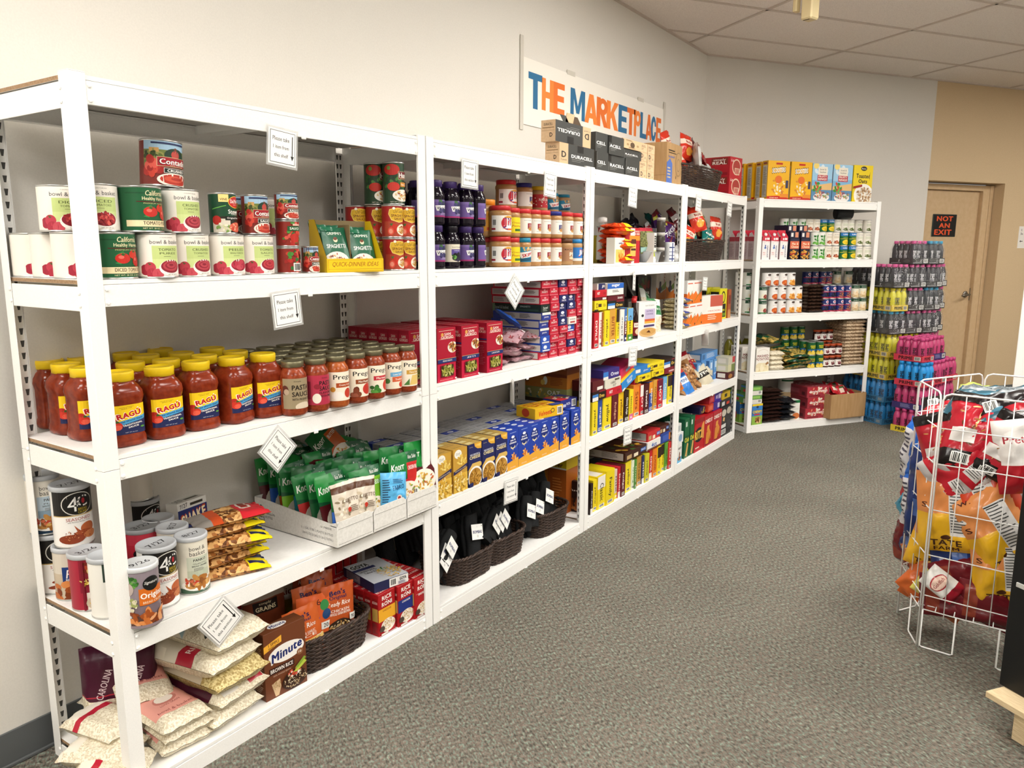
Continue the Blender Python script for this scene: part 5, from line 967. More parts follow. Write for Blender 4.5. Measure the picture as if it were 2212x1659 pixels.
# packets of cured snack sticks
STK = [pillow('snack_packet', .085, .14, .024, 'b8929a', [B(.5, .5, .5, .5, 42, .07, ['9c2c34', '7a1c24', 'b84a4a', 'd8c8c8', '6a1418'], 80+k, 3.2), R(.0, .88, 1, 1, 'c8bcc0')], 80+k, .5, cat='packet', rough=.15, nx=8, ny=8) for k in range(3)]
STB = pillow('snack_packet', .09, .14, .024, '2a5ab8', [B(.5, .3, .4, .25, 16, .08, ['1c4aa0', '4a7ad0'], 4, 2)], 85, .5, cat='packet', rough=.15, nx=8, ny=8)
rnd = random.Random(11); k = 0
for j in range(6):
    for i in range(4 if j < 4 else 3):
        px = 1098+24*i+6*(j % 2); y = .055+.05*(j % 2)
        if j == 5 and i == 2: continue
        put(STK[(i+j) % 3], 'clear packet of red snack sticks, %s layer of the heap, %s from left' % (ORD[j], ORD[i]), (xs(px, y, Z3+.05), y, Z3+.014+.022*j), 0, 'heap of clear packets with red snack sticks', rot=(-PI/2+rnd.uniform(-.3, .3), rnd.uniform(-.2, .2), rnd.uniform(-1.2, .6)))
put(STB, 'bright blue packet on top of the heap of red snack packets', (xs(1126, .07, Z3+.14), .07, Z3+.155), 0, rot=(-1.0, .3, .5))
# long pasta boxes lying end-on
def spag(b, sd, end, l, side=None): return carton('spaghetti_box', .076, .27, .0355, b, end, side or [R(.03, .12, .97, .88, 'c9c2bc'), LN(.05, .2, .3, .8, 5, '6a6464'), LN(.33, .2, .6, .8, 5, '6a6464'), R(.66, .12, .665, .88, '8a1a28'), LN(.7, .3, .95, .7, 3, '6a6464')])
ends = lambda c, c2='e8d0d0': [R(0, .1, 1, .16, c2), T('SPAGHETTI', .5, .55, .66, .24, 'f0e0dc', .02), E(.5, .82, .12, .12, c2)]
SPR = spag('bb2238', 0, ends(0, 'd88a94'), 0); SPN = spag('20265e', 0, [E(.5, .68, .2, .2, 'e8e4f0'), T('PASTA', .5, .3, .5, .22, 'e8e4f0', .03)], 0); SPW = spag('e6e2da', 0, [T('bowl & basket', .5, .7, .7, .22, '5a5a58', 0), R(.2, .2, .8, .4, 'b0383a')], 0)
SPB = spag('2c52b0', 0, [E(.4, .6, .2, .24, 'dfe6f2'), R(.1, .1, .9, .25, 'e8e4dc')], 0); SPT = spag('d8dde2', 0, [R(0, 0, 1, .6, '3a9ad0'), T('THIN', .5, .76, .5, .2, '3a5a7a', .03)], 0, [R(0, 0, .62, 1, 'a59a8e'), T('bowl & basket', .3, .5, .36, .4, '6a6058', 0), R(.62, .1, .85, .9, '2a3a6a')]); SPG = spag('1c2a24', 0, [T('bowl', .5, .6, .5, .3, 'c8d0c8', .02), LN(.2, .1, .8, .4, 2, '9aa89a')], 0, [R(0, 0, .05, 1, '6a8a6a'), T('bowl & basket', .2, .5, .28, .42, '9aa8a0', 0), T('SPAGHETTI', .68, .7, .2, .22, '9aa8a0', .02), R(.4, .15, .95, .4, '2c4236')])
SPO = spag('e0a020', 0, [T('PASTA', .5, .5, .6, .4, '7a2a10', .04)], 0); SPV = spag('2a3a8a', 0, [R(0, .7, 1, 1, 'e6e2da'), T('pasta', .5, .4, .5, .25, 'e8e4f0', .02)], 0, [R(.2, .1, .98, .9, 'a8a29c'), LN(.22, .2, .5, .8, 6, '4a4644'), LN(.55, .2, .8, .8, 6, '4a4644')])
grid_ = ['RRRRR', 'BRRNR', 'BRRRR', 'VRRBR', 'VRNWR', 'VRNRR', 'GRNNR', 'RRNNR', 'RRRRR', 'RRNRR', 'TTTRO']
mp_ = {'R': SPR, 'N': SPN, 'W': SPW, 'B': SPB, 'T': SPT, 'G': SPG, 'O': SPO, 'V': SPV}; dn = {'R': 'red', 'N': 'navy', 'W': 'white', 'B': 'blue', 'T': 'white and sky blue', 'G': 'dark green', 'O': 'orange', 'V': 'blue and grey'}
for i, px in enumerate((1187, 1206, 1224.5, 1243, 1261.5)):
    x1 = xs(px, .02, Z3+.2)
    for k in range(11):
        ch = grid_[k][i]
        put(mp_[ch], '%s long pasta box lying end-on, %s column, %s from the bottom' % (dn[ch], ORD[i], ORD[k]), (x1-.039, .16-.004*((k*3+i) % 4), Z3+.0360*k), .012*((k+i) % 3-1), 'long pasta boxes stacked end-on')
# fourth shelf: boxed macaroni and cheese
def mgold(): return [R(0, 0, 1, 1, 'c79a3c'), E(.34, .88, .26, .10, 'f0ede4', 18), T('Food', .34, .895, .3, .035, '5a5a3a', .01, sh=.2), T('harmony', .34, .86, .3, .03, '5a5a3a', .01, sh=.2), B(.62, .74, .36, .11, 22, .09, ['e8c860', 'f0d880', 'd8b040'], 3, 2), P([(0, .5), (1, .62), (1, .54), (0, .42)], '2a2a5a'), T('MACARONI & CHEESE', .5, .52, .8, .03, 'd8c890', .02, rot=.16), R(0, 0, 1, .42, 'e0b848'), B(.5, .22, .5, .22, 80, .085, ['f0d070', 'e8c050', 'd8a838', 'f4e0a0'], 4, 2.2)]
def mnavy(): return [R(0, 0, 1, 1, '23285c'), P([(.45, 1), (1, 1), (1, .84), (.7, .86), (.5, .92)], 'e0a838'), P([(.5, .95), (.9, .9), (.96, .97)], 'f0c868'), T('from the', .22, .93, .24, .02, 'd8c890', .01), T('MACARONI &', .5, .745, .72, .04, 'd8dcea', .04), T('CHEESE', .5, .68, .8, .075, 'e8d8a0', .05), P([(.0, .40), (.3, .54), (.9, .54), (1, .5), (1, .44), (0, .3)], 'd8b460'), E(.52, .2, .55, .26, 'f2efe8', 26), E(.52, .19, .48, .225, 'b88838', 26), B(.52, .19, .4, .19, 70, .08, ['c8943c', 'b07c2c', 'd8a850', '9a6a24'], 4, 2.4), R(0, 0, .3, .1, '23285c')]
def mblue(): return [R(0, 0, 1, 1, '2140a4'), R(.25, .93, .8, .945, '8aa0d8'), E(.52, .70, .36, .16, '182c78', 24), E(.52, .83, .14, .035, 'f0f0f4'), T('mac &', .52, .755, .44, .05, 'f2f4fa', .05), T('cheese', .52, .69, .58, .055, 'f2f4fa', .05), E(.52, .58, .2, .05, 'f0e2b0', 16), E(.52, .605, .16, .045, '182c78', 16), R(.5, .5, .54, .56, 'f0d8a0'), P([(.7, .52), (.73, .53), (.95, .62), (.93, .63)], 'd8dcea'), P([(0, 0), (1, 0), (1, .28), (0, .20)], 'e8a838'), B(.6, .34, .2, .08, 16, .1, ['d0762a', 'e89a48', 'f0b870'], 3, 2.2), T('ORIGINAL', .5, .07, .5, .035, 'fbe8c0', .02)]
TG = [T('macaroni', .5, .5, .6, .3, '6a6a64', .01)]
MAC = {'g': carton('macaroni_box', .088, .036, .178, 'c79a3c', mgold(), [R(.1, .1, .9, .9, 'b98c34'), LN(.2, .2, .8, .7, 10, '7a5a20')], [R(0, 0, 1, 1, 'c09848'), T('Food harmony', .5, .5, .6, .4, '6a5020', .02)]), 'n': carton('macaroni_box', .088, .036, .178, '23285c', mnavy(), None, [R(0, 0, 1, 1, 'b99a50'), R(.1, .2, .5, .8, 'd8c890')]), 'b': carton('macaroni_box', .088, .036, .178, '2140a4', mblue(), [R(.1, .05, .9, .95, '1c3890')], [E(.5, .5, .2, .3, 'dfe4f0'), T('mac', .5, .5, .2, .2, '2140a4', .02)]),
       'w': carton('macaroni_box', .088, .036, .178, '2a3a80', None, [R(0, 0, 1, 1, 'a9aaac'), LN(.1, .3, .9, .9, 16, '5a5a5e')], [R(0, 0, 1, 1, 'b2b3b4'), R(.05, .4, .9, .6, '8a8c90'), T('macaroni', .3, .75, .4, .2, '4a4a52', .02)])}
gm = 'boxed macaroni dinners on the fourth shelf'
cols_ = [(975, 'g'), (1009.4, 'g'), (1040.2, 'n'), (1069, 'n'), (1095.9, 'n'), (1119.8, 'b'), (1143.7, 'b'), (1165.5, 'b'), (1186.4, 'b'), (1207.3, 'b'), (1229.2, 'b'), (1253, 'b')]
dm = {'g': 'gold', 'n': 'navy', 'b': 'blue', 'w': 'grey-topped'}
def mfront(px, y, z): return xs(px, y, z)
for i, (px, c) in enumerate(cols_):
    x = xs(px, .008, Z4+.09)-.0445
    for k in range(10):
        cc = c if k == 0 else ((c if (i+k) % 3 else ('n' if i < 5 else 'b')) if k < 3 else ('b' if (i*7+k*3) % 9 == 0 else 'w'))
        put(MAC[cc], '%s macaroni box standing in column %s from the left, %s from the front' % (dm[cc], ORD[i], ORD[k]), (x+.001*((k*5) % 3-1), .026+.0372*k, Z4), .01*((i*k) % 3-1), gm)
VEL = carton('macaroni_box', .19, .125, .05, 'e2b21e', [R(.06, .2, .5, .75, 'e2b21e'), T('Velveeta', .36, .5, .46, .5, 'd04a1a', .06, sh=.2, rot=.06), E(.62, .6, .07, .22, '3a3a2a'), E(.62, .6, .05, .15, 'e2b21e'), BC(.78, .12, .96, .88)], [E(.5, .5, .2, .4, 'c2401c')], [B(.45, .55, .42, .38, 60, .05, ['d87a1c', 'e89a30', 'f0b850', 'c8641a'], 4, 2.4), R(.62, 0, .98, .3, '3a4a8a')])
x = xs(1128, -.0, Z4+.2); put(VEL, 'yellow cheese shells box lying on top of the blue macaroni boxes', (xs(1168, .07, Z4+.19), .075, Z4+.1785), 0, rot=(0, 0, -.22))
VE2 = carton('macaroni_box', .14, .11, .045, '262f7e', [BC(.66, .1, .92, .9), R(.1, .2, .3, .5, 'b8bcd8'), T('PASTA', .45, .5, .24, .3, 'dfe0ea', .03)], None, [R(0, 0, .5, 1, 'c03038'), B(.4, .5, .4, .4, 24, .08, ['3a8a3a', 'e8e0d0', 'c0302a'], 4)])
put(VE2, 'navy and red boxed dinner lying on the macaroni boxes, right of the yellow one', (xs(1221, .07, Z4+.19), .10, Z4+.1785), 0, rot=(0, 0, -.1))
# bottom shelf: three baskets of socks
BK2 = basket('wicker_basket', .315, .25, .118, rows=15)
def sockpack():
    m = MB(); rnd_ = random.Random(3)
    for k in range(2):
        G = []
        for i in range(9):
            v = i/8; row = []
            for j in range(10):
                a = 2*PI*j/9; rx, ry = .042*(1-.12*v), .016*(1+.4*math.sin(PI*v)); row.append((rx*math.cos(a)+.004*math.sin(v*7+k), ry*math.sin(a)+k*.026-.013+.003*noise.noise(Vector((a, v*6, k))), v*.17+.006*math.cos(a)))
            G.append(row)
        m.grid(G, SOCK); m.poly([p for p in G[0][:-1]][::-1], SOCK); m.poly([p for p in G[-1][:-1]], SOCK)
    return m.build('folded_socks')
SKM = sockpack()
def card(txt):
    m = MB(); m.box(-.036, -.044, .06, .036, -.0425, .125, M('f2f2ef', .5), .0004)
    art(m, [T(txt, .5, .5, .78, .2, '2a3466', .05), E(.5, .84, .05, .05, 'c8ccd4'), E(.5, .84, .035, .035, 'f2f2ef'), E(.5, .22, .08, .1, 'd8d8d4'), E(.9, .88, .03, .03, '2a2a2a')], .072, .065, fl((-.036, -.044, .06), (1, 0, 0), (0, 0, 1), (0, -1, 0))); return m.build('hang_card')
CDM = card('BOMBAS')
SK = Spec('sock_pack', 'socks', [('folded_socks', SKM), ('hang_card', CDM)]); SK0 = Spec('sock_pack', 'socks', [('folded_socks', SKM)])
bxs = [(1.488, 'first'), (1.800, 'second'), (2.205, 'third')]
for n_, (bx_, o_) in enumerate(((xs(1000, .14, Z5)-.03, 'left'), (1.812, 'middle'), (2.215, 'right'))):
    put(BK2, 'dark wicker basket of black socks on the bottom shelf, %s of the three' % o_, (bx_, .15, Z5), .0, 'sock baskets on the bottom shelf')
    rnd = random.Random(30+n_); q = 0
    shape = {0: 3, 1: 4, 2: 5}[n_]
    for row in range(5):
        for c_ in range(4):
            x = bx_-.11+.073*c_+rnd.uniform(-.01, .01); y = .115+.036*row; z = Z5+.012+.028*row+(0 if n_ == 0 else (.012*row if n_ == 1 else .022*row*(1.2 if c_ > 0 else .9)))
            put(SK0, 'black folded sock pair in the %s sock basket, row %s, %s from the left' % (o_, ORD[row], ORD[c_]), (x, y, z), 0, 'black socks without visible card', rot=(-.5+rnd.uniform(-.15, .15)+.08*row, rnd.uniform(-.15, .15), rnd.uniform(-.2, .2)))
cards = [(0, 970, 1188, 1.0), (0, 962, 1204, .85), (0, 957, 1218, 1.0), (1, 1036, 1158, .2), (1, 1070, 1138, .95), (1, 1079, 1133, .95), (1, 1088, 1126, .95), (1, 1073, 1164, .25), (2, 1150, 1112, .45), (2, 1168, 1102, .5), (2, 1189, 1079, .5)]
for k, (n_, px, py, ry) in enumerate(cards):
    q = ony(px, py, .05); yo = .05+.03*math.cos(ry)
    put(SK, 'black sock pair with white card in the %s sock basket, %s card from left' % (('left', 'middle', 'right')[n_], ORD[[c[0] for c in cards[:k]].count(n_)]), (q.x-.085*math.sin(ry), yo, max(Z5+.035, q.z-.085*math.cos(ry))), 0, 'black socks with white cards', rot=(-.3, ry, -.1))
# more socks heaped behind at the wall
rnd = random.Random(77)
for k in range(16):
    c_ = k % 8; r_ = k//8
    put(SK0, 'black folded sock pair heaped behind the baskets, %s layer, %s from the left' % (('lower', 'upper')[r_], ORD[c_]), (1.33+.13*c_, .325+.03*r_, Z5+.03+.105*r_+.016*c_), 0, 'black socks without visible card', rot=(-.25+rnd.uniform(-.2, .2), rnd.uniform(-.3, .3), rnd.uniform(-.3, .3)))
sign(1015, 376, .03, 'section', label='please take card under the top beam of rack two, left one'); sign(1189, 399, .06, 'section', label='please take card under the top beam of rack two, right one')
sign(1112, 630, .75, 'section', label='please take card hung diamond-wise before the pasta boxes'); sign(1106, 846, .05, 'section', yaw=.75, label='please take card turned edge-on above the macaroni boxes'); sign(1104, 1060, .05, 'section', label='please take card above the middle sock basket')
# ================================================================ rack 3
ZT1 = LV[0]
def bx3(pl, pr, yf, z): return xs(pl, yf, z), xs(pr, yf, z)
def kbox(name, w, d, h, front, left=None, mat=KRAFT2, top=None): return carton(name, w, d, h, mat, front, left, top, c=.001)
def box3(pl, pr, yf, z, h, d, name, c, items, label, left=None, top=None, rz=0, group=None, cat='box'):
    a, b_ = bx3(pl, pr, yf, z+h/2); s_ = carton(name, b_-a, d, h, c, items, left, top, cat=cat); return put(s_, label, ((a+b_)/2, yf+d/2, z), rz, group)
DK = '3f403e'
def dura(flip=False, strip='l'):
    it = [R(0, 0, 1, 1, DK), R(0, 0, .24, 1, 'd6b68e'), T('D', .12, .46, .13, .3, '2a2622', .05), T('2 pack', .12, .2, .17, .09, '2a2622', .02), R(.5, .66, .68, 1, '14120f'), T('DURACELL', .64, .44, .62, .17, 'f2f2ee', .045), R(.34, .28, .7, .30, '9a9a96'), R(.34, .2, .6, .215, '9a9a96')]
    if flip:
        def fl_(q):
            if q[0] == 'P': return ('P', [(1-x, 1-y) for x, y in q[1]], q[2])
            return ('T', q[1], 1-q[2], 1-q[3], *q[4:8], q[8]+PI, *q[9:])
        it = [fl_(q) for q in it]
    return it
DL = [R(.1, .62, .9, .66, '8a6c48'), T('DURACELL', .5, .8, .6, .12, '3a2e22', .02), T('D', .7, .3, .2, .2, '3a2e22', .05), R(.05, .5, .95, .51, '7a5f40')]
DU = kbox('battery_box', .33, .075, .092, dura(), DL); DUF = kbox('battery_box', .33, .075, .092, dura(True), DL)
gd = 'dark battery cartons stacked on top of the racks'
x1 = xs(1288, .0, ZT1+.06)
put(DU, 'dark battery box at the left of the bottom tier, kraft end lettered d', (x1-.165, .05, ZT1), 0, gd); tb = put(DUF, 'upside-down dark battery box with torn open top on the left stack', (xs(1284, 0, ZT1+.17)-.178, .05, ZT1+.0925), 0, gd)
f = MB(); f.box(-.02, -.02, .074, .05, -.017, .139, KRAFT2, xf=lambda p: Vector((p.x-.03+.4*(p.z-.092), p.y, p.z))); f.box(-.01, .0, .086, .09, .003, .144, M('5a4a3a', .8), xf=lambda p: Vector((p.x+.04-.9*(p.z-.092), p.y-.01, .092+(p.z-.092)*.8)))
f.box(-.11, -.02, .086, -.06, -.018, .124, M(DK, .5), xf=lambda p: Vector((p.x+.05-1.1*(p.z-.092), p.y, p.z)))
tf = obj('torn_flap', f); tf.parent = tb
CE = lambda t, fx, w_: [R(0, 0, 1, 1, DK), R(0, .02, .012, .98, '8a8a86'), T(t, fx, .46, w_, .17, 'f2f2ee', .045), R(.1, .3, .5, .32, '9a9a96'), R(.1, .22, .4, .235, '9a9a96')]
for i, (pl, pr_, z_, h_, t_, fx, w_) in enumerate(((1289, 1313.5, 0, .094, 'CELL', .42, .72), (1314, 1351, 0, .092, 'RACELL', .5, .8), (1352, 1381, 0, .092, 'ACELL', .46, .8), (1287, 1314, .0945, .092, 'CELL', .42, .72), (1316, 1347.5, .0925, .092, 'ACELL', .42, .76), (1348, 1385, .0925, .048, 'RACELL', .44, .74))):
    box3(pl, pr_, .03+.008*(i % 2), ZT1+z_, h_, .12, 'battery_box', DK, CE(t_, fx, w_)+([R(0, .62, .16, 1, '15130f')] if i in (1, 4) else []), 'dark battery box in the %s tier, %s right of the left stack' % (('bottom', 'upper')[i//3], ORD[i % 3]), group=gd)
KB = kbox('battery_box', .095, .12, .048, [T('DURACELL', .42, .66, .7, .22, '4a3a28', .02), R(.1, .38, .5, .42, '6a5538'), R(.1, .25, .4, .29, '6a5538')], DL); KD = kbox('battery_box', .095, .12, .048, [T('D', .3, .6, .28, .5, '2e2620', .06), T('pack', .3, .2, .3, .16, '2e2620', .02), R(.5, 0, .52, 1, 'a88a60'), R(.7, .3, .76, .5, '3a2e22')], DL)
for i, px in enumerate((1405, 1421)):
    for k in range(4):
        put((KD, KB, KD, KB)[k], 'small kraft battery carton, %s column, %s from the bottom' % (('left', 'right')[i], ORD[k]), (xs(px, .02, ZT1+.12)-.0485, .10, ZT1+.0483*k), 0, gd)
box3(1346, 1386, .03, ZT1+.141, .048, .12, 'battery_box', 'd6b68e', [E(.5, .45, .12, .3, '5a4632'), E(.25, .45, .06, .12, 'a88a60'), E(.78, .45, .06, .12, 'a88a60'), LN(.15, .78, .6, .92, 2, '6a5438'), LN(.3, .06, .75, .2, 2, '6a5438')], 'kraft battery carton with round printed mark lying on the dark boxes', group=gd)
KX = carton('cardboard_box', .27, .24, .235, KRAFT, [R(.0, .0, .36, .52, '4f6fb8'), P([(0, .5), (.2, .62), (.36, .5)], '4f6fb8'), LN(.05, .1, .3, .4, 4, 'c8b48c'), T('FILAMENT', .3, .66, .4, .05, '4f6fb8', .02), R(.1, .80, .5, .83, '3a2e1e'), R(.1, .75, .6, .77, '3a2e1e'), E(.76, .52, .2, .3, '7a6040'), E(.76, .52, .185, .28, 'b08d62'), E(.76, .5, .12, .16, '7a6040'), E(.76, .5, .105, .14, 'b08d62'), R(.6, .15, .63, .22, '3a2e1e')], [R(.02, .2, .98, .21, '8a6c46'), T('TOP', .3, .7, .2, .06, '4a3a26', .02)], c=.0015)
put(KX, 'brown cardboard box with blue printed panel right of the battery cartons', (xs(1476, .03, ZT1+.1)-.137, .155, ZT1), .06)
# second shelf: mixed snacks
def lay(spec, px, y, z, label, group=None, rz=0, rx=-PI/2, ry=0): return put(spec, label, (xs(px, y, z), y, z), 0, group, rot=(rx, ry, rz))
CAN6 = [pillow('candy_bag', .105, .16, .034, 'd8461c', [B(.5, .45, .5, .4, 26, .09, ['c23a14', 'e0782a', 'a82c10'], 90+k, 2), R(0, .62, 1, 1, 'e6d024'), R(.1, .86, .9, 1, ('2f8a3a', 'e6d024')[k]), R(.1, .3, .5, .45, 'f0e0d0')], 90+k, .4, rough=.2, nx=8, ny=8) for k in (0, 1)]
for k in range(8): lay(CAN6[k % 2], 1308+3*(k % 2), .085, Z2+.016+.0255*k, 'orange and yellow candy bag in the pile at the rack end, %s from the bottom' % ORD[k], 'candy bags piled at the left of the shelf', rz=-PI/2-.2+.2*(k % 3-1), ry=.06*(k % 2))
box3(1328, 1350, .02, Z2, .135, .05, 'snack_box', 'ece6da', [R(.1, .05, .95, .55, 'f0c868'), E(.6, .3, .25, .12, 'd88a30'), B(.6, .3, .3, .2, 12, .1, ['e8b050', 'c87a28'], 3), T('wafers', .6, .8, .5, .08, '3a4a8a', .02)], 'white cereal bar box with golden picture beside the candy bags')
box3(1330, 1346, .075, Z2, .158, .04, 'snack_box', '2a6ab8', [T('snack', .5, .85, .6, .08, 'e8ecf4', .03)], 'blue-topped box behind the white cereal bar box')
box3(1352, 1382, .015, Z2, .19, .06, 'snack_box', 'b81f2a', [R(.3, .78, .62, .98, 'ece6da'), T('WHOLE', .8, .9, .3, .05, 'f0e0d0', .03), T('100', .8, .83, .3, .06, 'f0e0d0', .03), R(.24, .64, .98, .78, 'e08a2a'), P([(.3, .2), (.7, .2), (.72, .62), (.34, .62)], 'e8b85c'), P([(.3, .55), (.74, .55), (.7, .68), (.4, .68)], '5a2a1a'), R(.36, .36, .7, .42, '4a2a1c'), R(.4, .0, .6, .12, 'e8d8c8')], 'tall red snack roll box with yellow picture, centre of the shelf', left=[R(.1, .1, .9, .9, '9c1822')])
box3(1333, 1362, .12, Z2, .195, .12, 'snack_box', '8f1a24', [R(.1, .6, .6, .8, 'e0c890'), R(.5, .8, .9, .98, 'ece6da')], 'dark red boxes standing behind the red snack roll box')
HERB = MN('dried_herbs', '2e3414', '7d8148', 120, .6, .6, kind='vor', lo=.1, hi=.55, dist=.004)
lay(pillow('herb_bag', .16, .15, .06, HERB, [R(0, .86, 1, 1, 'b03040'), R(.86, .1, .98, .8, '2a2a26'), P([(0, .05), (.7, .12), (.7, .26), (0, .24)], '9ac0b8')], 95, .2, rough=.15), 1398, .09, Z2+.05, 'clear bag of dried green herbs standing in the foil pan', rx=-.1, rz=-.05)
FOIL = M('b9bcbe', .25, .9)
m = MB(); prof = [(0, .001), (.058, .001), (.075, .06), (.082, .062), (.082, .064), (.074, .062), (.056, .004), (0, .004)]; m.lathe([(r_*(1), z) for r_, z in prof], FOIL, 32)
for i in range(32):
    pass
put(Spec('foil_pan', 'pan', [('foil_pan', m.build('foil_pan'))]), 'small round foil pan holding the herb bag at the shelf edge', (xs(1400, .088, Z2), .088, Z2))
SPJ = jar('spice_jar', [(0, .001), (.024, .001), (.026, .004), (.026, .066), (.023, .072)], M('4a423c', .25), [(.0245, .068), (.0265, .069), (.0265, .086), (0, .087)], M('bdb9b2', .35), (.0263, .012, .06, .06, '3a342e', [T('spice', .5, .5, .5, .2, 'c8c0b4', .02)]), n=16)
for k in range(3): put(SPJ, 'dark spice jar with grey lid, %s of the upright stack' % ('lowest', 'middle', 'topmost')[k], (xs(1427, .06, Z2+.13), .06, Z2+.0875*k), .2, 'stacked spice jars')
SEA = carton('seasoning_box', .035, .05, .17, 'e6e2da', [R(0, .2, 1, .4, 'b8c040'), R(.1, .5, .9, .9, '2a2a2a'), LN(.2, .55, .8, .85, 4, 'e6e2da')], None, None)
put(SEA, 'narrow white and black box between herbs and spice jars', (xs(1415, .03, Z2+.08), .055, Z2), 0)
PURB = pillow('chip_bag', .15, .2, .06, '4a2266', [T('TAKIS', .5, .62, .8, .16, 'f0ecf4', .06, rot=.7, o='241034'), B(.6, .3, .3, .2, 14, .08, ['d0542a', 'e08a30', '9a2a3a'], 3, 3), R(0, .88, 1, 1, '7a1f2c'), R(0, .8, .4, .9, 'c8c040')], 97, .35, rough=.2)
put(PURB, 'purple chip bag leaning at the front right of the shelf', (xs(1452, .07, Z2+.12), .10, Z2+.06), 0, 'purple chip bags', rot=(-.25, .2, -.3)); put(PURB, 'purple chip bag propped up at the back near the middle', (xs(1432, .24, Z2+.2), .25, Z2+.13), 0, 'purple chip bags', rot=(-.2, -.3, .2))
put(pillow('chip_bag', .17, .13, .06, '6a1620', [E(.5, .4, .3, .2, 'd8b070'), R(.1, .7, .9, .9, 'd0c8c8')], 98, .35, rough=.2), 'dark red snack bag against the right post', (xs(1463, .16, Z2+.16), .17, Z2+.12), 0, rot=(-.1, .1, -.3))
m = MB(); m.lathe([(0, .001), (.028, .001), (.03, .004), (.03, .112), (.028, .118), (0, .119)], M('d4d6d8', .4), 20); L = MB(); art(L, [R(0, 0, 1, 1, 'dfe2e6'), R(0, .1, 1, .16, '27356e'), R(0, .3, 1, .33, '27356e'), R(0, .5, 1, .53, '27356e'), R(0, .72, 1, .78, '27356e'), R(.2, 0, .28, 1, '27356e'), R(.5, 0, .56, 1, '27356e'), R(.55, .55, .95, .72, '2f7a4a'), R(.5, .84, .95, .94, 'c8443a')], .085, .11, wrapmap(.0302, .085, .004), us=.007)
put(Spec('plaid_tin', 'tin', [('tin_body', m.build('tin_body')), ('paper_label', L.build('paper_label'))]), 'white and navy plaid canister at the shelf edge', (xs(1446, .04, Z2+.05), .04, Z2), .2)
def crumple(name, r, seed, mat):
    m = MB(); so = Vector((seed*5.1, seed*2.3, seed)); P_ = []
    for i in range(13):
        th = PI*i/12; row = []
        for j in range(19):
            ph = 2*PI*j/18; d = Vector((math.sin(th)*math.cos(ph), math.sin(th)*math.sin(ph), math.cos(th))); row.append(d*r*(1+.28*noise.noise(d*2.6+so)+.12*noise.noise(d*7+so))+Vector((0, 0, r*.9)))
        P_.append(row)
    m.grid(P_, mat, flip=True); return m.build(name)
TIS = M('eeeeec', .7)
for k, (px, z, r_) in enumerate(((1463, 0, .032), (1464, .045, .028))): put(Spec('tissue_ball', 'tissue', [('crumpled_tissue', crumple('crumpled_tissue', r_, 3+k, TIS))]), 'crumpled white tissue by the right post, %s one' % ('lower', 'upper')[k], (xs(px, .03, Z2+.03), .034, Z2+z), 0, 'crumpled tissues')
SHB = jar('sauce_bottle', [(0, .001), (.03, .001), (.031, .006), (.031, .12), (.02, .15), (.012, .17), (.011, .2)], M('d8d6d0', .3), [(.0125, .198), (.024, .2), (.026, .212), (.024, .224), (.012, .228), (0, .229)], M('f0efec', .35), (.0312, .02, .11, .07, 'e2dccf', [R(0, .3, 1, .7, 'c8a030')]), cat='bottle', n=16)
put(SHB, 'slim white bottle with bulbous cap standing at the back left', (xs(1301, .15, Z2+.15), .15, Z2+.018), 0)
box3(1290, 1312, .20, Z2, .15, .09, 'snack_box', 'b0a028', [R(.1, .1, .3, .9, '5a6a20'), R(.9, 0, 1, 1, '7a2a24')], 'olive yellow box at the back left behind the white bottle')
put(pillow('snack_bag', .2, .13, .05, '8f8f8c', [P([(.1, .2), (.5, .7), (.9, .3)], '6a6a68')], 99, .4, rough=.2), 'grey crinkled bag lying at the back of the snack shelf', (xs(1335, .27, Z2+.13), .27, Z2+.12), 0, rot=(-.9, .1, 0))
put(carton('snack_box', .19, .10, .045, '1f5a34', [T('crisp', .4, .5, .4, .4, 'c8d8c8', .03), R(.66, .1, .95, .9, 'e6e2da'), BC(.7, .2, .92, .8)], None, None), 'green box lying flat at the back of the snack shelf', (xs(1362, .22, Z2+.13), .26, Z2+.135), 0)
put(carton('snack_box', .15, .10, .12, '17171a', [R(.1, .3, .9, .6, '2a2a2e')]), 'black box under the green one at the back of the snack shelf', (xs(1364, .22, Z2+.1), .26, Z2), 0)
put(pillow('chip_bag', .26, .17, .07, '1b1826', [R(.5, .3, .8, .6, '3a2a3a'), R(.1, .4, .3, .5, '5a4a6a')], 100, .45, rough=.2), 'black snack bag slumped against the rear post', (xs(1375, .33, Z2+.18), .33, Z2+.12), 0, rot=(-.4, -.35, 0))
put(carton('snack_box', .15, .06, .05, 'e6e4e0', [R(.1*i, 0, .1*i+.05, 1, '2a3a8a') for i in range(3, 9)][0:1]+[R(.12*i, 0, .12*i+.05, 1, '2a3a8a') for i in range(1, 8)]), 'white and blue striped small box lying on top at the back', (xs(1398, .24, Z2+.17), .24, Z2+.157), 0)
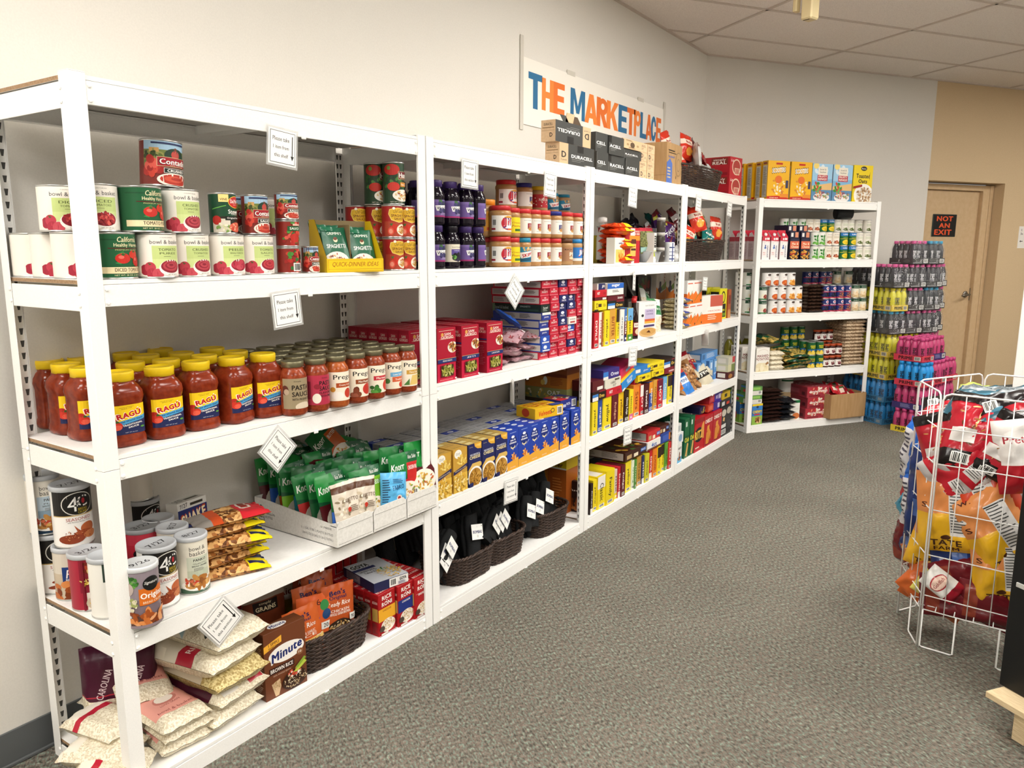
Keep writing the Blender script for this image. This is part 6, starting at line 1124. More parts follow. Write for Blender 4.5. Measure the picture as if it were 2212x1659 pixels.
# spines of cake, pancake and cookie mix boxes, packed like books
def spine(w, h, c, t, tc, c2=None, c3=None, d=.15):
    it = [R(0, 0, 1, 1, c)]
    if c2: it += [R(0, .62, 1, 1, c2)]
    if c3: it += [R(0, 0, 1, .2, c3)]
    L_ = .55*h; it += [T(t, .5, .5, L_/w, .42*w/h, tc, .04, rot=-PI/2), BC(.2, .04, .8, .13) if c3 is None else R(.3, .06, .7, .12, 'e8e4dc')]
    return carton('baking_mix_box', w, d, h, c, it, [R(.06, .05, .94, .95, c), T(t, .5, .7, .7, .09, tc, .04), B(.5, .3, .4, .2, 16, .12, BRN, 3, 1.6)], [R(.1, .1, .9, .9, c2 or c)])
def shelfrow(zf, px, rows, prefix, group, yj=0):
    for i, (pl, pr_, h, c, t, tc, c2, c3, cn) in enumerate(rows):
        yf = .012+.006*((i*5) % 3); a, b_ = bx3(pl, pr_, yf, zf+h*.5); w_ = b_-a-.001
        put(spine(w_, h, c, t, tc, c2, c3), '%s mix box in the %s, %s from the left' % (cn, prefix, ORD[i]), ((a+b_)/2, yf+.075, zf), 0, group)
q7 = lambda X: 1260+X*.1688
q8 = lambda X: 1260+X*.235
Y_, O_, MR, BL, DB, RD, GD, LB, NV, GN, WT = 'e8d020', 'e0822a', '5e1620', '254a9c', '2c1712', 'c0202c', 'cf9a3c', '6aa8d8', '232a5e', '4c8a34', 'e8e4dc'
g33 = 'baking mix boxes standing on the middle shelf of rack three'
shelfrow(Z3, 0, [(q7(135), q7(198), .182, RD, 'DEVILS', WT, None, None, 'red'), (q7(198), q7(245), .180, WT, 'icing', RD, None, None, 'white'), (q7(245), q7(268), .178, 'a8602a', 'mix', WT, None, None, 'orange-brown'), (q7(268), q7(335), .185, Y_, 'yellow', '2a2418', None, None, 'bright yellow'), (q7(335), q7(422), .19, GD, 'BUTTER', '8a3a14', None, None, 'golden'),
    (q7(422), q7(470), .185, Y_, 'golden', '2a2418', DB, None, 'yellow and black'), (q7(470), q7(522), .18, WT, 'angel', '5a5a58', None, None, 'plain white'), (q7(522), q7(568), .18, MR, 'Devils', WT, '3a6ab0', NV, 'maroon and blue'), (q7(568), q7(634), .18, Y_, 'Classic', '2a2418', LB, GN, 'yellow and light blue')], 'middle shelf row', g33)
def flatb(px0, px1, yf, z, h, d, c, it, label, group, rz=0, rx=0, ry=0, top=None, left=None):
    a, b_ = bx3(px0, px1, yf, z+h/2); s_ = carton('baking_mix_box', b_-a, d, h, c, it, left, top); return put(s_, label, ((a+b_)/2, yf+d/2, z), 0, group, rot=(rx, ry, rz))
OREO = [R(0, 0, .42, .6, 'e8e4e0'), R(0, .4, .42, .7, '3a7ac0'), R(.44, .05, .95, .8, '20140e'), T('Oreo', .68, .42, .4, .4, 'e0b850', .05), R(.5, .82, .98, 1, '7a2028')]
HOT = [T('HOT', .28, .55, .2, .4, 'f4f0ec', .05), T('5/9', .75, .5, .16, .3, '2a1414', .01)]
HRS = [R(.12, .3, .26, .75, '3a2a14'), E(.19, .52, .05, .2, Y_), R(.3, .35, .55, .68, '4a3418'), T('5/26', .78, .5, .2, .3, '2a2418', .01), R(0, 0, .3, .14, '2a2a2a')]
g3u = 'baking mix boxes lying on top of the middle-shelf row'
zz = Z3+.191
flatb(q7(145), q7(303), .015, zz, .050, .14, Y_, HRS, 'yellow mix box lying lowest at the left of the upper pile', g3u); flatb(q7(315), q7(525), .02, zz, .040, .14, '1f1712', OREO, 'dark cookie mix box lying lowest at the right of the upper pile', g3u)
flatb(q7(150), q7(308), .02, zz+.0505, .016, .14, MR, [R(.6, .2, .9, .8, WT)], 'thin maroon mix box lying second at the left of the upper pile', g3u); flatb(q7(315), q7(523), .02, zz+.0405, .030, .14, MR, [T('brownie', .75, .5, .3, .5, WT, .03)], 'maroon mix box lying in the middle at the right of the upper pile', g3u)
flatb(q7(152), q7(308), .02, zz+.067, .036, .14, RD, HOT, 'red mix box lying third at the left of the upper pile', g3u); flatb(q7(310), q7(516), .015, zz+.071, .062, .14, WT, [R(0, .55, 1, 1, '2a62b8'), T('sugar', .5, .78, .5, .26, 'f0f2f8', .05), LN(.3, .2, .8, .42, 2, '5a5a5a')], 'blue and white mix box on top at the right of the upper pile', g3u)
flatb(q7(180), q7(305), .03, zz+.1035, .032, .12, WT, [R(.1, 0, .8, 1, NV), T('JB', .6, .5, .3, .5, WT, .03)], 'white and navy mix box on top at the left of the upper pile', g3u)
SYR = jar('syrup_bottle', [(0, .001), (.026, .001), (.029, .006), (.029, .10), (.027, .125), (.018, .155), (.012, .18), (.012, .205)], M('22100c', .12), [(.0125, .203), (.0155, .204), (.0155, .228), (0, .229)], M('c0282c', .35), (.0293, .02, .095, .074, '7a1a1e', [R(.1, .62, .9, .95, 'e8dcd0'), T('syrup', .5, .76, .6, .16, '7a1a1e', .03), E(.5, .3, .3, .24, 'd8c0a0')]), cat='bottle', n=20)
put(SYR, 'dark syrup bottle with red cap standing right of the yellow and blue box', (xs(q7(640), .04, Z3+.1)+.012, .045, Z3), 0)
put(SYR, 'dark syrup bottle behind the white cookie box, cap hidden', (xs(q7(668), .12, Z3+.1), .13, Z3), 0)
box3(q7(740), q7(910), .0, Z3, .205, .07, 'cookie_box', 'e6e4e0', [R(.34, .42, .92, .80, 'c0b4d0'), T('bowl & basket', .62, .9, .5, .04, '5a5a58', 0), T('OATMEAL', .62, .74, .4, .05, '5a4a7a', .03), T('COOKIE', .62, .66, .4, .05, '5a4a7a', .03), E(.22, .63, .07, .04, '2a2a2a'), R(.34, .46, .92, .52, 'c85a30'), R(.34, .40, .92, .46, 'e0a840'), R(.3, .30, .9, .36, '4a3a6a'), E(.55, .15, .5, .13, 'd8b078'), E(.55, .17, .42, .1, 'c89a58'), P([(.45, .15), (.7, .13), (.6, .21)], '5a3018')], 'white oatmeal cookie box standing at the shelf edge', left=[R(0, 0, 1, 1, 'b8b5b8'), T('bowl & basket', .5, .6, .5, .5, '8a8a8c', 0, rot=PI/2), E(.6, .46, .14, .05, '2a2a2a')], rz=-.15)
OATB = pillow('oat_bag', .15, .2, .05, RICE, [R(0, .45, 1, 1, 'e4e6e0'), P([(.2, .5), (.9, .5), (.8, .78), (.3, .8)], '2f7a46'), T('WHITE', .55, .68, .5, .06, 'f0f4f0', .03), R(0, .84, .6, 1, '4a8a58')], 101, .25)
put(OATB, 'green and white oat bag behind the white cookie box', (xs(q7(945), .07, Z3+.1), .085, Z3+.005), 0, rot=(-.15, .1, -.15)); put(OATB, 'green and white oat bag tipped over behind the other oat bag', (xs(q7(850), .15, Z3+.2), .16, Z3+.10), 0, rot=(-.5, .6, -.1))
QB = pillow('oat_bag', .11, .17, .034, MN('rolled_oats', 'a89468', 'e0d2a8', 140, .5, .4, kind='vor', lo=.1, hi=.6, dist=.003), [R(0, .55, 1, .86, '27408e'), R(.2, .62, .8, .7, 'c8d0e0')], 102, .25, rough=.2)
for k in range(7): put(QB, 'clear bag with blue band lying in the stack by the post, %s from the bottom' % ORD[k], (xs(q7(1115), .07, Z3+.1)-.004*(k % 2), .075, Z3+.015+.027*k), 0, 'clear blue-banded bags stacked by the post', rot=(-PI/2, .08*((k % 3)-1), -PI/2-.1+.15*((k*2) % 3-1)))
box3(q7(700), q7(862), .27, Z3+.17, .16, .08, 'oats_box', '2c2622', [T('QUAKER', .5, .3, .8, .14, 'e8e4dc', .03), T('OATS', .5, .14, .6, .14, 'e8e4dc', .03), B(.6, .75, .35, .2, 14, .1, ['5a3a24', '7a2a24', '3a5a34'], 3, 1.3)], 'dark oats box high at the back of the middle shelf')
put(carton('oats_box', .19, .08, .168, '4a3a34', [R(.1, .1, .9, .9, '3a2c28')]), 'brown box supporting the dark oats box', (xs(q7(790), .27, Z3+.1), .315, Z3), 0)
box3(q7(862), q7(935), .28, Z3, .32, .07, 'cereal_box', 'a8aeb8', [B(.5, .3, .4, .2, 12, .12, BRN, 3, 1.2), LN(.2, .6, .8, .9, 4, '7a80a0')], 'grey-blue cereal box at the back between oats and orange boxes')
SNK = lambda w: carton('snack_box', w, .07, .17, 'd8d0c4', [P([(0, 0), (1, 0), (1, .4), (.5, .25), (0, .5)], 'e07a20'), P([(.4, .3), (1, .42), (1, .7), (.5, .5)], '6a8a3a'), B(.4, .52, .2, .2, 8, .1, ['2a2040', '3a2a54'], 3, 1.1), T('SNAX', .82, .78, .8, .1, 'a03a2a', .03, rot=-PI/2), R(.36, .7, .66, 1, 'e6e2da')])
for k, (a, b_) in enumerate(((940, 1062), (1066, 1192))):
    for t_ in (0, 1):
        xa, xb = bx3(q7(a), q7(b_), .24, Z3+.2); put(SNK(xb-xa), 'orange and green snack box, %s tier, %s one at the back right' % (('lower', 'upper')[t_], ('left', 'right')[k]), ((xa+xb)/2, .28, Z3+.1705*t_), 0, 'orange snack boxes at the back')
DISC = MB(); DISC.lathe([(0, 0), (.06, .0), (.10, .012), (.115, .022), (.11, .024), (.06, .006), (0, .005)], M('7a7672', .4), 28); put(Spec('serving_plate', 'plate', [('plate', DISC.build('plate'))]), 'grey plate leaning upright at the back of the middle shelf', (xs(q7(560), .3, Z3+.3), .30, Z3+.30), 0, rot=(1.25, 0, .3))
put(carton('baking_mix_box', .22, .13, .20, '3a3230', [R(.1, .1, .9, .9, '2c2624')]), 'dark box at the back carrying the grey plate', (xs(q7(540), .3, Z3+.1), .30, Z3), 0)
# fourth shelf of rack 3
g34 = 'baking mix boxes standing on the fourth shelf of rack three'
shelfrow(Z4, 0, [(q8(80), q8(131), .175, Y_, 'yellow', '2a2418', None, None, 'yellow'), (q8(131), q8(180), .175, BL, 'angel', WT, None, None, 'blue'), (q8(180), q8(264), .178, Y_, 'yellow', '2a2418', None, None, 'broad yellow'), (q8(264), q8(320), .178, MR, 'fudge', 'c89a7a', None, None, 'maroon'), (q8(320), q8(376), .178, 'e4b81e', 'yellow', '5a2a14', None, None, 'amber yellow'), (q8(376), q8(424), .176, DB, 'Chewy Fudge', WT, None, None, 'dark brown'), (q8(424), q8(458), .175, Y_, 'lemon', '3a2a18', None, 'd86a9a', 'yellow and pink'),
    (q8(458), q8(523), .19, O_, 'Stirs', '8a3a14', None, None, 'orange'), (q8(523), q8(560), .178, RD, 'HOT', WT, WT, None, 'red and white'), (q8(560), q8(604), .178, '4a1218', 'Devils', WT, None, None, 'dark maroon'), (q8(604), q8(643), .176, BL, 'super', WT, 'e0902a', None, 'blue with orange top'), (q8(643), q8(683), .18, GD, 'GOLD', '7a3a14', None, None, 'gold'), (q8(683), q8(731), .176, RD, 'HOT', WT, '6a1830', None, 'red with maroon top'), (q8(731), q8(775), .178, LB, 'Classic', WT, None, WT, 'light blue and white'), (q8(775), q8(823), .18, Y_, 'yellow', '2a2418', DB, None, 'yellow with black label'), (q8(823), q8(842), .178, NV, 'fudge', 'c8c0e0', None, None, 'narrow navy')], 'fourth shelf row', g34)
g34u = 'baking mix boxes lying on top of the fourth-shelf row'
zz = Z4+.179
U4 = [(85, 208, 0, .050, '2e1512', OREO, 'dark cookie mix box at the far left, lowest', 0), (85, 190, .0505, .055, '5a1a20', [R(.4, .1, .9, .4, WT)], 'maroon mix box at the far left, upper', 0), (213, 358, 0, .042, RD, HOT, 'red mix box, second pile, lowest', 0), (200, 345, .043, .052, 'd8d4c4', [T('cake', .5, .6, .3, .3, '4a4434', .03), R(.6, .7, .9, .9, '5a5040'), T('07', .6, .25, .2, .25, '3a3a34', .02)], 'cream mix box, second pile, middle', 0), (185, 332, .0965, .052, '3c2f7a', [R(0, .2, .3, .8, '3a7ac8'), R(0, 0, .3, .3, WT), T('Oreo', .7, .45, .5, .4, 'e0e0f0', .05)], 'purple cookie mix box, second pile, top', 0),
      (500, 622, .022, .042, Y_, HRS, 'yellow mix box in the middle, lower', .02), (478, 615, .066, .048, '2f7ac0', [R(.05, .3, .35, .7, WT), T('gluten', .7, .4, .3, .3, 'c8d8f0', .03), R(.8, .6, 1, 1, Y_)], 'bright blue mix box in the middle, upper', -.02), (628, 745, .024, .042, Y_, HRS, 'yellow mix box right of the middle, lower', .02), (598, 746, .068, .044, Y_, HRS, 'yellow mix box right of the middle, upper', 0), (750, 868, .02, .036, '7a1a2a', [R(.3, .2, .7, .5, 'c8a0a0')], 'maroon mix box at the far right, lower', 0), (742, 876, .058, .05, '2c1a16', OREO, 'dark cookie mix box at the far right, top', 0)]
for a, b_, dz, h, c, it, l, rz in U4: flatb(q8(a), q8(b_), .012, zz+dz, h, .17, c, it, l+', on the fourth shelf', g34u, rz)
flatb(q8(360), q8(490), .01, zz+.03, .055, .15, '2f86cc', [T('GLUTEN', .55, .65, .4, .25, 'e8f0f8', .04), T('FREE', .55, .35, .3, .25, 'e8f0f8', .04), R(.0, 0, .2, .2, WT)], 'tilted blue gluten free mix box between the piles', g34u, ry=-.32, top=[R(0, 0, 1, 1, 'd8c030')])
flatb(q8(345), q8(470), .03, zz+.092, .05, .15, 'c42a5a', [R(.4, .3, .7, .6, '6a9ad0'), R(0, 0, 1, .2, 'd8402a')], 'tilted pink and red mix box above the blue one', g34u, ry=-.3)
flatb(q8(470), q8(500), .03, zz+.01, .06, .12, 'b0243a', HOT, 'red mix box standing behind the tilted blue one', g34u)
# bottom shelf of rack 3
g35 = 'baking mix boxes standing on the bottom shelf of rack three'
shelfrow(Z5, 0, [(q8(66), q8(88), .17, '2a1a18', 'fudge', WT, None, WT, 'narrow dark'), (q8(88), q8(128), .175, Y_, 'yellow', '2a2418', None, None, 'yellow'), (q8(132), q8(208), .182, Y_, 'Classic', '2a2418', WT, None, 'yellow with light blue side'), (q8(210), q8(285), .195, 'e4cc14', 'Family', '2a2418', None, None, 'broad plain yellow'), (q8(285), q8(318), .172, 'd8c8b8', 'mix', '5a3a4a', None, Y_, 'mottled white and yellow'), (q8(318), q8(348), .18, RD, 'Devils', WT, None, WT, 'red'), (q8(348), q8(385), .182, MR, 'fudge', WT, None, None, 'maroon'), (q8(385), q8(440), .18, Y_, 'yellow', '2a2418', None, None, 'yellow with crest'),
    (q8(442), q8(474), .176, 'e2e6cc', 'spring', GN, None, None, 'white and green'), (q8(474), q8(490), .176, GN, 'lime', WT, None, None, 'narrow green'), (q8(490), q8(538), .178, 'b98c3a', 'bread', '6a4a14', None, None, 'tan'), (q8(538), q8(565), .172, NV, 'mix', WT, None, WT, 'navy and white'), (q8(567), q8(604), .176, 'c8c028', 'yellow', '3a3a14', None, None, 'yellow-green'), (q8(606), q8(638), .178, RD, 'DEVIL', WT, None, WT, 'red and white'), (q8(638), q8(680), .18, 'e07a24', 'ALMOND', '7a2a10', None, None, 'orange'), (q8(682), q8(714), .178, Y_, 'yellow', '2a2418', DB, None, 'yellow and black'), (q8(714), q8(749), .178, Y_, 'yellow', '2a2418', DB, None, 'yellow and black'), (q8(749), q8(782), .178, '5a9a38', 'Green Cake', '1c3a14', None, None, 'leaf green'), (q8(782), q8(814), .174, 'c42a2a', 'HOT', WT, None, None, 'red, last')], 'bottom shelf row', g35)
zz = Z5+.182; g35u = 'cookie boxes lying on top of the bottom-shelf row'
NUT = [R(.04, .1, .96, .9, 'b9b5b0'), LN(.08, .2, .4, .85, 6, '6a6664'), LN(.5, .2, .9, .85, 6, '6a6664')]
CK = lambda c: [R(.4, .1, .6, .5, 'e8dcc0'), R(.08, .15, .3, .6, 'b89a6a'), R(.72, .3, .98, .7, '2f62b0'), T('SNACK', .85, .5, .2, .2, WT, .03)]
flatb(q8(385), q8(580), .012, zz+.012, .052, .30, '3a1a12', CK(0), 'dark brown cookie box lying across the bottom row, long grey side to the left', g35u, left=NUT, top=[B(.5, .4, .45, .4, 30, .08, ['c89a30', '5a2a18', '8a5a24', '3a5a2a'], 3), E(.7, .5, .2, .3, '4a2418'), T('OATS', .6, .3, .4, .14, 'e0b040', .05)])
flatb(q8(590), q8(710), .012, zz+.008, .052, .26, 'e4e2de', [T('4ct', .5, .5, .4, .5, '2a5ab0', .05), R(0, 0, 1, .2, '6a3a2a')], 'white and blue bar box lying across the bottom row', g35u, left=NUT)
flatb(q8(592), q8(706), .02, zz+.0605, .055, .26, 'c02a2c', CK(0), 'red cookie box lying on the white and blue one', g35u, left=NUT, top=[R(.1, .2, .9, .8, 'a81f24'), B(.5, .5, .3, .3, 12, .1, ['e0c8a0', '7a3a24'], 3)])
flatb(q8(712), q8(800), .02, zz+.004, .06, .2, '24408e', [R(.2, .2, .8, .8, '3a5ab0'), R(.84, .1, 1, .9, 'd07a2a')], 'blue bar box lying near the right post', g35u)
flatb(q8(700), q8(786), .03, zz+.0645, .05, .24, '4a2016', CK(0), 'brown cookie box on top at the right of the bottom shelf', g35u, top=[B(.5, .5, .4, .4, 14, .1, ['b88a50', '6a3a20'], 3)])
# big cereal cartons at the back of rack 3, seen past rack 2
CHO = carton('cereal_box', .21, .29, .075, '7a4a24', None, [R(0, 0, 1, 1, '8a4a20'), R(0, .0, 1, .45, 'b5782e'), B(.6, .25, .3, .12, 14, .02, ['e8c890', '5a7a5a'], 3), E(.7, .78, .2, .3, 'e6dccb'), E(.7, .78, .16, .25, 'a98a5c'), R(.86, .6, .96, .9, 'e8e4dc')])
for k in range(3): put(CHO, 'brown cereal box lying at the back left of rack three, %s from the bottom' % ORD[k], (2.56, .255, Z4+.0755*k+.0), 0, 'large cereal boxes lying at the rack three end') if k < 0 else None
LEFTA = [R(0, 0, 1, 1, '7d4420'), E(.66, .55, .2, .42, 'e4dac8', 24), E(.66, .55, .165, .35, 'a08458', 24), B(.66, .55, .13, .28, 30, .03, ['b89a6a', '8a6c40', 'cbb080'], 3), R(.86, .35, .97, .85, 'e8e4dc'), T('oat', .915, .6, .07, .4, '2a2a2a', .03, rot=1.3), T('Cheer', .12, .2, .14, .5, '2c1a10', .06)]
LEFTB = [R(0, 0, 1, 1, 'b06e26'), R(0, .8, 1, 1, '6a2c14'), T('oss', .05, .6, .1, .6, '3a1c10', .06), E(.5, .5, .05, .3, 'd8e0d8'), E(.44, .36, .05, .2, 'e0c060'), LN(.62, .15, .95, .8, 6, '8a4a1c')]
LEFTC = [R(0, 0, 1, 1, '8f8f58'), B(.4, .5, .4, .4, 16, .04, ['c8a84a', '5a7a6a', 'd8d0b0'], 3), T('OAT', .7, .6, .3, .4, 'd8d8c8', .04)]
for k, (L_, c, z, h) in enumerate(((LEFTC, '8f8f58', .20, .06), (LEFTB, 'b06e26', .2605, .075), (LEFTA, '7d4420', .336, .08))):
    s_ = carton('cereal_box', .20, .26, h, c, None, L_); put(s_, '%s cereal box lying at the back left of rack three above the macaroni boxes' % ('mottled green', 'amber', 'brown')[k], (2.57, .262, Z4+z-.02), 0, 'large cereal boxes lying at the rack three end')
put(carton('cereal_box', .2, .26, .179, '4a3a2c', None, [R(.05, .1, .95, .9, '3a2e24')]), 'brown cereal box upright beneath the lying cereal boxes', (2.57, .262, Z4), 0, 'large cereal boxes lying at the rack three end')
HONEY = carton('cereal_box', .2, .27, .24, 'a4541c', None, [R(0, 0, 1, 1, 'a4541c'), R(0, 0, .58, 1, 'c07a24')]+[E(.06+.075*i, .12+.085*j+(.04 if i % 2 else 0), .032, .045, 'd8942e', 6) for i in range(7) for j in range(10)]+[LN(.7, .3, .95, .8, 8, 'c8783a'), B(.8, .14, .15, .1, 10, .04, ['e8dcc0', '7a3a1c'], 3)])
put(HONEY, 'orange honeycomb-printed cereal box at the back left of the bottom shelf', (2.57, .262, Z5), 0, 'large cereal boxes lying at the rack three end')
put(carton('cereal_box', .2, .27, .07, 'c8ac1c', None, [R(0, 0, 1, 1, 'c9b01e'), R(0, 0, 1, .12, 'd8d4cc'), E(.3, .5, .2, .3, 'b89a1c'), R(.6, .5, .7, .8, 'a8402a'), T('Cheer', .75, .35, .35, .4, '5a3a14', .05, sh=.2)]), 'yellow cereal box lying on the orange honeycomb one', (2.57, .262, Z5+.2405), 0, 'large cereal boxes lying at the rack three end')
sign(1367, 425, .08, 'section', label='please take card under the top beam of rack three'); sign(1370, 606, .1, 'section', yaw=.3, label='please take card above the middle shelf of rack three'); sign(1367, 770, .06, 'section', label='please take card above the fourth shelf of rack three'); sign(1356, 940, .04, label='please take card above the bottom shelf of rack three')
# ================================================================ rack 4
BK3 = basket('wicker_basket', .50, .26, .135, rows=17)
CHB = [pillow('chip_bag', .13, .17, .05, c, it, 110+k, .4, rough=.15, nx=8, ny=10, cat='chip bag') for k, (c, it) in enumerate((('8f1820', [E(.5, .45, .3, .2, 'd8a050'), T('chips', .5, .75, .6, .12, 'f0e0d0', .04), R(0, .9, 1, 1, 'c8c8c8')]), ('c8321e', [R(0, .55, 1, .75, 'e8d2c0'), E(.5, .3, .3, .16, 'e8a040'), T('hot', .5, .65, .5, .12, '8a1a14', .05)]), ('c9c9c6', [R(.1, .3, .9, .7, 'b8b8b6'), R(0, .86, 1, 1, '9a2a2a')]), ('17706a', [T('crunch', .5, .62, .8, .14, 'eef0ea', .05, o='0c2a28'), E(.5, .3, .32, .16, 'd8c090'), R(0, .9, 1, 1, '0e4a48')]), ('b6b86a', [R(.2, .2, .8, .6, 'e0dcb0'), B(.5, .4, .3, .2, 10, .06, GRN, 3)]), ('5a141c', [R(.0, .5, 1, .7, 'b8b0b0'), E(.5, .3, .3, .16, 'c88a4a')])))]
dch = ('dark red', 'bright red', 'silver', 'teal', 'pale green', 'maroon')
rnd = random.Random(17)
def chippile(x0, x1, y0, y1, z, n, rows, group, where, ks):
    for r_ in range(rows):
        for i in range(n):
            k = ks[(i+r_*2) % len(ks)]; x = x0+(x1-x0)*(i+.5+.3*(r_ % 2))/(n+.3); y = y0+(y1-y0)*((i*2+r_) % 3)/2.0
            put(CHB[k], '%s snack bag %s, %s layer, %s from left' % (dch[k], where, ('lower', 'upper', 'top')[r_], ORD[i]), (x, y, z+.06*r_), 0, group, rot=(rnd.uniform(-.9, -.1), rnd.uniform(-.5, .5), rnd.uniform(-.5, .5)))
xa, xb = xs(1478, .0, ZT1+.05), xs(1573, .0, ZT1+.05)
put(BK3, 'dark wicker basket of snack bags on top of rack four', ((xa+xb)/2+.01, .14, ZT1), 0, sc=((xb-xa)/.5, 1, 1)); chippile(xa+.15, xb-.03, .07, .20, ZT1+.07, 4, 3, 'snack bags in the top basket', 'in the rack-top basket', (1, 0, 5, 2, 1))
RDB = carton('snack_case', .2, .32, .135, 'b01f2c', [R(0, 0, 1, 1, 'b8242f'), E(.55, .5, .36, .42, 'e0c2a8'), E(.55, .5, .3, .35, 'a83a34'), T('6 ct', .2, .82, .2, .16, 'f0e0dc', .04), BC(.4, .1, .8, .45, 'b8242f', 'e0c2a8')], [R(0, 0, 1, 1, 'a51a26'), R(.55, .6, .95, .95, '7a2a20'), T('simply', .75, .84, .3, .14, 'e8dcd4', .02), T('REAL', .75, .69, .34, .15, 'e8dcd4', .04), R(.6, .06, .95, .2, '8a1420'), E(.15, .6, .14, .22, 'd8a878'), B(.2, .4, .2, .3, 10, .06, ['e0b088', 'c88a5a'], 3)])
xq = (xs(1597, .02, ZT1+.1)+xs(1615, .02, ZT1+.1))/2
for k in range(2): put(RDB, 'red snack case at the right end of the rack top, %s' % ('lower', 'upper')[k], (4.745, .205, ZT1+.1355*k), -.12, 'red snack cases on rack four')
xa, xb = xs(1488, .0, Z2+.05), xs(1580, .0, Z2+.05)
put(BK3, 'dark wicker basket of snack bags on the second shelf of rack four', ((xa+xb)/2, .14, Z2), 0, sc=((xb-xa)/.5, 1, 1)); chippile(xa+.03, xb-.06, .07, .22, Z2+.075, 5, 3, 'snack bags in the second shelf basket', 'in the second shelf basket', (1, 2, 4, 3, 3, 5))
put(CHB[0], 'dark red snack bag leaning by the left post of rack four', (3.74, .25, Z2+.08), 0, rot=(-.2, -.2, .3))
# third shelf: orange and white boxes
z2 = lambda X: 1450+X*.2125
ORX = lambda w: carton('cracker_box', w, .09, .15, 'eceae6', [P([(0, .0), (1, 0), (1, .52), (.55, .35), (.3, .55), (0, .4)], 'e6741a'), P([(.15, .1), (.2, .1), (.9, .55), (.85, .57)], '6a7a2a'), R(.1, .86, .9, .9, 'd8542a'), E(.9, .1, .08, .05, '4a2a1a')], [R(0, 0, 1, .45, 'd8661a')])
for k, (a, b_, t_) in enumerate(((130, 190, 0), (190, 258, 0), (258, 325, 0), (160, 222, 1), (222, 312, 1))):
    xa, xb = bx3(z2(a), z2(b_), .02, Z3+.1); put(ORX(xb-xa-.002), 'white and orange cracker box, %s tier, %s from the left' % (('lower', 'upper')[t_], ORD[k if t_ == 0 else k-3]), ((xa+xb)/2, .07, Z3+.1505*t_), 0, 'white and orange cracker boxes')
box3(z2(326), z2(350), .03, Z3, .19, .08, 'tea_box', 'd8d4dc', [R(0, .4, 1, .7, '4a2f7a'), R(0, 0, 1, .3, 'a0283a')], 'narrow purple and white box beside the orange boxes')
box3(z2(350), z2(488), .0, Z3, .19, .07, 'cracker_box', 'e9e4dc', [R(0, 0, 1, .35, 'e2702a'), P([(.1, .35), (.4, .7), (.9, .6), (1, .35)], 'f0e8e0'), R(.4, .6, 1, 1, 'c05a48'), T('CRACKERS', .6, .45, .6, .05, 'c8542a', .02), LN(.3, .1, .8, .3, 3, 'f0d0b8')], 'white, coral and orange cracker box at the front of the shelf', rz=-.2)
TEA = carton('tea_box', .12, .08, .22, 'd8d020', [R(.12, .06, .88, .5, '1c1c14'), E(.5, .72, .28, .2, '1c1c14'), E(.5, .72, .2, .15, 'd8d020'), T('tea', .5, .3, .5, .08, 'd8d020', .04), R(.1, .1, .9, .2, '6a8a1a')], [R(.1, .1, .9, .9, '1c1c14')])
for k, (px, y) in enumerate(((528, .05), (455, .16), (400, .18))): put(TEA, 'yellow and black tea box, %s' % ('front one beside the coral box', 'right one of two behind the coral box', 'left one of two behind the coral box')[k], (xs(z2(px), y, Z3+.1), y+.04, Z3), -.1, 'yellow and black tea boxes')
box3(z2(578), z2(606), .04, Z3, .21, .1, 'tea_box', 'a8542a', [R(0, 0, 1, .3, 'c88a4a'), R(.1, .5, .9, .8, '7a2a1a')], 'brown and orange box at the right end of the cracker shelf')
# fourth shelf: treat boxes and candy bags
RKB = carton('treat_box', .085, .14, .15, '5f97d0', [R(0, 0, 1, .5, '4a86c8'), T('Crisp', .5, .3, .8, .12, 'e8f0f8', .05, rot=.1), R(.3, .6, .7, .9, 'c8d8ea')], [R(0, 0, 1, 1, '3f6ea6'), R(.15, .1, .7, .9, 'b8ccde'), E(.8, .5, .12, .2, 'd8e0ea')], [R(.1, .1, .9, .9, '6aa0d4')])
for k in range(6):
    xa = xs(z2(560), .10, Z4+.07)-.05-.098*k; put(RKB, 'light blue treat box standing in the row, %s from the right' % ORD[k], (xa, .17+.02*(k > 3), Z4), 0, 'light blue treat boxes')
put(carton('treat_box', .34, .12, .06, '4f8ac8', [R(0, 0, 1, 1, '5a94d0'), R(.05, .2, .2, .8, '3a6aa0'), LN(.3, .2, .9, .8, 5, 'c8d8ea')], [R(.1, .2, .9, .8, 'c8d4e0')]), 'light blue treat box lying on top of the row', (4.60, .19, Z4+.1505), 0, 'light blue treat boxes')
CDY = [pillow('candy_bag', .12, .15, .05, c, it, 130+k, .4, rough=.2, nx=8, ny=8, cat='candy bag') for k, (c, it) in enumerate((('d8762a', [B(.5, .4, .4, .3, 14, .12, ['7a3a1c', 'a85a34', 'c8884a'], 3, 1.2)]), ('3a7fd0', [R(.1, .5, .9, .8, 'd8e0ee'), T('MINI', .5, .65, .6, .16, '24508a', .04), R(0, .85, 1, 1, '1f4a8a')]), ('cfc6ae', [R(0, .4, 1, .7, '2a2622'), T('JTM', .5, .55, .7, .2, 'e8e4d8', .05)]), ('a87a4c', [B(.5, .5, .4, .4, 20, .1, ['7a4a24', 'c89a64', '5a3214'], 3)]), ('a01f2a', [R(.1, .5, .9, .8, 'e0c8b8'), B(.5, .3, .4, .2, 10, .1, ['d8a860'], 3)]), ('c8443a', [R(0, .7, 1, 1, 'e8c830')])))]
dcd = ('orange', 'bright blue', 'cream and black', 'tan', 'red', 'red and yellow')
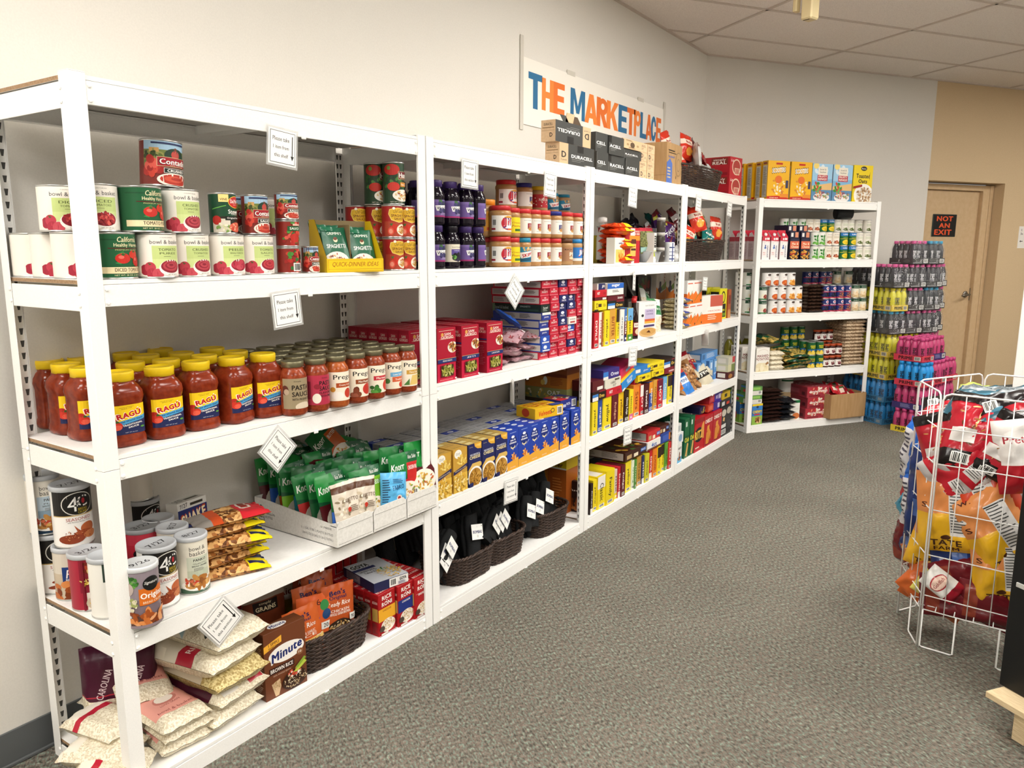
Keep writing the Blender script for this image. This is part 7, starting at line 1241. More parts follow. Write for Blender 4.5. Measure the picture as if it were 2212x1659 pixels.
for k, (px, z, i, y) in enumerate(((112, .03, 0, .03), (140, .0, 0, .05), (195, .0, 3, .02), (225, .0, 1, .0), (290, .0, 3, .02), (350, .01, 3, .03), (420, .0, 2, .03), (440, .05, 2, .06), (330, .06, 2, .07), (250, .06, 3, .07), (190, .07, 5, .08), (150, .08, 4, .09), (230, .1, 4, .12), (300, .1, 4, .12), (375, .02, 5, .08))):
    put(CDY[i], '%s candy bag in the heap, %s from the left end' % (dcd[i], ORD[sorted((112, 140, 195, 225, 290, 350, 420, 440, 330, 250, 190.5, 150, 230, 300, 375)).index(px if k != 10 else 190.5)]), (xs(z2(px), y, Z4+.06), y+.03, Z4+z), 0, 'candy bags heaped on the fourth shelf of rack four', rot=(-.5-.3*(k % 3), .3*((k*2) % 3-1), .4*((k % 3)-1)))
for k, (c, it, l) in enumerate((('4a1a18', [E(.4, .4, .3, .3, 'a8703a')], 'brown'), ('c8c4a0', [R(.5, 0, 1, 1, '6a7a3a')], 'cream and olive'), ('c0bca8', [R(.6, .2, 1, 1, 'b8323a')], 'cream and red'))):
    put(carton('candy_box', .13, .10, .055, c, it, [R(.2, .2, .8, .8, 'd8cfc0')]), '%s candy box piled by the right post, %s from the bottom' % (l, ORD[k]), (4.735, .055, Z4+.0555*k), -.05, 'candy boxes by the right post')
# bottom shelf: crackers
GRC = carton('cracker_box', .085, .16, .27, '17603a', [R(0, .5, 1, .56, '0f4a2c'), T('Club', .5, .46, .9, .12, 'd8d040', .06), P([(.25, .06), (.55, .02), (.85, .34), (.6, .38)], 'd8a860'), R(.2, .8, .5, .92, 'c8d8cc')], [R(0, 0, 1, 1, '14563a'), R(.1, .62, .4, .9, 'c8d8cc'), R(.55, .7, .8, .85, 'c8d8cc'), R(.2, .1, .8, .5, '0f4a2c')], [R(.1, .1, .9, .9, '1a6a42')])
z3 = lambda X: 1450+X*.2125
for k, px in enumerate((150, 205)): put(GRC, 'green cracker box on the bottom shelf, %s one' % ('left', 'right')[k], (xs(z3(px), .02, Z5+.13)+.015, .10, Z5), 0, 'green cracker boxes'); put(GRC, 'green cracker box behind the %s front one' % ('left', 'right')[k], (xs(z3(px), .02, Z5+.13)+.02, .262, Z5), 0, 'green cracker boxes')
box3(z3(62), z3(106), .012, Z5, .13, .12, 'oats_box', 'e4e4e0', [R(0, 0, 1, .3, '6ab0d8'), B(.5, .35, .4, .2, 8, .15, BRN, 3), T('OATS', .5, .75, .7, .12, '4a4a44', .04)], 'white oat box at the left post of the bottom shelf'); put(carton('oats_box', .1, .12, .07, 'dfe2e4', [E(.5, .5, .3, .35, '7a9ab8')], None), 'white box with blue disc stacked on the oat box', (xs(z3(86), .02, Z5+.16), .075, Z5+.1305), 0); put(carton('oats_box', .07, .1, .06, 'd8dad8', [R(.2, .2, .8, .8, 'b0b8b8')], None), 'small white box topmost at the left post', (xs(z3(82), .02, Z5+.22), .07, Z5+.201), 0)
box3(z3(238), z3(335), .015, Z5, .235, .06, 'cracker_box', 'b81824', [R(0, .85, 1, 1, '8f101a'), E(.42, .5, .46, .22, '1a1620', 22), T('RITZ', .42, .5, .8, .26, 'e8c048', .07), E(.95, .58, .3, .26, 'd89a4a', 20), R(.1, .1, .5, .14, 'f0d8c8')], 'red cracker box with round cracker picture', left=[R(.1, .1, .9, .9, 'a01420')])
CHZ = [T('CHEEZ IT', .5, .82, .86, .12, 'f4ece0', .07), P([(.2, .1), (.5, .06), (.8, .4), (.6, .55), (.25, .45)], 'd88a34'), P([(.3, .5), (.55, .52), (.6, .68), (.35, .66)], 'e09a40'), P([(.5, .2), (.8, .2), (.78, .36)], 'b86a24'), R(.1, .05, .9, .08, '6a0f18')]
for k, (a, b_) in enumerate(((336, 420), (424, 510))): box3(z3(a), z3(b_), .012, Z5, .225, .06, 'cracker_box', 'b01a26', CHZ, 'red cheese cracker box, %s of the two' % ('left', 'right')[k], left=[R(.1, .2, .9, .7, '6a2a5a')], group='red cheese cracker boxes')
box3(z3(500), z3(608), .015, Z5, .225, .1, 'cracker_box', '1c1c1e', [E(.3, .8, .2, .12, 'c8c0b0'), E(.75, .82, .2, .12, 'b8b0a0'), P([(.2, .55), (.35, .5), (.4, .62), (.25, .66)], 'd8b070'), R(.0, .3, .5, .42, 'd8d8d4'), BC(.05, .08, .5, .24), R(.6, .2, .9, .5, '2e2e30')], 'black cracker box at the right post of the bottom shelf')
for k, (a, b_, z, h, c, it, l, y) in enumerate(((505, 600, .226, .05, '26262a', [R(.1, .2, .4, .8, 'c8c8c4'), R(.6, .2, .9, .6, 'c8402a')], 'black cracker box lying on the upright black one', .02), (518, 600, .277, .05, 'c8a828', [R(.3, .3, .6, .8, '3a3a2a')], 'yellow cracker box on top at the right post', .03), (430, 510, .226, .06, '3f2a86', [R(.5, .2, .8, .8, 'c8c0e0')], 'purple snack box lying on the cheese crackers, lower', .03), (440, 520, .287, .06, '45309a', [R(.5, .2, .8, .8, 'c8c0e0'), T('BE', .3, .5, .2, .4, 'e8e0f0', .04)], 'purple snack box lying on the cheese crackers, upper', .04), (372, 430, .236, .05, 'c03a28', [R(.2, .2, .8, .8, 'd86a4a')], 'orange-red snack box lying between purple and red boxes, lower', .03), (388, 440, .287, .06, 'b02a34', [R(.2, .2, .8, .8, 'c8505a')], 'red snack box lying between purple and red boxes, upper', .04), (290, 372, .24, .045, '1f2048', [B(.5, .5, .4, .4, 8, .06, ['c8b040'], 3)], 'navy snack box lying on the round-cracker box', .05))):
    flatb(z3(a), z3(b_), y, Z5+z, h, .13, c, it, l, 'snack boxes on top of the crackers')
sign(1509, 440, .1, 'section', size=.09, label='please take card under the top beam of rack four, left one'); sign(1576, 452, .1, 'section', size=.09, label='please take card under the top beam of rack four, right one'); sign(1523, 613, .08, 'section', size=.08, label='please take card above the orange cracker boxes'); sign(1523, 730, .1, 'section', yaw=.8, label='please take card turned edge-on above the light blue boxes')
# ================================================================ corner rack (turned with the far wall)
def g5put(spec, label, a, dep, z, rz=0, group=None, rot=None): return put(spec, label, g5(a, dep, z), TH5+rz, group, rot=(rot[0], rot[1], TH5+rot[2]) if rot else None)
SCO = lambda: [R(0, 0, 1, 1, 'eeb416'), R(.36, .9, .66, .95, 'c02a1a'), T('SCOOTERS', .5, .76, .62, .13, 'f6f2e8', .06, rot=.1, sh=.2, o='4a2a10'), B(.5, .36, .3, .22, 26, .06, ['d88a2a', 'f0d8a0', 'c8702a', 'f6e8c8'], 3, 1.6), E(.5, .52, .16, .1, 'e0701c'), R(.84, .3, .96, .5, '3a3a5a'), P([(0, 0), (1, 0), (1, .05), (.5, .1), (0, .08)], 'c22a1a'), R(.6, .06, .98, .15, 'e08a2a'), T('HONEY NUT', .32, .045, .4, .03, 'f6e8c8', .02)]
CLF = [R(0, 0, 1, 1, 'd0a020'), R(.12, .06, .88, .88, 'b9b4a8'), LN(.18, .4, .82, .84, 18, '6a6860'), LN(.18, .1, .82, .36, 8, '7a786e'), R(.2, .91, .8, .96, '8a3a1a')]
CSC = carton('cereal_box', .205, .065, .29, 'eeb416', SCO(), CLF)
FRW = lambda: [R(0, 0, 1, 1, '7fb4d8'), P([(0, .55), (1, .6), (1, 1), (0, 1)], '9cc8e4'), E(.18, .94, .14, .08, 'f2d878'), B(.5, .85, .5, .08, 8, .12, ['d8e8f2', 'b8d8ec'], 3, 1.6), R(.28, .70, .74, .92, 'ece4d4'), T('bowl &', .52, .85, .3, .05, '5a5a58', 0), T('basket', .52, .78, .3, .05, '5a5a58', 0), R(.26, .54, .76, .70, 'b8203a'), T('FRUITY', .51, .66, .42, .05, 'f4ece0', .04), T('RINGS', .51, .59, .42, .06, 'f4ece0', .04), P([(0, .4), (1, .5), (1, .3), (0, .2)], 'e0b878'), R(0, 0, 1, .3, '5a8ab0'), B(.25, .36, .22, .12, 14, .08, ['3a8a3a', '6ab04a', 'c8402a'], 5), E(.5, .1, .4, .12, 'e8e4e0'), B(.5, .17, .38, .09, 40, .05, ['c8a0a8', 'e0c8b0', '8a5a6a', 'd8884a', '7a9a6a'], 3, 1.3)]
CFR = carton('cereal_box', .2, .06, .285, '7fb4d8', FRW(), [R(0, 0, 1, 1, '7a9ab0'), R(.1, .5, .9, .8, 'a83a4a')])
TOA = lambda: [R(0, 0, 1, 1, 'e8cc1a'), E(.52, .91, .16, .06, '26262a'), T('Hostess', .52, .91, .22, .04, 'f0ece0', .02), T('Toasted', .5, .71, .72, .12, '241c14', .05), T('Oats', .5, .57, .46, .11, '241c14', .05), R(.84, .6, .86, .82, 'b89a14'), E(.58, .2, .5, .3, 'f0ece4', 28), B(.6, .19, .4, .22, 120, .04, ['d8bc98', 'b8926c', 'e8d8c0', 'a07a54'], 3, 1.3), P([(0, .36), (.45, .42), (.45, .48), (0, .42)], '9a2420')]
CTO = carton('cereal_box', .2, .06, .29, 'e8cc1a', TOA(), [R(.1, .1, .9, .9, 'd0b418')])
gcb = 'cereal boxes on top of the corner rack'
for k, (px, s_, l) in enumerate(((1678, CSC, 'yellow cereal box with ring pieces, left of the matching pair'), (1727, CSC, 'yellow cereal box with ring pieces, right of the matching pair'), (1772.5, CFR, 'sky blue cereal box with ring bowl, left of the matching pair'), (1816.5, CFR, 'sky blue cereal box with ring bowl, right of the matching pair'), (1860, CTO, 'bright yellow toasted oats cereal box at the right end'))):
    g5put(s_, l, a5(px, .06, ZT1+.14), .075, ZT1, .02*(k % 2), gcb)
for k in range(3): g5put(CSC, 'yellow cereal box showing its nutrition side, %s from the front' % ORD[k], a5(1680, .06, ZT1+.14)-.012*k, .165+.09*k, ZT1, .0, gcb)
for k in range(2): g5put(CSC, 'yellow cereal box behind the right ring-piece box, %s' % ORD[k], a5(1727, .06, ZT1+.14)-.01, .165+.09*k, ZT1, 0, gcb)
g5put(CTO, 'red-topped cereal box behind the toasted oats box', a5(1850, .06, ZT1+.14), .16, ZT1, 0, gcb)
def f5(pl, pr_, dep, z): return a5(pl, dep, z), a5(pr_, dep, z)
c1 = lambda X: 1450+X*.2125
MLK = lambda: [R(0, .78, 1, 1, 'cc3044'), P([(0, .78), (.3, .66), (.5, .8), (1, .68), (1, .8), (0, .82)], 'e8e0e0'), T('parmalat', .72, .36, .62*2.0, .2*.5, '2a3466', .03, rot=PI/2), B(.42, .56, .16, .08, 8, .09, ['2f5aa8', '4a7ac8', '24408a'], 3), E(.4, .9, .1, .05, 'f0e8e8'), T('MILK', .3, .3, .3, .05, 'd87a7a', .02), T('1% LOW', .3, .22, .3, .04, 'd87a7a', .02), R(.55, .86, .9, .95, 'f0e8e8')]
def milkcarton():
    w_, d_, h_ = .072, .072, .175; m = MB(); WH = M('efeceb', .4); RDm = M('cc3044', .4); m.box(-w_/2, -d_/2, 0, w_/2, d_/2, h_, WH, .001)
    art(m, MLK(), w_, h_, fl((-w_/2, -d_/2, 0), (1, 0, 0), (0, 0, 1), (0, -1, 0))); art(m, [R(0, 0, 1, 1, 'b9a2a6'), R(0, .8, 1, 1, 'a8303f'), LN(.1, .1, .9, .7, 16, '8a7478')], d_, h_, fl((-w_/2, d_/2, 0), (0, -1, 0), (0, 0, 1), (-1, 0, 0)))
    t = h_; m.poly([(-w_/2, -d_/2, t), (w_/2, -d_/2, t), (w_/2, -.002, t+.035), (-w_/2, -.002, t+.035)], RDm); m.poly([(-w_/2, d_/2, t), (-w_/2, .002, t+.035), (w_/2, .002, t+.035), (w_/2, d_/2, t)], RDm); m.poly([(-w_/2, -d_/2, t), (-w_/2, -.002, t+.035), (-w_/2, .002, t+.035), (-w_/2, d_/2, t)], M('d8c8ca', .4)); m.poly([(w_/2, -d_/2, t), (w_/2, d_/2, t), (w_/2, .002, t+.035), (w_/2, -.002, t+.035)], M('d8c8ca', .4)); m.box(-w_/2, -.002, t+.035, w_/2, .002, t+.05, RDm)
    k = MB(); k.lathe([(.012, 0), (.012, .012), (.010, .014), (0, .014)], M('f0ecec', .4), 14); k.v = [(x-.004, -d_/4-.01+y*.7-.35*z, h_+.012+z*.75+y*.7) for x, y, z in k.v]
    return Spec('milk_carton', 'carton', [('carton', m.build('carton')), ('screw_cap', k.build('screw_cap'))])
MC = milkcarton(); gmk = 'milk cartons on the corner rack'
for k, px in enumerate((962, 1050, 1143)):
    a = a5(c1(px), .02, Z2+.09)
    for r_ in range(4): g5put(MC, 'white and red milk carton, %s column, %s from the front' % (('left', 'middle', 'right')[k], ORD[r_]), a, .055+.08*r_, Z2, 0, gmk)
for r_ in range(4): g5put(MC, 'white and red milk carton at the left rack side, %s from the front' % ORD[r_], .045, .09+.078*r_, Z2, 0, gmk)
MMC = lambda: [R(0, 0, 1, 1, '1d1d33'), R(0, .5, 1, .86, 'd86a4a'), E(.5, .93, .4, .06, '2a2a44'), T('Mac &', .55, .74, .7, .11, 'f0e0c0', .04), T('Cheese', .55, .60, .8, .11, 'f0e0c0', .04), B(.5, .24, .5, .22, 50, .09, ['e8a83a', 'f0c468', 'd08a28'], 3, 2.2), P([(0, .2), (.6, .26), (.6, .32), (0, .27)], 'a82a24')]
MM = carton('macaroni_box', .088, .05, .165, '1d1d33', MMC()); MMT = carton('macaroni_box', .088, .16, .05, '26243c', [R(.1, .2, .35, .8, 'e8e4e0'), R(.55, .1, .9, .9, 'd88a6a')])
for k, px in enumerate((1247, 1358)):
    a = a5(c1(px), .02, Z2+.08); g5put(MM, 'navy macaroni box with pasta picture, %s one' % ('left', 'right')[k], a, .04, Z2, 0, 'navy macaroni boxes on the corner rack')
    for r_ in range(2): g5put(MMT, 'navy macaroni box lying on the standing ones, %s stack, %s' % (('left', 'right')[k], ('lower', 'upper')[r_]), a, .10+.03*r_, Z2+.166+.0505*r_, 0, 'navy macaroni boxes on the corner rack') if True else None
    g5put(MM, 'navy macaroni box in the second row, %s one' % ('left', 'right')[k], a, .10, Z2, 0, 'navy macaroni boxes on the corner rack'); g5put(MM, 'navy macaroni box in the third row, %s one' % ('left', 'right')[k], a, .16, Z2, 0, 'navy macaroni boxes on the corner rack')
def veg(base_, items): return can('vegetable_can', .0365, .108, base_, items, n=20)
VC = {'pea': veg('e0e6d8', [R(0, .62, .6, 1, 'e8e8e0'), B(.6, .45, .35, .4, 12, .12, ['3f9a3a', '5ab04a', '2c7a2a'], 3), T('PEAS', .5, .72, .5, .1, '2a6a2a', .05), B(.5, .14, .4, .1, 20, .07, ['7ac050', '5aa03a'], 4, 1)]),
      'bn': veg('ece4d6', [T('bowl & basket', .5, .84, .5, .07, '5a5a58', 0), R(.2, .55, .8, .72, 'd8cdb8'), E(.5, .2, .36, .17, 'f6f2ea'), B(.5, .24, .28, .1, 20, .08, ['b8603a', 'd07a50', '8a3a1e'], 3, 1.4)]),
      'corn': veg('1f6a38', [R(0, .74, 1, 1, '2f7ac0'), T("Libby's", .55, .86, .6, .14, 'f0f0ec', .04), T('WHOLE KERNEL', .5, .6, .5, .05, 'e8d860', .02), R(0, .5, 1, .53, 'e8d020'), E(.55, .25, .35, .2, 'f0d020'), B(.55, .25, .28, .15, 24, .06, ['f0d840', 'd8b820'], 3, 1.2)]),
      'gb': veg('ebe6da', [T('bowl & basket', .5, .84, .5, .07, '5a5a58', 0), R(.2, .5, .8, .72, 'd8d8c4'), E(.5, .2, .36, .17, 'f6f2ea'), B(.5, .24, .28, .1, 22, .1, ['5a6a2a', '3f5020', '7a8a40'], 3, 3)]),
      'soup': veg('efedea', [E(.6, .86, .2, .08, '3a2a20'), T('beans', .6, .74, .3, .05, '6a3a2a', .02), R(.3, .62, .7, .635, 'b04a3a'), E(.55, .24, .34, .22, 'c85a24'), B(.55, .24, .25, .15, 14, .09, ['e07a34', 'a8421c', 'd8642a'], 3, 1.2), R(0, .0, 1, .03, '7a1a1a')]),
      'sou2': veg('efedea', [E(.6, .86, .2, .08, '3a2a20'), T('beans', .6, .74, .3, .05, '6a3a2a', .02), B(.55, .26, .3, .2, 18, .12, ['e09a3a', 'c87a24', 'f0b860'], 3, 1.2), R(0, .0, 1, .03, '7a1a1a')]),
      'grs': veg('e4e4da', [R(0, .76, 1, 1, '1f4a34'), T('beans', .5, .86, .4, .07, 'e8e8e0', .03), E(.4, .3, .2, .16, 'e8e0c8'), E(.6, .24, .2, .18, '8a2a20'), R(0, 0, 1, .1, '2f7a44')]),
      'blk': veg('24306e', [E(.55, .8, .16, .12, 'e8e4e8'), E(.55, .8, .1, .07, 'b8305a'), T('Black Beans', .55, .6, .7, .09, 'e8d8e0', .03), R(0, .48, 1, .56, 'a02a4a'), R(0, 0, 1, .1, 'b8304a'), B(.55, .28, .36, .18, 40, .05, ['1a1416', '2e2628', '0e0a0c'], 3, 1.3)]),
      'pin': veg('24306e', [E(.55, .8, .16, .12, 'e8e4e8'), E(.55, .8, .1, .07, 'b8305a'), T('Pink Beans', .55, .6, .7, .09, 'e8d8e0', .03), R(0, .48, 1, .56, 'a02a4a'), R(0, 0, 1, .1, 'b8304a'), B(.55, .28, .36, .18, 40, .05, ['a8643e', 'c88a60', '8a4a2c'], 3, 1.3)]),
      'chk': veg('e6e2d2', [R(0, .76, 1, 1, '1f4a34'), T('chick peas', .5, .86, .6, .07, 'e8e8e0', .03), B(.5, .32, .4, .22, 14, .12, ['e0c49a', 'c8a878', 'f0dcb8'], 3, 1.1), R(0, 0, 1, .08, 'c8b890')]),
      'mix': veg('1d5a32', [R(0, .3, 1, .42, '2f6ab0'), T('MIXED', .55, .7, .6, .13, 'e8d830', .05), T('PEAS', .55, .56, .5, .1, 'e8d830', .05), B(.5, .16, .42, .13, 14, .13, ['f0d860', 'e8c84a', 'd8b030'], 3, 1.1)])}
dv = {'pea': 'green pea', 'bn': 'cream bean', 'corn': 'yellow-pictured corn', 'gb': 'cream green bean', 'soup': 'white bean stew', 'sou2': 'white chick stew', 'grs': 'green-topped white bean', 'blk': 'navy black bean', 'pin': 'navy pink bean', 'chk': 'green-topped chickpea', 'mix': 'green hominy'}
def canblock(z, spec, tiers, shelf, group):
    """tiers: list of (tier index, dep, [(px, kind)...])"""
    for t_, dep, row in tiers:
        for i, (px, k) in enumerate(row):
            g5put(VC[k], '%s can on the %s shelf, %s tier%s, %s from left' % (dv[k], shelf, ('bottom', 'middle', 'top')[t_], '' if dep < .1 else (' second row' if dep < .18 else ' rear row'), ORD[i]), a5(px, dep, z+.05+.1085*t_), dep, z+.1085*t_, -.1+.05*(i % 3), group)
row = [(1444, 'pea'), (1510, 'pea'), (1580, 'bn'), (1655, 'bn'), (1740, 'corn'), (1825, 'corn'), (1893, 'gb'), (1970, 'gb')]
gv = 'vegetable cans on the second shelf of the corner rack'
rowp = [(c1(x), k) for x, k in row]
canblock(Z2, None, [(0, .045, rowp), (1, .045, [(c1(x+6), k) for x, k in row]), (0, .125, rowp), (1, .125, [(c1(x+4), k) for x, k in row]), (2, .20, [(c1(x), k) for x, k in ((1145, 'pea'), (1235, 'pea'), (1320, 'pea'), (1395, 'bn'), (1465, 'bn'), (1535, 'corn'), (1610, 'corn'), (1680, 'gb'), (1750, 'gb'), (1815, 'gb'), (1895, 'gb'), (1985, 'gb'))]), (1, .20, [(c1(x), k) for x, k in ((1145, 'pea'), (1235, 'pea'), (1320, 'pea'), (1395, 'bn'), (1465, 'bn'), (1535, 'corn'), (1610, 'corn'), (1680, 'gb'), (1750, 'gb'), (1815, 'gb'), (1895, 'gb'), (1985, 'gb'))]), (0, .20, [(c1(x), k) for x, k in ((1145, 'pea'), (1235, 'pea'), (1320, 'pea'), (1395, 'bn'), (1465, 'bn'), (1535, 'corn'), (1610, 'corn'), (1680, 'gb'), (1750, 'gb'), (1815, 'gb'), (1895, 'gb'), (1985, 'gb'))])], 'second', gv)
m = MB(); m.lathe([(0, 0), (.048, 0), (.05, .003), (.05, .13), (.046, .134), (0, .132)], M('26282a', .4), 24); g5put(Spec('dark_tin', 'can', [('tin_body', m.build('tin_body'))]), 'dark tin lying on its side on top of the rear vegetable cans', a5(1786, .3, Z2+.38), .2, Z2+.3255+.05, rot=(0, PI/2, -.3))
gw = 'bean cans on the third shelf of the corner rack'
rb = [(920, 'grs'), (1028, 'soup'), (1115, 'soup'), (1205, 'sou2'), (1278, 'sou2')]; rr = [(1550, 'blk'), (1625, 'blk'), (1703, 'pin'), (1778, 'pin'), (1856, 'chk'), (1932, 'chk')]
canblock(Z3, None, [(0, .045, [(z2(x), k) for x, k in rb+rr]), (1, .045, [(z2(x+4), k) for x, k in rb+rr]), (2, .045, [(z2(x), k) for x, k in ((965, 'soup'), (1045, 'soup'), (1130, 'soup'), (1212, 'sou2'))]), (0, .125, [(z2(x), k) for x, k in rb+rr]), (1, .125, [(z2(x), k) for x, k in rb+rr]), (0, .24, [(z2(x), k) for x, k in ((1375, 'blk'), (1450, 'blk'), (1530, 'pin'), (1590, 'pin'), (1680, 'chk'), (1795, 'chk'))]), (1, .24, [(z2(x), k) for x, k in ((1375, 'blk'), (1450, 'blk'), (1530, 'pin'), (1590, 'pin'), (1680, 'chk'), (1795, 'chk'))]), (2, .24, [(z2(x), k) for x, k in ((1375, 'blk'), (1450, 'blk'), (1530, 'pin'), (1590, 'pin'), (1680, 'chk'), (1795, 'chk'))])], 'third', gw)
for k in range(3):
    for r_ in range(2): g5put(VC['soup' if r_ else 'grs'], 'white can at the left side of the corner rack, %s tier, %s from the front' % (('bottom', 'middle', 'top')[k], ORD[r_+1]), .05, .17+.085*r_, Z3+.1085*k, .6, gw)
BBG = pillow('bean_bag', .15, .15, .034, LENT, [R(0, .3, 1, .7, '6a5a4e'), T('Frijoles', .5, .5, .6, .12, 'd8c8b8', .02), R(.8, .2, .9, .8, 'a0402a')], 140, .2, rough=.2, nx=8, ny=8)
for k in range(8): g5put(BBG, 'dark bean bag lying in the third shelf stack, %s from the bottom' % ORD[k], a5(z2(1430), .07, Z3+.1)+.006*((k*3) % 3-1), .0, Z3+.016+.0275*k, 0, 'dark bean bags stacked on the third shelf', rot=(-PI/2, 0, .08*((k*2) % 3-1)))
# corner rack, fourth shelf
MPB = carton('potato_box', .14, .07, .19, 'eeeae2', [R(0, 0, 1, 1, 'eeeae2'), E(.5, .78, .42, .16, 'd8cfc0'), E(.5, .77, .41, .15, 'eeeae2'), T('MASHED', .5, .66, .86, .11, '7a1f1c', .04), T('POTATOES', .48, .53, 1.0, .11, '7a1f1c', .04), P([(0, 0), (1, 0), (1, .2), (.7, .36), (.2, .38), (0, .3)], 'e6d8b4'), B(.45, .18, .42, .14, 16, .14, ['f0e6c8', 'dccb9c', 'e8dcb8'], 3, 1.6), P([(.75, .26), (.98, .32), (.9, .42), (.72, .34)], '9a7048')], [R(.1, .05, .9, .95, 'b8b5b0'), E(.5, .8, .2, .06, '5a4a48'), R(.3, .4, .7, .7, '9a8a88')])
gpo = 'white potato boxes on the corner rack'
g5put(MPB, 'white mashed potato box standing at the shelf front', a5(z2(900), .04, Z4+.1)+.005, .05, Z4, .12, gpo)
for k in range(2): g5put(MPB, 'white potato box at the left rack side, %s from the front' % ORD[k+1], .08, .16+.075*k, Z4, 0, gpo)
WRB = pillow('rice_bag', .14, .2, .05, RICE, [R(.1, .75, .9, .95, 'e8e4dc')], 150, .15, rough=.2, full=6, nx=8, ny=8)
for k in range(4): g5put(WRB, 'small white rice bag beside the mashed potato box, %s from the bottom' % ORD[k], a5(z2(1045), .06, Z4+.05), .015, Z4+.022+.036*k, 0, 'small white rice bags on the corner rack', rot=(-PI/2, 0, .1*(k % 3-1)))
PGB = [pillow('pasta_bag', .16, .2, .05, PEAG, [R(0, .62, 1, 1, '14402c'), R(0, 0, 1, .1, '14402c'), R(.3, .7, .7, .9, 'b8c0b0') if k else R(.1, .4, .5, .6, '1d5a3a')], 155+k, .3, rough=.18, nx=8, ny=8) for k in (0, 1)]
for k, (x, dz, dp, rz) in enumerate(((1190, 0, .0, -.2), (1300, .0, .01, .3), (1210, .035, .01, .2), (1310, .035, .0, -.3), (1180, .07, .03, .5), (1290, .07, .02, 0), (1060, .15, .05, -.4), (1170, .11, .05, .2), (1090, .19, .06, .5), (1000, .21, .12, -.2), (1150, .2, .1, .8))):
    g5put(PGB[k % 2], 'green pasta bag heaped on the corner rack, %s by height' % ORD[k], a5(z2(x), .06, Z4+.1), dp, Z4+.03+dz, 0, 'green pasta bags heaped on the corner rack', rot=(-PI/2+.25*((k % 3)-1), .15*((k*2) % 3-1), rz))
canblock(Z4, None, [(0, .045, [(z2(1412), 'mix'), (z2(1497), 'mix')]), (1, .045, [(z2(1418), 'mix'), (z2(1500), 'mix')]), (0, .13, [(z2(1345), 'mix'), (z2(1430), 'mix')]), (1, .13, [(z2(1345), 'mix'), (z2(1440), 'mix')]), (2, .26, [(z2(1150), 'mix'), (z2(1235), 'mix'), (z2(1312), 'mix')]), (1, .26, [(z2(1150), 'mix'), (z2(1235), 'mix'), (z2(1312), 'mix')]), (0, .26, [(z2(1150), 'mix'), (z2(1235), 'mix'), (z2(1312), 'mix')])], 'fourth', 'hominy cans on the corner rack')
JB = jar('bean_jar', [(0, .001), (.029, .001), (.031, .005), (.031, .07), (.027, .08)], M('3a1712', .15), [(.028, .077), (.0305, .078), (.0305, .092), (0, .093)], M('a8431c', .35), (.0313, .012, .06, .08, 'ece8e2', [B(.5, .45, .25, .25, 12, .08, ['7a1f2a', '5a1420'], 3, 1.3), R(.3, .78, .7, .82, '6a3a3a')]), n=16)
for k, x in enumerate((1560, 1620, 1686)):
    for t_ in range(2): g5put(JB, 'dark red bean jar with orange lid, %s tier, %s of the three' % (('lower', 'upper')[t_], ORD[k]), a5(z2(x), .04+.035*t_, Z4+.05), .04+.035*t_, Z4+.0932*t_, 0, 'bean jars on the corner rack')
    g5put(JB, 'dark red bean jar with orange lid in the rear tiers, %s of the three' % ORD[k], a5(z2(x-90), .2, Z4+.25), .19, Z4+.2, 0, 'bean jars on the corner rack'); g5put(JB, 'dark red bean jar under the rear ones, %s of the three' % ORD[k], a5(z2(x-90), .2, Z4+.25), .19, Z4+.1066, 0, 'bean jars on the corner rack'); g5put(JB, 'dark red bean jar in the lowest rear tier, %s of the three' % ORD[k], a5(z2(x-90), .2, Z4+.25), .19, Z4+.0132, 0, 'bean jars on the corner rack')
BEB = pillow('bean_bag', .24, .25, .042, PBEAN, [R(0, .9, 1, 1, 'c8b49a')], 160, .2, rough=.2, nx=10, ny=8, full=6)
for k in range(13): g5put(BEB, 'bag of pale beans in the tall stack at the right, %s from the bottom' % ORD[k], a5(z2(1845), .06, Z4+.1)-.004*(k % 3), .03, Z4+.02+.0285*k, 0, 'bags of pale beans stacked on the corner rack', rot=(-PI/2+.03, .03*((k*2) % 3-1), .06*((k % 3)-1)))
OIL = jar('oil_bottle', [(0, .001), (.036, .001), (.038, .006), (.038, .17), (.03, .2), (.014, .23)], M('8a8420', .1, trans=.3), [(.015, .228), (.018, .229), (.018, .25), (0, .251)], M('e8e6e0', .35), (.0383, .04, .14, .07, 'c8c050', [R(.2, .3, .8, .7, '7a8a30')]), cat='bottle', n=16)
for k in range(3): g5put(OIL, 'white-capped oil bottle at the back of the corner rack, %s from the left' % ORD[k], .045+.085*k, .345, Z4, 0, 'cooking oil bottles')
# corner rack, bottom shelf
CHW = carton('granola_box', .11, .09, .17, '3a7ac0', [R(0, .9, 1, 1, 'e8c830'), R(0, 0, 1, .42, '8ab04a'), E(.5, .85, .12, .06, '2a3a5a'), T('CHEWY', .5, .62, .9, .14, 'e8cc30', .06, o='2a3a5a'), R(.2, .46, .75, .52, 'c83a3a'), E(.6, .22, .3, .16, 'b08a50'), B(.6, .22, .26, .13, 14, .08, ['5a3418', 'd8b880', '8a5a2a'], 3, 1.2)], [R(0, 0, 1, .4, '7aa03c'), R(0, .4, 1, 1, '2f5f96'), R(.2, .2, .6, .5, 'b03a3a')])
CHT = carton('granola_box', .10, .14, .07, '5a8a4a', [R(0, 0, 1, .5, 'd8d4cc'), BC(.6, .1, .95, .5), R(.1, .6, .8, .9, '8aba5a')], [R(0, 0, 1, 1, '4f8a44'), R(.2, .2, .6, .5, 'c03a3a'), R(0, .7, 1, .9, '3a7ac0')])
a = a5(z3(862), .02, Z5+.1)
g5put(CHW, 'blue and green granola box standing at the shelf front', a+.004, .06, Z5, .1, 'granola boxes on the corner rack')
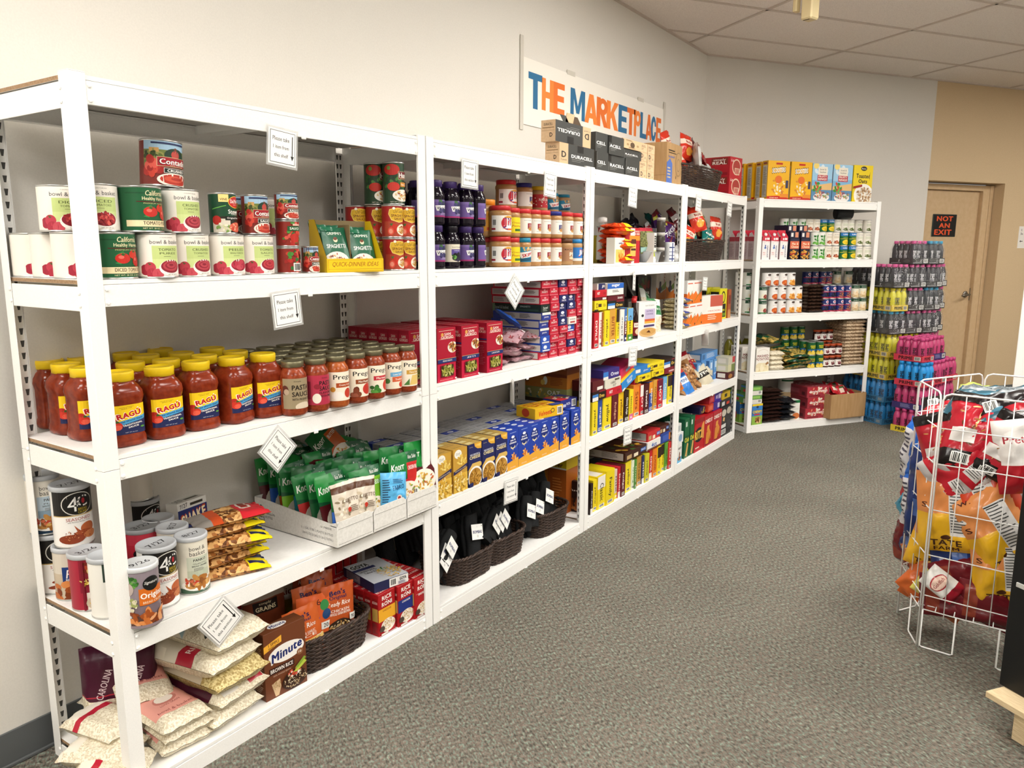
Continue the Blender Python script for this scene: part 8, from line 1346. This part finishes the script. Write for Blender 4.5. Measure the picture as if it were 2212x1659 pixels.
for k in range(2): g5put(CHT, 'green granola box lying on the blue one, %s' % ('lower', 'upper')[k], a-.0, .09, Z5+.1705+.0705*k, 0, 'granola boxes on the corner rack'); g5put(CHW, 'granola box at the left rack side, %s from the front' % ORD[k+1], .07, .17+.1*k, Z5, 0, 'granola boxes on the corner rack'); g5put(CHT, 'green granola box at the left rack side, on top, %s from the front' % ORD[k+1], .065, .155+.15*k, Z5+.1705, 0, 'granola boxes on the corner rack')
DBB = pillow('bean_bag', .21, .2, .04, LENT, [R(0, 0, 1, .14, '2a1a16'), R(.1, .4, .9, .9, '3a2a22')], 165, .3, rough=.12, nx=8, ny=8)
for k in range(9): g5put(DBB, 'glossy dark bean bag in the stack on the bottom shelf, %s from the bottom' % ORD[k], a5(z3(1000), .06, Z5+.1)+.008*((k*2) % 3-1), .02, Z5+.02+.030*k, 0, 'dark bean bags on the bottom shelf', rot=(-PI/2, .05*((k % 3)-1), .1*((k*2) % 3-1)))
BKB = pillow('bean_bag', .17, .2, .06, M('17181c', .15), [R(.2, .3, .8, .7, '24262c')], 166, .35, rough=.12, nx=8, ny=8)
for k in range(4): g5put(BKB, 'shiny black bag right of the dark bean stack, %s from the bottom' % ORD[k], a5(z3(1165), .06, Z5+.1), .03, Z5+.026+.043*k, 0, 'shiny black bags on the bottom shelf', rot=(-PI/2, 0, .12*(k % 3-1)))
TUB = lambda: canister('oat_canister', .062, .175, 'e6e4de', [R(0, 0, 1, .32, 'd8b98c'), R(.0, .9, 1, 1, '1d5a34')], lid='e0ded8')
OT = TUB(); g5put(OT, 'white oat canister standing behind the dark bean bags', a5(z3(1155), .3, Z5+.25), .29, Z5+.14); g5put(carton('oats_box', .2, .13, .139, '1c3a2a', [R(.1, .2, .9, .8, '224a34')]), 'dark green box under the white oat canister', a5(z3(1155), .3, Z5+.1), .29, Z5)
g5put(carton('oats_box', .09, .08, .165, 'e6e4dc', [R(0, .86, 1, 1, '1d6a3a'), E(.6, .2, .4, .16, 'c8703a'), R(.1, .5, .9, .6, 'd8d4cc')]), 'white and green box beside the red noodle cases', a5(z3(1262), .05, Z5+.1), .09, Z5)
NOD = carton('noodle_case', .235, .30, .09, '8c2c36', [R(0, 0, 1, .3, '9a3440'), R(.1, .06, .6, .2, '7a1c26'), R(.03, .32, .97, .96, 'a8303c'), B(.5, .62, .42, .3, 40, .06, ['d8c0b0', 'c23a3a', 'e8d8c8', 'b02a34', 'd88a6a'], 3, 1.8), T('Maruchan', .3, .55, .34, .2, 'f0e4dc', .04), T('ramen', .72, .55, .34, .2, 'f0e4dc', .04), R(.85, .06, .95, .22, '5a141c')], [R(.02, .1, .98, .9, '7a2630'), R(.3, .3, .7, .7, '8c3a44'), R(.8, .2, .92, .5, '4a1a20')], [B(.5, .5, .46, .46, 40, .06, ['c8a8a0', 'a83a40', '8c2830', 'd8c8c0'], 5, 2)])
for k in range(4): g5put(NOD, 'red shrink-wrapped noodle case, %s from the bottom' % ORD[k], a5(z3(1490), .03, Z5+.12)+.006*((k*2) % 3-1), .185, Z5+.0905*k, .02*(k % 2), 'red noodle cases on the bottom shelf') if k < 3 else None
t = bpy.data.objects.new('cardboard_box', None); COL.objects.link(t); a0, a1 = a5(z3(1610), -.03, Z5+.1), a5(z3(1965), -.03, Z5+.1); t.location = g5((a0+a1)/2, .10, Z5+.0); t.rotation_euler = (0, 0, TH5); tag(t, 'open brown cardboard box of red noodle packets at the right end', 'box')
f = MB(); hw, hd, hh = (a1-a0)/2, .14, .205
f.box(-hw, -hd, .0, hw, -hd+.004, hh, KRAFT, .001); f.box(-hw, hd-.004, 0, hw, hd, hh, KRAFT); f.box(-hw, -hd, 0, -hw+.004, hd, hh, KRAFT); f.box(hw-.004, -hd, 0, hw, hd, hh, KRAFT); f.box(-hw, -hd, 0, hw, hd, .004, KRAFT); obj('box_shell', f, t)
NPK = pillow('noodle_packet', .12, .1, .03, 'b3202a', [R(.1, .3, .6, .7, 'e0c8b8'), R(.6, .2, .9, .8, '8c141c'), R(.2, .72, .8, .86, '3a6a3a')], 170, .3, rough=.18, nx=8, ny=6, cat='packet')
for k in range(12):
    p = g5((a0+a1)/2-hw+.06+.07*(k % 4), .02+.075*(k//4), Z5+.155+.018*((k*5) % 3)); put(NPK, 'red noodle packet in the open cardboard box, %s row, %s from the left' % (ORD[k//4], ORD[k % 4]), p, 0, 'red noodle packets in the cardboard box', rot=(-.9+.3*((k % 3)-1), .3*((k*2) % 3-1), TH5+.3*((k*7) % 3-1)))
# ================================================================ drink cases stacked by the door
BOT = {}
def bottle(body, capc, ink, rough=.25):
    m = MB(); mt, cm = M(body, rough), M(capc, .4); m.lathe([(0, .001), (.024, .001), (.0275, .004), (.0285, .012), (.0275, .05), (.0285, .055), (.0275, .075), (.0285, .08), (.0285, .11), (.0265, .128), (.021, .146), (.0155, .157), (.0155, .163, cm), (.0185, .164, cm), (.0185, .185, cm), (.017, .187, cm), (0, .187)], mt, 14)
    for rz in (0, 2.1, 4.2): art(m, [T('PRIME', .5, .5, 1.0/.30*.42*.8, .42*.5, ink, .05, rot=PI/2) if False else T('PRIME', .5, .5, 3.1, .28, ink, .05, rot=PI/2)], .03, .09, wrapmap(.0286, .03, .02, 0, .0004) if rz == 0 else (lambda r_: (lambda u, v, l: ((.029+l)*math.sin((u-.015)/.0286+r_), -(.029+l)*math.cos((u-.015)/.0286+r_), .02+v)))(rz), us=.006)
    return m.build('drink_bottle')
BOT = {'y': bottle('d8d22a', 'c8b81c', '24241a'), 'b': bottle('2a8cd0', '1f86c8', '16202a'), 'p': bottle('b5416e', 'c4487e', '201418'), 'k': bottle('30313a', 'd8609a', 'd8d8dc', .15), 'c': bottle('2b3138', '3f9cc4', 'd8d8dc', .15)}
CW, CD, CH = .176, .234, .0
FILM = bpy.data.materials.new('shrink_film'); FILM.use_nodes = True; nt = FILM.node_tree; nt.nodes.clear()
o_ = nt.nodes.new('ShaderNodeOutputMaterial'); mx_ = nt.nodes.new('ShaderNodeMixShader'); tr_ = nt.nodes.new('ShaderNodeBsdfTransparent'); gl_ = nt.nodes.new('ShaderNodeBsdfGlossy'); gl_.inputs['Roughness'].default_value = .12; mx_.inputs[0].default_value = .13
nz_ = nt.nodes.new('ShaderNodeTexNoise'); nz_.inputs['Scale'].default_value = 45; bp_ = nt.nodes.new('ShaderNodeBump'); bp_.inputs['Strength'].default_value = .6; bp_.inputs['Distance'].default_value = .01
nt.links.new(nz_.outputs['Fac'], bp_.inputs['Height']); nt.links.new(bp_.outputs[0], gl_.inputs['Normal']); nt.links.new(tr_.outputs[0], mx_.inputs[1]); nt.links.new(gl_.outputs[0], mx_.inputs[2]); nt.links.new(mx_.outputs[0], o_.inputs[0])
def tray(c, kind):
    m = MB(); mt = M(c, .5); w, d, h, t_ = CW/2, CD/2, .05, .002
    m.box(-w, -d, 0, w, d, t_, mt); m.box(-w, -d, t_, w, -d+t_, h, mt); m.box(-w, d-t_, t_, w, d, h, mt); m.box(-w, -d+t_, t_, -w+t_, d-t_, h, mt); m.box(w-t_, -d+t_, t_, w, d-t_, h, mt)
    ink = {'k': 'e0e0e0', 'y': '2a2818', 'r': '3a1418', 'b': '16405f', 'v': '8a8ab8'}[kind]
    it = lambda: ([R(.05, .18, .6, .24, 'd8d8d8'), R(.05, .3, .6, .85, '3a3a3c'), T('X', .52, .56, .1, .4, ink, .05, sh=.2), BC(.68, .2, .95, .85)] if kind == 'k' else ([LN(.3, .2, .7, .8, 5, ink), BC(.76, .2, .95, .85)] if kind == 'v' else [T('PRIME', .42, .5, .5, .55, ink, .06), BC(.72, .2, .94, .8, 'a8a89a' if kind == 'b' else '444444', c if kind == 'b' else 'dcd8cc')]))
    art(m, it(), 2*w, h, fl((-w, -d, 0), (1, 0, 0), (0, 0, 1), (0, -1, 0))); art(m, it() if kind != 'k' else [R(.08, .18, .5, .24, 'd8d8d8'), T('X', .42, .56, .08, .4, ink, .05, sh=.2), E(.76, .5, .14, .3, '4a4a4c')], 2*d, h, fl((-w, d, 0), (0, -1, 0), (0, 0, 1), (-1, 0, 0)))
    art(m, [E(.5, .5, .14, .3, '4a4a4c')] if kind == 'k' else it(), 2*d, h, fl((w, -d, 0), (0, 1, 0), (0, 0, 1), (1, 0, 0))); return m.build('case_tray')
TRY = {'k': tray('2c2c2e', 'k'), 'y': tray('dcc23a', 'y'), 'r': tray('c83a4c', 'r'), 'b': tray('3a86b8', 'b'), 'v': tray('3a2f66', 'v')}
def filmmesh():
    m = MB(); w, d = CW/2+.001, CD/2+.001
    R0 = [(w, d, .004), (w, d, .05), (w*.97, d*.98, .12), (w*.8, d*.84, .186)]
    for a_, b_ in zip(R0[:-1], R0[1:]):
        for s_ in range(4):
            q = lambda r_, k: [(-r_[0], -r_[1], r_[2]), (r_[0], -r_[1], r_[2]), (r_[0], r_[1], r_[2]), (-r_[0], r_[1], r_[2])][k % 4]
            m.poly([q(a_, s_), q(a_, s_+1), q(b_, s_+1), q(b_, s_)], FILM, True)
    w, d, z = R0[-1]; m.poly([(-w, -d, .188), (w, -d, .188), (w, d, .188), (-w, d, .188)], FILM); return m.build('shrink_film')
FM = filmmesh(); LH = .1905
pcol = {'y': 'yellow', 'b': 'blue', 'p': 'pink', 'k': 'dark pink-capped', 'c': 'dark blue-capped'}; tcol = {'k': 'black', 'y': 'yellow', 'r': 'red', 'b': 'blue', 'v': 'purple'}
def case(loc, rz, b_, t_, label, film=True):
    r_ = bpy.data.objects.new('drink_case', None); COL.objects.link(r_); r_.location = loc; r_.rotation_euler = (0, 0, rz); tag(r_, label, 'drink case', 'cases of bottled drinks'); obj('case_tray', TRY[t_], r_)
    rn = random.Random(int(loc[0]*1000+loc[2]*77))
    for i in range(3):
        for j in range(4):
            q = obj('drink_bottle', BOT[b_], r_, ((i-1)*.0575, (j-1.5)*.0575, .0022)); q.rotation_euler = (0, 0, rn.uniform(-2, 2))
    if film: obj('shrink_film', FM, r_)
lv = ('first', 'second', 'third', 'fourth', 'fifth', 'sixth', 'seventh', 'eighth')
SA_ = ['bbb', 'bbb', 'yyy', 'yyy', 'ckk', 'ykc', 'kkk', '.kc']
for L_, row in enumerate(SA_):
    for c_, b_ in enumerate(row):
        if b_ == '.': continue
        if L_ < 4 and c_ > 1: b_ = 'p'
        jx = .006*((L_*3+c_) % 3-1)
        case(g5(1.256+CW/2+.002+c_*(CW+.006)+jx, -.15+CD/2+jx, LH*L_), TH5, b_, {'y': 'y', 'b': 'b', 'p': 'r'}.get(b_, 'k'), '%s bottle case in the wall stack, %s layer up, %s from the left' % (pcol[b_], lv[L_], ORD[c_]))
    if L_ < 7:
        b_ = 'p' if L_ < 4 else 'k'; case(g5(1.256+CW*3+.012+.11, -.03+CD/2, LH*L_), TH5, b_, 'r' if b_ == 'p' else 'k', '%s bottle case set back at the right of the wall stack, %s layer up' % (pcol[b_], lv[L_]))
        case(g5(1.256+CW/2, -.15+CD*1.5+.008, LH*L_), TH5, row[0] if row[0] != '.' else 'k', {'y': 'y', 'b': 'b'}.get(row[0], 'k'), '%s bottle case behind the left column, %s layer up' % (pcol[row[0]], lv[L_]))
cB = Vector((5.845, -1.16, 0)); rB = -.38; ux = Vector((math.cos(rB), math.sin(rB), 0)); uy = Vector((-math.sin(rB), math.cos(rB), 0))
def atB(x, y, z): return cB+ux*x+uy*y+Vector((0, 0, z))
for L_, (b0, t0, b1, t1) in enumerate((('p', 'y', 'p', 'y'), ('p', 'v', 'p', 'v'), ('b', 'r', 'p', 'r'), ('p', 'r', 'p', 'v'))):
    sh = (-.035, -.02, -.03, .02)[L_]
    case(atB(CW/2+sh, CD/2+sh, LH*L_), rB, b0, t0, '%s bottle case in the front stack, %s layer up, left corner one on %s tray' % (pcol[b0], lv[L_], tcol[t0]), False)
    case(atB(CW+.004+CD/2+sh, CW/2+.03+sh, LH*L_), rB+PI/2, b1, t1, '%s bottle case in the front stack, %s layer up, right of the corner one' % (pcol[b1], lv[L_]), False)
    if L_ < 3: case(atB(CW+.008+CD*1.5+sh+.002, CW/2+.06+sh, LH*L_), rB+PI/2, 'p', 'r', 'pink bottle case at the right end of the front stack, %s layer up' % lv[L_], False)
# ================================================================ wire dump bin of snack bags
HEX = [Vector(p) for p in ((2.10, -1.587, 0), (2.36, -1.485, 0), (2.70, -1.685, 0), (2.655, -2.04, 0), (2.395, -2.145, 0), (2.06, -1.95, 0))]
tb = bpy.data.objects.new('wire_bin', None); COL.objects.link(tb); cc = sum(HEX, Vector())/6; tb.location = cc; tag(tb, 'white wire dump bin of snack bags standing on the carpet at the right', 'bin')
ZB0, ZB1 = .15, .955
for k in range(6):
    a_, b_ = HEX[k]-cc, HEX[(k+1) % 6]-cc; d = (b_-a_); L = d.length; d.normalize(); a_ = a_+d*.006; L -= .012; pt = lambda s_, z: a_+d*s_+Vector((0, 0, z)); f = MB(); rr_ = .025
    f.tube([pt(0, .0), pt(0, ZB1-rr_), pt(rr_*.3, ZB1-rr_*.3), pt(rr_, ZB1), pt(L-rr_, ZB1), pt(L-rr_*.3, ZB1-rr_*.3), pt(L, ZB1-rr_), pt(L, .0)], .0033, WIRE, 6)
    nv = max(3, round(L/.075)); 
    for i in range(1, nv): f.tube([pt(L*i/nv, ZB0-.02), pt(L*i/nv, ZB1)], .0019, WIRE, 5)
    for z in (ZB0, .205, .36, .53, .70, .83): f.tube([pt(0, z), pt(L, z)], .0022, WIRE, 5)
    for s0 in (0, L-.11 if L > .3 else L): 
        if s0 < L: f.tube([pt(s0, ZB0), pt(s0, .008), pt(s0+.008, .0035), pt(s0+.10, .0035), pt(s0+.108, .008), pt(s0+.108, ZB0)], .0032, WIRE, 6)
    obj('wire_panel', f, tb)
f = MB()
for i in range(-6, 7):
    for ax in (0, 1):
        v = i*.06; pts = []
        for s_ in (-1, 1):
            best = None
            for k in range(6):
                p, q = HEX[k]-cc, HEX[(k+1) % 6]-cc; c0, c1_ = p[ax]-v, q[ax]-v
                if (c0 < 0) != (c1_ < 0):
                    t_ = c0/(c0-c1_); r_ = p+(q-p)*t_; best = r_ if best is None or r_[1-ax]*s_ > best[1-ax]*s_ else best
            pts.append(best)
        if all(pts): f.tube([p+Vector((0, 0, ZB0+.003*ax)) for p in pts], .002, WIRE, 5)
obj('wire_floor', f, tb)
NF = lambda x0, y0, x1, y1: [R(x0, y0, x1, y1, 'd8d6d4'), R(x0, y1-.03, x1, y1-.015, '2a2a2a'), LN(x0+.02, y0+.02, x1-.02, y1-.04, 14, '4a4a4a', .35)]
CH_ = {'pretzel': ('b01f2e', [R(0, 0, 1, .2, '1a1414'), B(.5, .55, .42, .28, 34, .06, ['c89a5a', 'a8743a', 'e0bd80', '6a3a1c'], 3, 4), R(.1, .3, .5, .48, 'd8d4d0'), R(.0, .84, 1, 1, '161212'), BC(.2, .05, .5, .17)]), 'red': ('bb2230', [NF(.55, .2, .9, .7), R(0, 0, 1, .1, 'c8c4c4'), P([(0, .7), (1, .86), (1, 1), (0, 1)], '1c1416'), BC(.15, .74, .4, .9)]),
       'tate': ('d68a4e', [R(0, 0, 1, .5, 'e8b428'), NF(.52, .22, .86, .8), T('TATE', .45, .13, .5, .08, '4a2a14', .04), T('FARM', .45, .05, .4, .05, '4a2a14', .03), E(.45, .2, .08, .03, '4a2a14'), T('S', .12, .6, .1, .06, '4a2418', .03), T('W.', .3, .9, .2, .04, '4a1a14', .03)]), 'orange': ('c8401f', [NF(.36, .28, .7, .86), T('TATE', .5, .12, .5, .08, 'e8a878', .04), R(0, 0, 1, .05, 'c0bcb8'), P([(0, .86), (1, .92), (1, 1), (0, 1)], 'd8622e')]),
       'blue': ('1f62c0', [R(.06, .1, .4, .86, 'd4d4d8'), LN(.1, .14, .36, .8, 10, '4a4a5a'), R(.5, .5, .9, .66, 'e0e4f0')]), 'cyan': ('3f9cc0', [R(.2, .3, .8, .6, '2a7a9a')]), 'teal': ('2f5868', [P([(.1, .1), (.9, .2), (.8, .5), (.2, .4)], '457a90'), R(.1, .55, .7, .85, '8a9296'), LN(.14, .58, .66, .82, 7, '4a5458')]), 'pretz2': ('ece8e4', [R(0, 0, 1, .4, 'b8202c'), E(.5, .72, .4, .16, 'f4f0ec'), T('Pretzels', .5, .74, .7, .1, 'a8303a', .03)]), 'maroon': ('6a1a22', [R(.1, .1, .9, .3, '8a3a2a'), R(0, .86, 1, 1, 'b8b4b4')]), 'gold': ('c8622c', [R(.1, .6, .7, .9, 'e0a050'), T('snack', .4, .75, .4, .1, '7a2a14', .03)]), 'white': ('e4e2de', [E(.5, .6, .42, .2, 'a8343a'), E(.5, .6, .38, .16, 'e8c8b8'), T('Goldfish', .5, .6, .6, .1, '8a1a24', .03), R(0, 0, 1, .25, '9a1c2c')]), 'yg': ('d2c662', [R(0, .7, 1, 1, '9aa84a')]), 'navy': ('22356e', [R(.2, .3, .8, .5, '4a6ab0')])}
SNB = {k: pillow('chip_bag', .21, .30, .10, c, it, 200+i, .30, rough=.22, cat='chip bag', nx=15, ny=18, seal=.05) for i, (k, (c, it)) in enumerate(CH_.items())}
sdesc = {'pretzel': 'red pretzel-stick', 'red': 'red', 'tate': 'orange and yellow', 'orange': 'deep orange', 'blue': 'glossy blue', 'cyan': 'cyan', 'teal': 'slate teal', 'pretz2': 'white and red pretzel', 'maroon': 'maroon', 'gold': 'copper', 'white': 'white small goldfish-shaped cracker', 'yg': 'yellow-green', 'navy': 'navy'}
# visible bags: (kind, px, py, plane distance behind the near panel, tilt x, roll, yaw, size)
n1 = Vector((-.98, -.1, 0)).normalized()
def inbin(px, py, back):                                    # point inside the bin seen at the pixel, 'back' metres behind its nearest wire panels
    d = rayd(px, py); best = 1e9
    for k in (5, 0):
        p, q = HEX[k], HEX[(k+1) % 6]; nn = Vector((q.y-p.y, -(q.x-p.x), 0)).normalized(); nn = nn if (cc-p).dot(nn) > 0 else -nn
        den = d.dot(nn)
        if den > 1e-6:
            t_ = ((p+nn*back)-CAMP).dot(nn)/den; hit = CAMP+d*t_
            best = min(best, t_) if k == 5 and hit.y < HEX[0].y-.01 or k == 0 and hit.y >= HEX[0].y-.06 else best
    return CAMP+d*best
YW = -PI/2+.08
BG = [('pretzel', 2110, 935, .10, -.5, .15, 0, .95), ('red', 2040, 905, .13, -.7, -.3, .3, .75), ('red', 2110, 985, .07, -.2, .7, 0, .8), ('pretzel', 2042, 960, .10, -.2, -.35, .2, .8), ('red', 2180, 925, .12, -.4, -.3, 0, .85), ('pretzel', 2180, 970, .07, -.15, .4, 0, .8), ('red', 2090, 1010, .08, -.1, .9, 0, .9), ('pretz2', 2215, 985, .05, -.1, -.2, 0, .85),
      ('tate', 2050, 1105, .07, -.1, -.12, .1, .98), ('orange', 2125, 1070, .09, -.1, -.5, 0, 1.0), ('tate', 2150, 1140, .06, -.1, -.62, 0, 1.0), ('tate', 2165, 1225, .06, -.1, -.15, 0, .9), ('orange', 2100, 1140, .14, 0, .3, 0, .9), ('tate', 2030, 1165, .14, 0, .2, .2, .9),
      ('blue', 1990, 985, .075, 0, .15, 1.0, .95), ('blue', 1993, 1090, .08, 0, -.1, 1.0, .95), ('navy', 1990, 1170, .07, 0, .5, 1.0, .8), ('cyan', 1970, 1090, .06, 0, .7, 1.0, .6), ('maroon', 1962, 1170, .05, 0, .1, 1.0, .7), ('gold', 1985, 1205, .06, 0, -.8, .9, .6), ('red', 1995, 1040, .10, 0, .2, .9, .9),
      ('white', 2035, 1262, .045, -.1, -1.0, 0, .42), ('yg', 2020, 1255, .09, -.2, .5, 0, .5), ('gold', 2010, 1250, .12, -.2, .6, .2, .7), ('maroon', 2090, 1245, .08, -.1, 1.1, 0, .75), ('navy', 2090, 1205, .11, 0, 1.4, 0, .8), ('maroon', 2060, 1290, .06, -.1, 1.5, 0, .75), ('maroon', 2140, 1305, .05, -.1, 1.6, 0, .7), ('yg', 2160, 1270, .09, 0, .4, 0, .5),
      ('teal', 2120, 872, .24, -1.35, .2, 0, .95), ('teal', 2195, 878, .22, -1.3, -.2, .3, .95), ('yg', 2105, 852, .34, -1.35, 0, .2, .6), ('maroon', 2070, 1200, .2, 0, 0, 0, 1.1), ('red', 2110, 1050, .22, 0, .3, 0, 1.2), ('navy', 2030, 1080, .2, 0, 0, .5, 1.2), ('maroon', 2170, 1150, .2, 0, 0, 0, 1.2), ('gold', 2050, 1240, .2, 0, .4, 0, 1.1), ('maroon', 2150, 1260, .18, 0, .3, 0, 1.1)]
cnt = {}
for k, px, py, back, tx, rl, yw, s_ in BG:
    p = inbin(px, py, back+.018); cnt[k] = cnt.get(k, 0)+1
    Rm = Matrix.Rotation(YW+yw*-.9, 4, 'Z') @ Matrix.Rotation(tx, 4, 'X') @ Matrix.Rotation(rl, 4, 'Y')
    off = Rm @ Vector((0, 0, .15*s_)); put(SNB[k], '%s snack bag in the wire bin, %s of its kind' % (sdesc[k], ORD[cnt[k]-1]), p-off, 0, 'snack bags in the wire bin', rot=tuple(Rm.to_euler()), sc=(s_, s_, s_))
# ================================================================ right edge: pallet, black rack, white post
t = bpy.data.objects.new('wooden_pallet', None); COL.objects.link(t); pc = onz(2129, 1492, .125); t.location = (pc.x, pc.y, 0); t.rotation_euler = (0, 0, -2.2)
tag(t, 'rough wooden pallet corner on the carpet at the right edge', 'pallet')
for nm_, (x0, y0, z0, x1, y1, z1) in (('plank', (0, 0, .105, 1.0, .10, .125)), ('plank', (0, .14, .105, 1.0, .24, .125)), ('plank', (0, .28, .105, 1.0, .38, .125)), ('stringer', (.07, .035, .001, .11, .60, .1045)), ('stringer', (.5, .035, .001, .54, .60, .1045)), ('plank', (0, .42, .105, 1.0, .52, .125))):
    f = MB(); f.box(x0, y0, z0, x1, y1, z1, PINE, .002); obj(nm_, f, t)
BLK = M('121314', .45)
t = bpy.data.objects.new('black_rack', None); COL.objects.link(t); pc = onz(2157, 1477, .1255); t.location = (pc.x, pc.y, .1255); t.rotation_euler = (0, 0, -2.2); tag(t, 'black metal rack standing on the pallet at the right edge', 'rack')
f = MB(); f.box(0, 0, 0, .6, .025, 1.02, BLK, .003); obj('side_panel', f, t); f = MB(); f.box(0, .025, 0, .025, .45, 1.02, BLK, .003); obj('rear_panel', f, t)
for z in (.06, .42, .75):
    f = MB(); f.box(.025, .025, z, .6, .45, z+.02, BLK, .002); obj('rack_shelf', f, t)
f = MB(); f.box(.02, -.006, .33, .5, -.0, .344, M('bdbdb8', .4), .001); obj('price_rail', f, t); f = MB(); f.box(.12, -.004, .14, .58, -.0, .19, M('1e1f21', .3), .001); obj('vent_strip', f, t)
t = bpy.data.objects.new('white_rack', None); COL.objects.link(t); pc = onz(2176, 930, 0); pc = CAMP+(pc-CAMP)*.62; pc.z = 0; t.location = pc; t.rotation_euler = (0, 0, -1.55); tag(t, 'white metal rack post beyond the wire bin at the right edge', 'rack')
f = MB(); f.box(0, 0, 0, .09, .05, 1.28, WHITE, .002); obj('rack_post', f, t)
for z in (.5, .84, 1.1):
    f = MB(); f.box(.09, 0, z, .9, .03, z+.06, WHITE, .002); f.box(.09, .03, z+.05, .9, .45, z+.06, WHITE); obj('rack_shelf', f, t)
f = MB(); f.box(.2, .06, .91, .35, .2, 1.06, M('5a5f66', .5), .004); obj('dark_bin', f, t)
f = MB(); f.box(.02, .06, 0, .8, .4, .8, M('17181a', .5), .004); obj('dark_panel', f, t)
